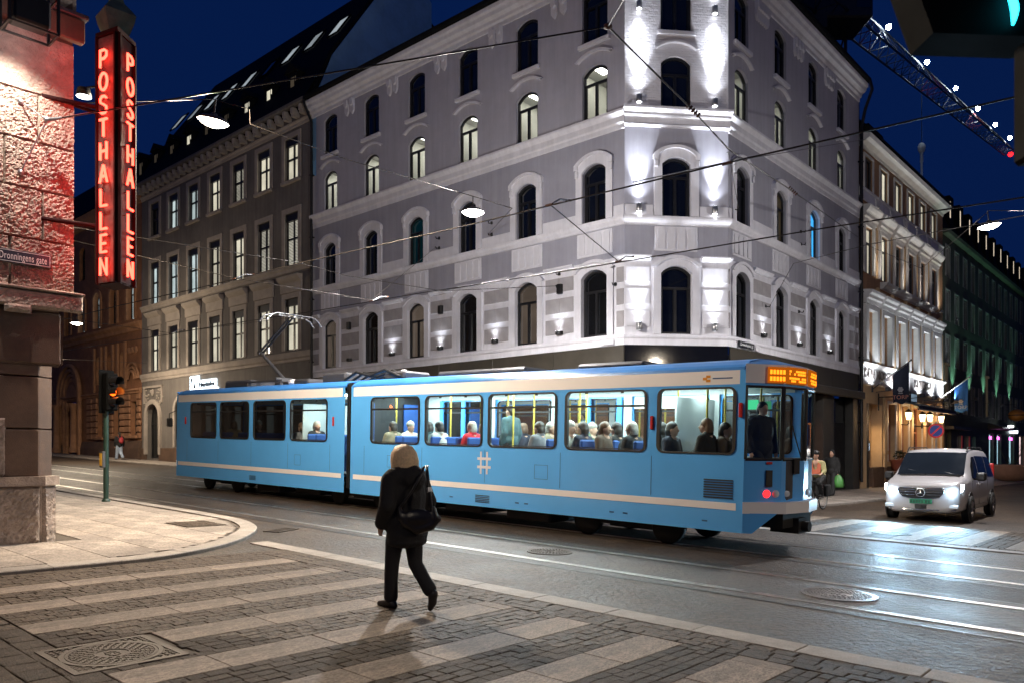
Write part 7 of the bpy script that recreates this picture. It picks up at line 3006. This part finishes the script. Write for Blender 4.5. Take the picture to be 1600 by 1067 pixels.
# ------------------------------------------------------------------ no-stopping sign
M_signred = mat('sign_red', (.55, .012, .02), .35, .05)
M_signblue = mat('sign_blue', (.012, .035, .22), .35, .05)
ps = W(8.62, 36.2, .09)
yv = Vector((-ps.x, -ps.y, 0)).normalized()
yv = (yv * .8 - D2 * .4).normalized()
MS = Matrix(((yv.y, yv.x, 0, ps.x), (-yv.x, yv.y, 0, ps.y), (0, 0, 1, ps.z), (0, 0, 0, 1)))
st_ = thing('no_stopping_sign', MS, 'round blue no stopping sign with red rim and slash behind the silver van', 'road sign')
b = MB()
b.tube([(0, 0, -.1), (0, 0, 3.0)], .03, 8)
b.build('post', M_steel, st_, MS)
b = MB()
b.T = T(0, .04, 2.62) @ Matrix.Rotation(R(-90), 4, 'X')
b.lathe([(.001, .0), (.30, .0), (.30, .012), (.235, .012)], 32, smooth=False)
b.build('rim', M_signred, st_, MS)
b = MB()
b.T = T(0, .04, 2.62) @ Matrix.Rotation(R(-90), 4, 'X')
b.lathe([(.001, .011), (.235, .011)], 32, smooth=False)
b.build('face', M_signblue, st_, MS)
b = MB()
b.T = T(0, .054, 2.62) @ Matrix.Rotation(R(45), 4, 'Y')
b.box(-.24, .24, .0, .004, -.03, .03)
b.build('slash', M_signred, st_, MS)

# ------------------------------------------------------------------ flags with lettering
M_flagnavy = mat('navy_flag_cloth', (.008, .014, .035), .8, .15, 5)
M_flagblue = mat('blue_flag_cloth', (.02, .13, .42), .8, .15, 5)
M_flagtext = mat('salmon_flag_print', (.55, .22, .16), .7)
M_flagtext2 = mat('silver_flag_print', (.45, .46, .48), .7)


def flag(x, z, tip_y, tip_z, ys, zlow, cloth_m, txt_m, label):
    t = thing('flag', FR2 @ T(x, 0, z), label, 'flag', 'restaurant flags on the cross street')
    b = MB()
    b.tube([(x, .0, z), (x, tip_y, tip_z)], .028, 7)
    b.ball((x, tip_y, tip_z), .055, 8, 6)
    b.tube([(x, .02, z - .12), (x, .02, z + .16)], .05, 7)
    b.build('flagpole', M_white if cloth_m is M_flagblue else M_darkgrey, t, FR2)
    ya, yb = ys
    zz = lambda y: z + (tip_z - z) * y / tip_y - .04
    b = MB()
    n, m = 10, 8
    V = lambda i, j, o=0.0: (x + o + .05 * math.sin(i * 1.1 + j * .5) * (j / m), ya + (yb - ya) * i / n, zz(ya + (yb - ya) * i / n) * (1 - j / m) + (zlow + .06 * math.sin(i * .9)) * j / m)
    vs = [V(i, j) for j in range(m + 1) for i in range(n + 1)]
    fs = [(j * (n + 1) + i, j * (n + 1) + i + 1, (j + 1) * (n + 1) + i + 1, (j + 1) * (n + 1) + i) for j in range(m) for i in range(n)]
    b.add(vs, fs, 0, True)
    c = b.build('cloth', cloth_m, t, FR2)
    ym = (ya + yb) / 2
    F = FR2 @ Matrix(((0, 0, 1, x + .09), (1, 0, 0, ym), (0, 1, 0, zlow + .26), (0, 0, 0, 1)))
    me = text_mesh('TORP', .27, .004)
    me.materials.append(txt_m)
    place('lettering', me, c, F)
    b = MB()
    for k in range(6):
        w = 2 * PI * k / 6
        b.ball((.085 * math.cos(w), .085 * math.sin(w), 0), (.05, .05, .006), 8, 4)
    b.ball((0, 0, 0), (.04, .04, .008), 8, 4)
    b.box(-.10, .10, -.19, -.16, -.004, .004)
    b.build('emblem', M_flagtext2, c, F @ T(0, .36, 0))


flag(-14.94, 4.67, 1.75, 5.95, (.95, 1.66), 3.98, M_flagnavy, M_flagtext, 'navy flag lettered TORP on the pole nearer the corner building')
flag(-27.45, 4.86, 1.6, 6.05, (.80, 1.5), 4.02, M_flagblue, M_flagtext2, 'blue flag lettered TORP on the white pole further down the street')
for x in (-15.9, -26.6):
    b = MB()
    b.tube([(x, .02, 4.35), (x, .9, 4.35)], .03, 6)
    b.tube([(x, .02, 3.7), (x, .02, 4.55)], .035, 6)
    b.build('sign_arm', M_black, tb, FR2)
# planters and the big bowl
M_terra = mat('red_brown_planter', (.20, .055, .035), .7, .25, 5, .2, 30)
M_leaf = mat('dark_foliage', (.035, .050, .022), .7, .4, 9)
r2 = random.Random(21)
lf = MB()
for k in range(150):
    a, e, r_ = r2.uniform(0, 2 * PI), r2.uniform(-.2, 1.3), r2.uniform(.25, .46)
    c = Vector((r_ * math.cos(a) * math.cos(e), r_ * math.sin(a) * math.cos(e) * .8, .55 + r_ * math.sin(e) * .8))
    d = Vector((r2.uniform(-1, 1), r2.uniform(-1, 1), r2.uniform(-.5, 1))).normalized() * .10
    s = d.orthogonal().normalized() * .035
    lf.add([tuple(c - d * .2), tuple(c + s + d * .3), tuple(c + d), tuple(c - s + d * .3)], [(0, 1, 2, 3)])
leaf_me = lf.mesh('foliage', M_leaf)
for (x, lab) in ((-17.55, 'red brown planter of clipped foliage nearer the cash machine'), (-19.9, 'red brown planter of clipped foliage partly behind the van')):
    M = FR2 @ T(x, .55, G(12, 42) + .95)
    M2 = FR2 @ T(x, .55, G(12, 42) + .1)
    t = thing('planter', M2, lab, 'planter', 'planters in front of the restaurant')
    piece('stand', t, FR2, x - .5, x + .5, .15, .95, G(12, 42) - .1, G(12, 42) + .82, M_ashlar, .03)
    b = MB()
    b.lathe([(.28, -.12), (.40, .05), (.46, .42), (.48, .45), (.42, .45), (.40, .4), (.001, .38)], 16)
    b.build('pot', M_terra, t, M)
    o = place('foliage', leaf_me, t, M)
    o['kind'] = 'stuff'
    b = MB()
    for k in range(5):
        a = 2 * PI * k / 5
        b.tube([(0, 0, .3), (.16 * math.cos(a), .14 * math.sin(a), .62)], .015, 4)
    b.build('stem', M_terra, t, M)
MB_ = Matrix.Translation(W(9.9, 60.5, .1))
t = thing('bowl_planter', MB_, 'wide pale concrete bowl planter on the far pavement at the frame edge', 'planter')
b = MB()
b.lathe([(.6, 0), (.95, .12), (1.28, .5), (1.36, .98), (1.40, 1.05), (1.25, 1.08), (1.2, .95), (.001, .9)], 28)
b.build('bowl', mat('pink_concrete', (.42, .27, .21), .8, .15, 3, .2, 40), t, MB_)
b = MB()
r2 = random.Random(2)
for k in range(14):
    a = r2.uniform(0, 2 * PI)
    x, y = .5 * math.cos(a), .5 * math.sin(a)
    b.tube([(x * .3, y * .3, .9), (x, y, 1.7), (x * 1.6, y * 1.6, 2.3 + r2.uniform(0, .5))], [.02, .014, .004], 4)
b.build('twigs', M_leaf, t, MB_, kind='stuff')
MG = FR2 @ T(-46.0, 1.0, 4.45)
t = thing('globe_lamp', MG, 'dull orange ribbed globe hanging over the far shop door', 'lamp')
b = MB()
b.ball((0, 0, 0), (.58, .58, .46), 16, 10)
b.build('globe', mat('orange_paper', (.55, .20, .03), .6, .25, 2), t, MG)
b = MB()
b.tube([(0, 0, .45), (0, 0, .8), (0, -1.0, .85)], .03, 5)
b.lathe([(.585, -.04), (.60, 0), (.585, .04)], 16)
b.build('hanger', M_black, t, MG)

# ------------------------------------------------------------------ tower crane jib beyond the roofs
M_crane = mat('crane_grey', (.025, .025, .028), .5, .2)
M_cranered = mat('crane_red', (.16, .02, .02), .5)
M_worklight = emit('crane_work_light', (.75, .92, 1.0), 160)
P0, P5 = at(1380, 82, 60.0), at(1572, 236, 111.0)
dj = (P5 - P0)
step = dj / 5
cr = thing('tower_crane', Matrix.Translation(P0), 'dark lattice crane jib with a row of bright work lights against the night sky', 'crane')
J0, J1 = P0 - step * 2.9, P5 + step * .35
ax = dj.normalized()
sdv = ax.cross(Vector((0, 0, 1))).normalized()
upv = sdv.cross(ax)
ch_ = [lambda t: J0 + (J1 - J0) * t + sdv * .75, lambda t: J0 + (J1 - J0) * t - sdv * .75, lambda t: J0 + (J1 - J0) * t + upv * (2.0 - .9 * t)]
for k in range(3):
    b = MB()
    b.tube([ch_[k](0), ch_[k](.5), ch_[k](1)], .085 if k < 2 else .075, 5, smooth=False)
    b.build('chord', M_crane, cr, I4)
NSEG = 44
for k in range(NSEG):
    t0, t1_ = k / NSEG, (k + 1) / NSEG
    b = MB()
    b.tube([ch_[0](t0), ch_[2](t0 + .5 / NSEG), ch_[1](t0)], .038, 4, smooth=False)
    b.tube([ch_[0](t1_), ch_[2](t0 + .5 / NSEG), ch_[1](t1_)], .038, 4, smooth=False)
    b.tube([ch_[0](t0), ch_[1](t1_)], .034, 4, smooth=False)
    b.tube([ch_[0](t0), ch_[1](t0)], .034, 4, smooth=False)
    b.build('lattice_bay', M_crane if (k % 9) not in (4, 5) else M_cranered, cr, I4)
for k in range(6):
    c = P0 + step * k + upv * 1.6 - ax * .2
    b = MB()
    b.ball(c + sdv * .5, .19 if k < 3 else .23, 10, 7)
    b.build('work_light', M_worklight, cr, I4)
    lamp('POINT', c - upv * .4, 130, (.8, .93, 1), .2, name='work_light_glow', parent=cr)
b = MB()
b.ball(J1, .35, 8, 6)
b.build('warning_light', M_tail, cr, I4)
# cab, tower head and mast end that show above the cornice
c0 = at(1318, 18, 52.0)
b = MB()
b.T = Matrix.Translation(c0)
b.bbox(-1.9, 1.3, -1.5, 1.5, -1.2, 2.4, .1)
b.box(-3.6, -1.8, -1.8, 1.8, -2.0, 3.0)
b.build('cab', M_crane, cr, I4)
b = MB()
b.T = Matrix.Translation(c0)
b.box(.2, 1.1, -1.52, -1.51, -.6, 1.8)
b.build('cab_window', M_pane_dark, cr, I4)
m0 = at(1292, 60, 54.0)
for k in range(8):
    b = MB()
    z0 = m0.z - k * 1.9
    for (sx, sy) in ((-.9, -.9), (.9, -.9), (.9, .9), (-.9, .9)):
        b.tube([(m0.x + sx, m0.y + sy, z0), (m0.x + sx, m0.y + sy, z0 - 1.9)], .12, 4, smooth=False)
        b.tube([(m0.x + sx, m0.y + sy, z0), (m0.x - sy, m0.y + sx, z0 - 1.9)], .07, 4, smooth=False)
    b.build('mast_bay', M_crane, cr, I4)
hk_ = at(1440, 232, 71.0)
b = MB()
b.tube([(hk_.x, hk_.y, hk_.z + 4.8), (hk_.x, hk_.y, hk_.z)], .03, 4)
b.build('hoist_rope', M_crane, cr, I4)
b = MB()
b.ball((hk_.x, hk_.y, hk_.z), (.35, .3, .5), 10, 7)
b.tube([(hk_.x, hk_.y, hk_.z - .4), (hk_.x, hk_.y, hk_.z - 1.3)], .14, 6)
b.tube([(hk_.x, hk_.y, hk_.z - 1.3), (hk_.x, hk_.y, hk_.z - 4.6)], .10, 6)
b.build('hook_block', M_white, cr, I4)

# ------------------------------------------------------------------ overhead wires
M_wire = mat('wire_copper', (.035, .030, .026), .4, .2, metal=.5)
M_insul = mat('brown_insulator', (.09, .035, .02), .35)


def wire(name, pts, r, label, group=None, sag=.0, m=None):
    t = thing(name, Matrix.Translation(pts[0]), label, 'wire', group)
    b = MB()
    P = []
    for i in range(len(pts) - 1):
        a, c = Vector(pts[i]), Vector(pts[i + 1])
        n = max(1, int((c - a).length / 2.5)) if sag else 1
        for k in range(n):
            s = k / n
            P.append(a + (c - a) * s - Vector((0, 0, sag * 4 * s * (1 - s))))
    P.append(Vector(pts[-1]))
    b.tube(P, r, 5)
    b.build('strand', m or M_wire, t, I4)
    return t


def cw(v, h, u0=-40, u1=90):
    return [W(u0 + (u1 - u0) * k / 26, v, h + .03 * (k % 2)) for k in range(27)]


cg = 'tram contact wires'
wire('contact_wire', cw(9.85, 5.58), .013, 'tram contact wire over the nearer track', cg)
wire('contact_wire', cw(13.3, 5.45), .013, 'tram contact wire over the track the tram runs on', cg)
N0 = at(950, 42, 11.0)
ins = at(1078, 168, 13.2)
t = wire('span_wire', [FRP @ Vector((4.24, .62, 6.70)), N0], .013, 'span wire from the stone wall hook up to the pulley ring', 'span wires')
t = wire('span_wire', [N0, ins, at(1140, 235, 15.2), at(1240, 300, 20.0), at(1342, 372, 36.6)], .015, 'span wire running down from the pulley ring past the floodlit corner', 'span wires')
for (px_, py_, Y) in ((1082, 172, 13.25), (1238, 298, 19.9)):
    c = at(px_, py_, Y)
    d = (at(px_ + 12, py_ + 11, Y) - c).normalized()
    b = MB()
    for k in range(5):
        b.tube([c + d * (k * .06 - .12), c + d * (k * .06 - .085)], .045, 8)
    b.build('insulator', M_insul, t, I4)
t = wire('span_wire', [N0, at(1010, -60, 8.2)], .015, 'span wire rising from the pulley ring out of the top of the view', 'span wires')
b = MB()
b.T = Matrix.Translation(N0)
b.lathe([(.03, -.02), (.06, -.02), (.06, .02), (.03, .02)], 12)
b.ball((0, 0, 0), .045, 8, 6)
b.build('pulley_ring', M_insul, t, I4)
wire('span_wire', [L1 + Vector((0, 0, .42)), L1 + Vector((.6, .3, .36)), at(391, 194, 15.4), at(540, 249, 17.8), L2 + Vector((0, 0, .42)), at(800, 326, 22.3), FR1 @ Vector((6.05, .2, 10.0))], .011, 'span wire carrying the two street lamps across to the lilac facade', 'span wires')
wire('span_wire', [FRP @ Vector((4.6, -.3, 7.3)), L1 + Vector((0, 0, .42))], .011, 'span wire from the stone corner to the warm street lamp', 'span wires')
wire('span_wire', [FRS @ Vector((18, 4.62, 6.4)), at(468, 411, 21.0), at(540, 431, 22.6), at(690, 455, 25.5), FR1 @ Vector((2.75, .2, 7.55))], .010, 'low span wire crossing the taupe building to the lilac facade', 'span wires')
wire('span_wire', [at(690, 455, 25.5), W(9, 13.3, 5.48), W(8, 9.85, 5.62)], .009, 'pull-off wire between the two contact wires', 'span wires')
wire('span_wire', [FR2 @ Vector((-.35, .2, 9.95)), at(1138, 238, 15.2), W(4.9, 9.85, 5.75)], .009, 'short pull-off wire below the floodlit corner', 'span wires')
wire('span_wire', [FR2 @ Vector((-2.9, .2, 7.0)), at(1240, 412, 22.0), at(1360, 382, 18.0), at(1640, 330, 14.0)], .009, 'thin span wire crossing the cross street at first floor height', 'span wires')
wire('span_wire', [FR2 @ Vector((-13.03, .3, 16.0)), at(1140, 253, 17.0), W(6.4, 9.85, 5.65)], .010, 'stay wire from the downpipe of the corner building', 'span wires')
wire('span_wire', [FR2 @ Vector((-13.2, .3, 11.2)), at(1440, 420, 26.0), L3 + Vector((0, 0, .42)), at(1660, 330, 21.0)], .010, 'span wire carrying the lamp over the cross street', 'span wires')
wire('span_wire', [FR1 @ Vector((9.0, .2, 10.0)), W(17, 13.3, 5.5), W(18, 9.85, 5.62), FRS @ Vector((20, 4.62, 6.8))], .009, 'span wire over the middle of the tram', 'span wires')
wire('span_wire', [FR1 @ Vector((19.0, .2, 8.3)), W(29, 13.3, 5.5), W(29.5, 9.85, 5.62), FRS @ Vector((31, 4.62, 6.8))], .009, 'span wire over the rear of the tram', 'span wires')
wire('span_wire', [FR1 @ Vector((36.0, .2, 7.3)), W(46, 13.3, 5.5), W(46.5, 9.85, 5.62), FRS @ Vector((48, 4.62, 6.8))], .009, 'span wire far up the tram street', 'span wires')
for ci, (u, v, h) in enumerate(((17, 13.3, 5.47), (18, 9.85, 5.6), (9, 13.3, 5.47), (8, 9.85, 5.6), (29, 13.3, 5.47), (4.9, 9.85, 5.6))):
    c = W(u, v, h)
    t = thing('wire_clamp', Matrix.Translation(c), ('pull-off arm over the joint of the tram', 'pull-off arm above the woman on the nearer wire', 'pull-off arm on the far wire in front of the lilac facade', 'pull-off arm on the near wire left of the floodlit corner', 'pull-off arm above the dim rear saloon', 'pull-off arm on the near wire before the floodlit corner')[ci], 'wire fitting', 'pull-off arms on the contact wires')
    b = MB()
    d = D2 * .55
    b.tube([c, c + d * .5 + Vector((0, 0, .16)), c + d + Vector((0, 0, .2))], .014, 5)
    b.build('arm', M_steel, t, I4)
    b = MB()
    b.tube([c - D1 * .07, c + D1 * .07], .022, 6)
    b.build('clamp', M_insul, t, I4)
    b = MB()
    b.tube([c + d * .9 + Vector((0, 0, .19)), c + d * 1.05 + Vector((0, 0, .21))], .02, 6)
    b.build('clamp', M_insul, t, I4)

# lit advertising pillar far up the near pavement
MA_ = Matrix.Translation(W(44.0, 7.2, .05))
ad_ = thing('advert_pillar', MA_, 'slim lit advertising pillar with yellow and red panels behind the stone corner', 'advert pillar')
b = MB()
b.bbox(-.5, .5, -.5, .5, 0, 3.2, .06)
b.build('pillar_case', M_darkgrey, ad_, MA_)
for (z0, z1, c, s) in ((2.5, 3.0, (.75, .88, 1.0), 3.0), (1.6, 2.3, (1.0, .78, .12), 1.0), (1.2, 1.6, (.9, .08, .08), .8), (.3, 1.2, (.8, .85, .9), .8)):
    b = MB()
    b.box(-.42, .42, -.515, -.505, z0, z1 - .02)
    b.box(.505, .515, -.42, .42, z0, z1 - .02)
    b.build('panel', emit('advert_panel', c, s), ad_, MA_)
# ------------------------------------------------------------------ the silver van with its headlights on
M_van = mat('silver_van_paint', (.46, .445, .46), .30, .015, 1.5, 0, metal=.25, coat=.5, rv=.01)
M_vanglass = mat('van_window_glass', (.008, .011, .016), .08, .1, 3, spec=.35)
M_vanblack = mat('van_black_plastic', (.015, .015, .016), .5, .2)
M_chrome = mat('chrome', (.75, .75, .77), .12, .05, metal=1.0)
M_tyre = mat('tyre_rubber', (.015, .015, .015), .75, .2, 20)
M_alloy = mat('alloy_wheel', (.42, .42, .44), .3, .1, metal=.9)
M_beam = emit('headlight_glow', (.62, .85, 1.0), 70)
M_plate_green = mat('green_number_plate', (.02, .22, .12), .45, .05)
yawv = R(2)
c0 = W(5.58, 21.95, .0)
xd = (D2 * math.cos(yawv) + D1 * math.sin(yawv))
# x back along the van from its nose, y to its left as seen from the front, z up
MV = frame(c0, xd, G2)
van = thing('van', MV, 'silver people carrier van with blazing bluish headlights waiting at the far crossing', 'van')
# section: x, bottom, belt/shoulder z, top z, half width low, half width belt, half width top
SEC = [(0.00, .30, .62, .72, .60, .62, .50), (.04, .26, .74, .92, .74, .76, .62), (.14, .24, .84, 1.00, .85, .86, .74), (.35, .24, .92, 1.06, .93, .92, .80), (.70, .24, .98, 1.13, .955, .945, .82), (.98, .24, 1.02, 1.18, .96, .95, .80),
       (1.35, .24, 1.05, 1.51, .96, .95, .77), (1.72, .24, 1.06, 1.80, .96, .95, .74), (2.1, .24, 1.07, 1.885, .96, .95, .74), (2.8, .24, 1.08, 1.91, .96, .95, .74), (3.6, .24, 1.09, 1.90, .96, .95, .735), (4.4, .25, 1.10, 1.87, .95, .94, .72),
       (4.75, .28, 1.10, 1.80, .93, .92, .70), (4.88, .34, 1.08, 1.66, .90, .90, .68), (4.92, .42, 1.0, 1.40, .88, .88, .68)]


def ring_pts(s):
    x, zl, zb, zt, wl, wb, wt = s
    low = zt - zb < .3
    P = [(0, zl), (wl * .8, zl), (wl * .97, zl + .10), (wl, zl + (zb - zl) * .45), (wb, zb)]
    if low:
        P += [(wb * .985, zb + (zt - zb) * .35), (wt * 1.08, zt - (zt - zb) * .25), (wt, zt - .015), (wt * .5, zt), (0, zt + .004)]
    else:
        P += [(wb - (wb - wt) * .42, zb + (zt - zb) * .55), (wt + .035, zt - .11), (wt - .02, zt - .03), (wt * .55, zt), (0, zt + .012)]
    return [(x, p[0], p[1]) for p in P]


def hermite_secs(SEC, k=4):
    out = []
    for i in range(len(SEC) - 1):
        for j in range(k):
            t = j / k
            p0, p1, p2, p3 = SEC[max(0, i - 1)], SEC[i], SEC[i + 1], SEC[min(len(SEC) - 1, i + 2)]
            out.append(tuple(p1[q] + (p2[q] - p1[q]) * t for q in range(7)))
    out.append(SEC[-1])
    return out


b = MB()
SS = hermite_secs(SEC, 3)
rg = [ring_pts(s) for s in SS]
full = [r_ + [(p[0], -p[1], p[2]) for p in reversed(r_[1:-1])] for r_ in rg]
n = len(full[0])
vs = [p for r_ in full for p in r_]
fs = [(i * n + k, i * n + (k + 1) % n, (i + 1) * n + (k + 1) % n, (i + 1) * n + k) for i in range(len(full) - 1) for k in range(n)]
fs += [tuple(range(n)), tuple(reversed(range((len(full) - 1) * n, len(full) * n)))]
b.add(vs, fs, 0, True)
bd = b.build('body', M_van, van, MV)
recalc(bd.data)


def sec_at(x):
    for i in range(len(SEC) - 1):
        if SEC[i][0] <= x <= SEC[i + 1][0]:
            t = (x - SEC[i][0]) / (SEC[i + 1][0] - SEC[i][0])
            return tuple(SEC[i][q] + (SEC[i + 1][q] - SEC[i][q]) * t for q in range(7))
    return SEC[-1]


def side_y(x, z):
    P = ring_pts((x,) + sec_at(x)[1:])
    for i in range(3, 7):
        if P[i][2] <= z <= P[i + 1][2]:
            t = (z - P[i][2]) / max(1e-6, P[i + 1][2] - P[i][2])
            return P[i][1] + (P[i + 1][1] - P[i][1]) * t
    return P[4][1]


# windscreen over the sloping part
b = MB()
xs_ = [1.00, 1.18, 1.36, 1.54, 1.70]
rows_ = []
for x in xs_:
    s = sec_at(x)
    w = s[6] * 1.00
    row = []
    for k in range(9):
        y = -w + 2 * w * k / 8
        z = s[3] + .02 - .02 * (abs(y) / w) ** 2
        row.append((x - .012, y, z))
    rows_.append(row)
m_ = 9
b.add([p for r_ in rows_ for p in r_], [(i * m_ + k, i * m_ + k + 1, (i + 1) * m_ + k + 1, (i + 1) * m_ + k) for i in range(4) for k in range(8)], 0, True)
b.build('windscreen', M_vanglass, van, MV)
b = MB()
b.tube([(1.0, -.55, 1.215), (1.14, -.1, 1.335)], .012, 4)
b.tube([(1.0, .10, 1.215), (1.14, .55, 1.335)], .012, 4)
b.box(.90, 1.0, -.72, .72, 1.175, 1.205)
b.build('wiper', M_vanblack, van, MV)


def side_pane(outl, s, name='side_window'):
    b = MB()
    # split in a grid so that it follows the side
    xs2 = sorted({p[0] for p in outl})
    x0, x1 = xs2[0], xs2[-1]
    n2 = 8

    def zr(x):
        up_, dn = [], []
        m2 = len(outl)
        for i in range(m2):
            (xa, za), (xb, zb) = outl[i], outl[(i + 1) % m2]
            if (xa - x) * (xb - x) <= 0 and abs(xa - xb) > 1e-6:
                t = (x - xa) / (xb - xa)
                up_.append(za + (zb - za) * t)
        return min(up_), max(up_)
    rows2 = []
    for i in range(n2 + 1):
        x = x0 + (x1 - x0) * (i + (.001 if i == 0 else -.001 if i == n2 else 0)) / n2
        a, c = zr(x)
        rows2.append([(x, s * (side_y(x, a + (c - a) * j / 4) + .008), a + (c - a) * j / 4) for j in range(5)])
    b.add([p for r_ in rows2 for p in r_], [(i * 5 + j, i * 5 + j + 1, (i + 1) * 5 + j + 1, (i + 1) * 5 + j) for i in range(n2) for j in range(4)], 0, True)
    return b.build(name, M_vanglass, van, MV)


for s in (-1, 1):
    side_pane([(1.30, 1.12), (2.14, 1.12), (2.14, 1.68), (1.86, 1.68), (1.50, 1.42)], s)
    side_pane([(2.22, 1.13), (3.42, 1.13), (3.42, 1.70), (2.22, 1.70)], s)
    side_pane([(3.50, 1.13), (4.62, 1.13), (4.55, 1.60), (4.40, 1.68), (3.50, 1.70)], s)
    b = MB()
    b.tube([(1.75, s * .72, 1.82), (1.95, s * .72, 1.93), (3.9, s * .70, 1.95), (4.2, s * .68, 1.89)], .018, 6)
    b.build('roof_rail', M_vanblack, van, MV)
    b = MB()
    b.bbox(1.36, 1.58, s * 1.12 - .11, s * 1.12 + .11, 1.05, 1.27, .04)
    b.box(1.44, 1.52, min(s * .9, s * 1.03), max(s * .9, s * 1.03), 1.07, 1.12)
    b.build('mirror', M_vanblack, van, MV)
    # headlights: swept lens with the lamp inside
    b = MB()
    L_ = [(.17, .60, .69), (.10, .56, .80), (.30, .80, .96), (.38, .895, .965), (.31, .895, .85), (.22, .81, .72)]
    P = [Vector((x - .075, s * (y + .03), z)) for (x, y, z) in L_]
    cc = sum(P, Vector()) / len(P) + Vector((-.04, s * .03, 0))
    b.add([tuple(p) for p in P] + [tuple(cc)], [(i, (i + 1) % 6, 6) for i in range(6)], 0, True)
    b.build('headlight', M_beam, van, MV)
    pl_ = MV @ Vector((-.10, s * .72, .80))
    lamp('SPOT', pl_, 750, (.42, .74, 1.0), .06, MV @ Vector((-8, s * .9, -.9)), 84, .8, 'headlight_beam', van)
    lamp('POINT', MV @ Vector((-.06, s * .75, .78)), 14, (.55, .80, 1.0), .08, name='headlight_glow', parent=van)
    b = MB()
    b.bbox(.015, .10, s * .72 - .14, s * .72 + .14, .36, .46, .02)
    b.build('fog_lamp', M_headlens, van, MV)
    for x in (.95, 4.15):
        b = MB()
        b.T = T(x, s * .968, .36) @ Matrix.Rotation(R(90), 4, 'X')
        b.lathe([(.001, -.004), (.41, -.004), (.41, .004), (.001, .004)], 28, smooth=False)
        b.build('wheel_arch', M_vanblack, van, MV)
        w = MB()
        w.T = T(x, s * .90, .335) @ Matrix.Rotation(R(90), 4, 'X')
        w.lathe([(.20, -.10), (.31, -.11), (.335, -.08), (.335, .08), (.31, .11), (.20, .10)], 28)
        o = w.build('wheel', M_tyre, van, MV)
        w = MB()
        w.T = T(x, s * .90, .335) @ Matrix.Rotation(R(90), 4, 'X')
        w.lathe([(.215, -.092), (.20, -.09), (.06, -.075), (.001, -.075)], 24)
        w.lathe([(.001, .075), (.06, .075), (.20, .09), (.215, .092)], 24)
        w.build('rim', M_vanblack, o, MV)
        w = MB()
        w.T = T(x, s * .90, .335) @ Matrix.Rotation(R(90), 4, 'X')
        for k in range(7):
            a = 2 * PI * k / 7
            d = Vector((math.cos(a), math.sin(a), 0))
            w.tube([d * .03 + Vector((0, 0, -s * .093)), d * .205 + Vector((0, 0, -s * .097))], .02, 5)
        w.build('spokes', M_alloy, o, MV)
    b = MB()
    b.bbox(4.80, 4.90, s * .86 - .05, s * .86 + .06, .95, 1.5, .02)
    b.build('tail_light', M_tail if False else M_redplastic, van, MV)
# door seams on both sides
for s in (-1, 1):
    b = MB()
    for x in (1.25, 2.19, 3.46):
        b.tube([(x, s * (side_y(x, .45) + .0015), .42), (x, s * (side_y(x, 1.0) + .0015), 1.06)], .005, 4)
    b.tube([(1.25, s * .958, .42), (3.46, s * .958, .42)], .005, 4)
    b.build('door_seam', M_vanblack, van, MV)
    b = MB()
    for x in (1.9, 2.5):
        b.bbox(x, x + .2, min(s * .95, s * .985), max(s * .95, s * .985), .93, .97, .008)
    b.build('door_handle', M_van, van, MV)
# grille: dark opening, three chrome bars, round star emblem
b = MB()
P = [(-.50, .88), (.50, .88), (.54, .80), (.42, .64), (.2, .60), (-.2, .60), (-.42, .64), (-.54, .80)]
b.add([(-.012 + (.03 if p[1] > .85 else 0.0), p[0], p[1]) for p in P] + [(-.03, 0, .74)], [(i, (i + 1) % 8, 8) for i in range(8)])
gr = b.build('grille', M_vanblack, van, MV)
b = MB()
for z in (.83, .765, .70):
    w = .50 if z > .75 else .46
    b.tube([(-.035 + .012 * (y / .54) ** 2 + (.01 if z > .8 else 0), y, z) for y in (-w, -w / 2, -.14)], .012, 5)
    b.tube([(-.035 + .012 * (y / .54) ** 2 + (.01 if z > .8 else 0), y, z) for y in (.14, w / 2, w)], .012, 5)
b.tube([(-.02 + (.03 if p[1] > .85 else 0), p[0] * 1.02, p[1]) for p in P + [P[0]]], .012, 5)
b.build('chrome_bar', M_chrome, gr, MV)
b = MB()
c = Vector((-.065, 0, .755))
b.tube([c + Vector((0, .105 * math.cos(2 * PI * k / 24), .105 * math.sin(2 * PI * k / 24))) for k in range(25)], .011, 6)
for k in range(3):
    a = R(90 + 120 * k)
    b.tube([c, c + Vector((0, .10 * math.cos(a), .10 * math.sin(a)))], [.022, .005], 5)
b.build('emblem', M_chrome, gr, MV)
b = MB()
b.bbox(-.045, -.02, -.26, .26, .475, .585, .006)
pt2 = b.build('number_plate', M_plate_green, van, MV)
b = MB()
for k in range(7):
    y = -.21 + k * .065 + (.02 if k > 1 else 0)
    b.box(-.0475, -.0455, y, y + .014, .495, .565)
    b.box(-.0475, -.0455, y + .022, y + .036, .495, .565)
b.build('plate_marks', M_vanblack, pt2, MV)
b = MB()
b.add([(-.01 + .09 * (p[0] / .62) ** 2, p[0], p[1]) for p in ((-.58, .34), (.58, .34), (.50, .45), (-.50, .45))] + [(-.02, 0, .34), (-.02, 0, .45)], [(0, 4, 5, 3), (4, 1, 2, 5)])
b.build('lower_grille', M_vanblack, van, MV)
b = MB()
b.tube([(-.02 + .12 * (y / .8) ** 2, y, .315) for y in (-.78, -.4, 0, .4, .78)], .018, 5)
b.build('bumper_trim', M_chrome, van, MV)
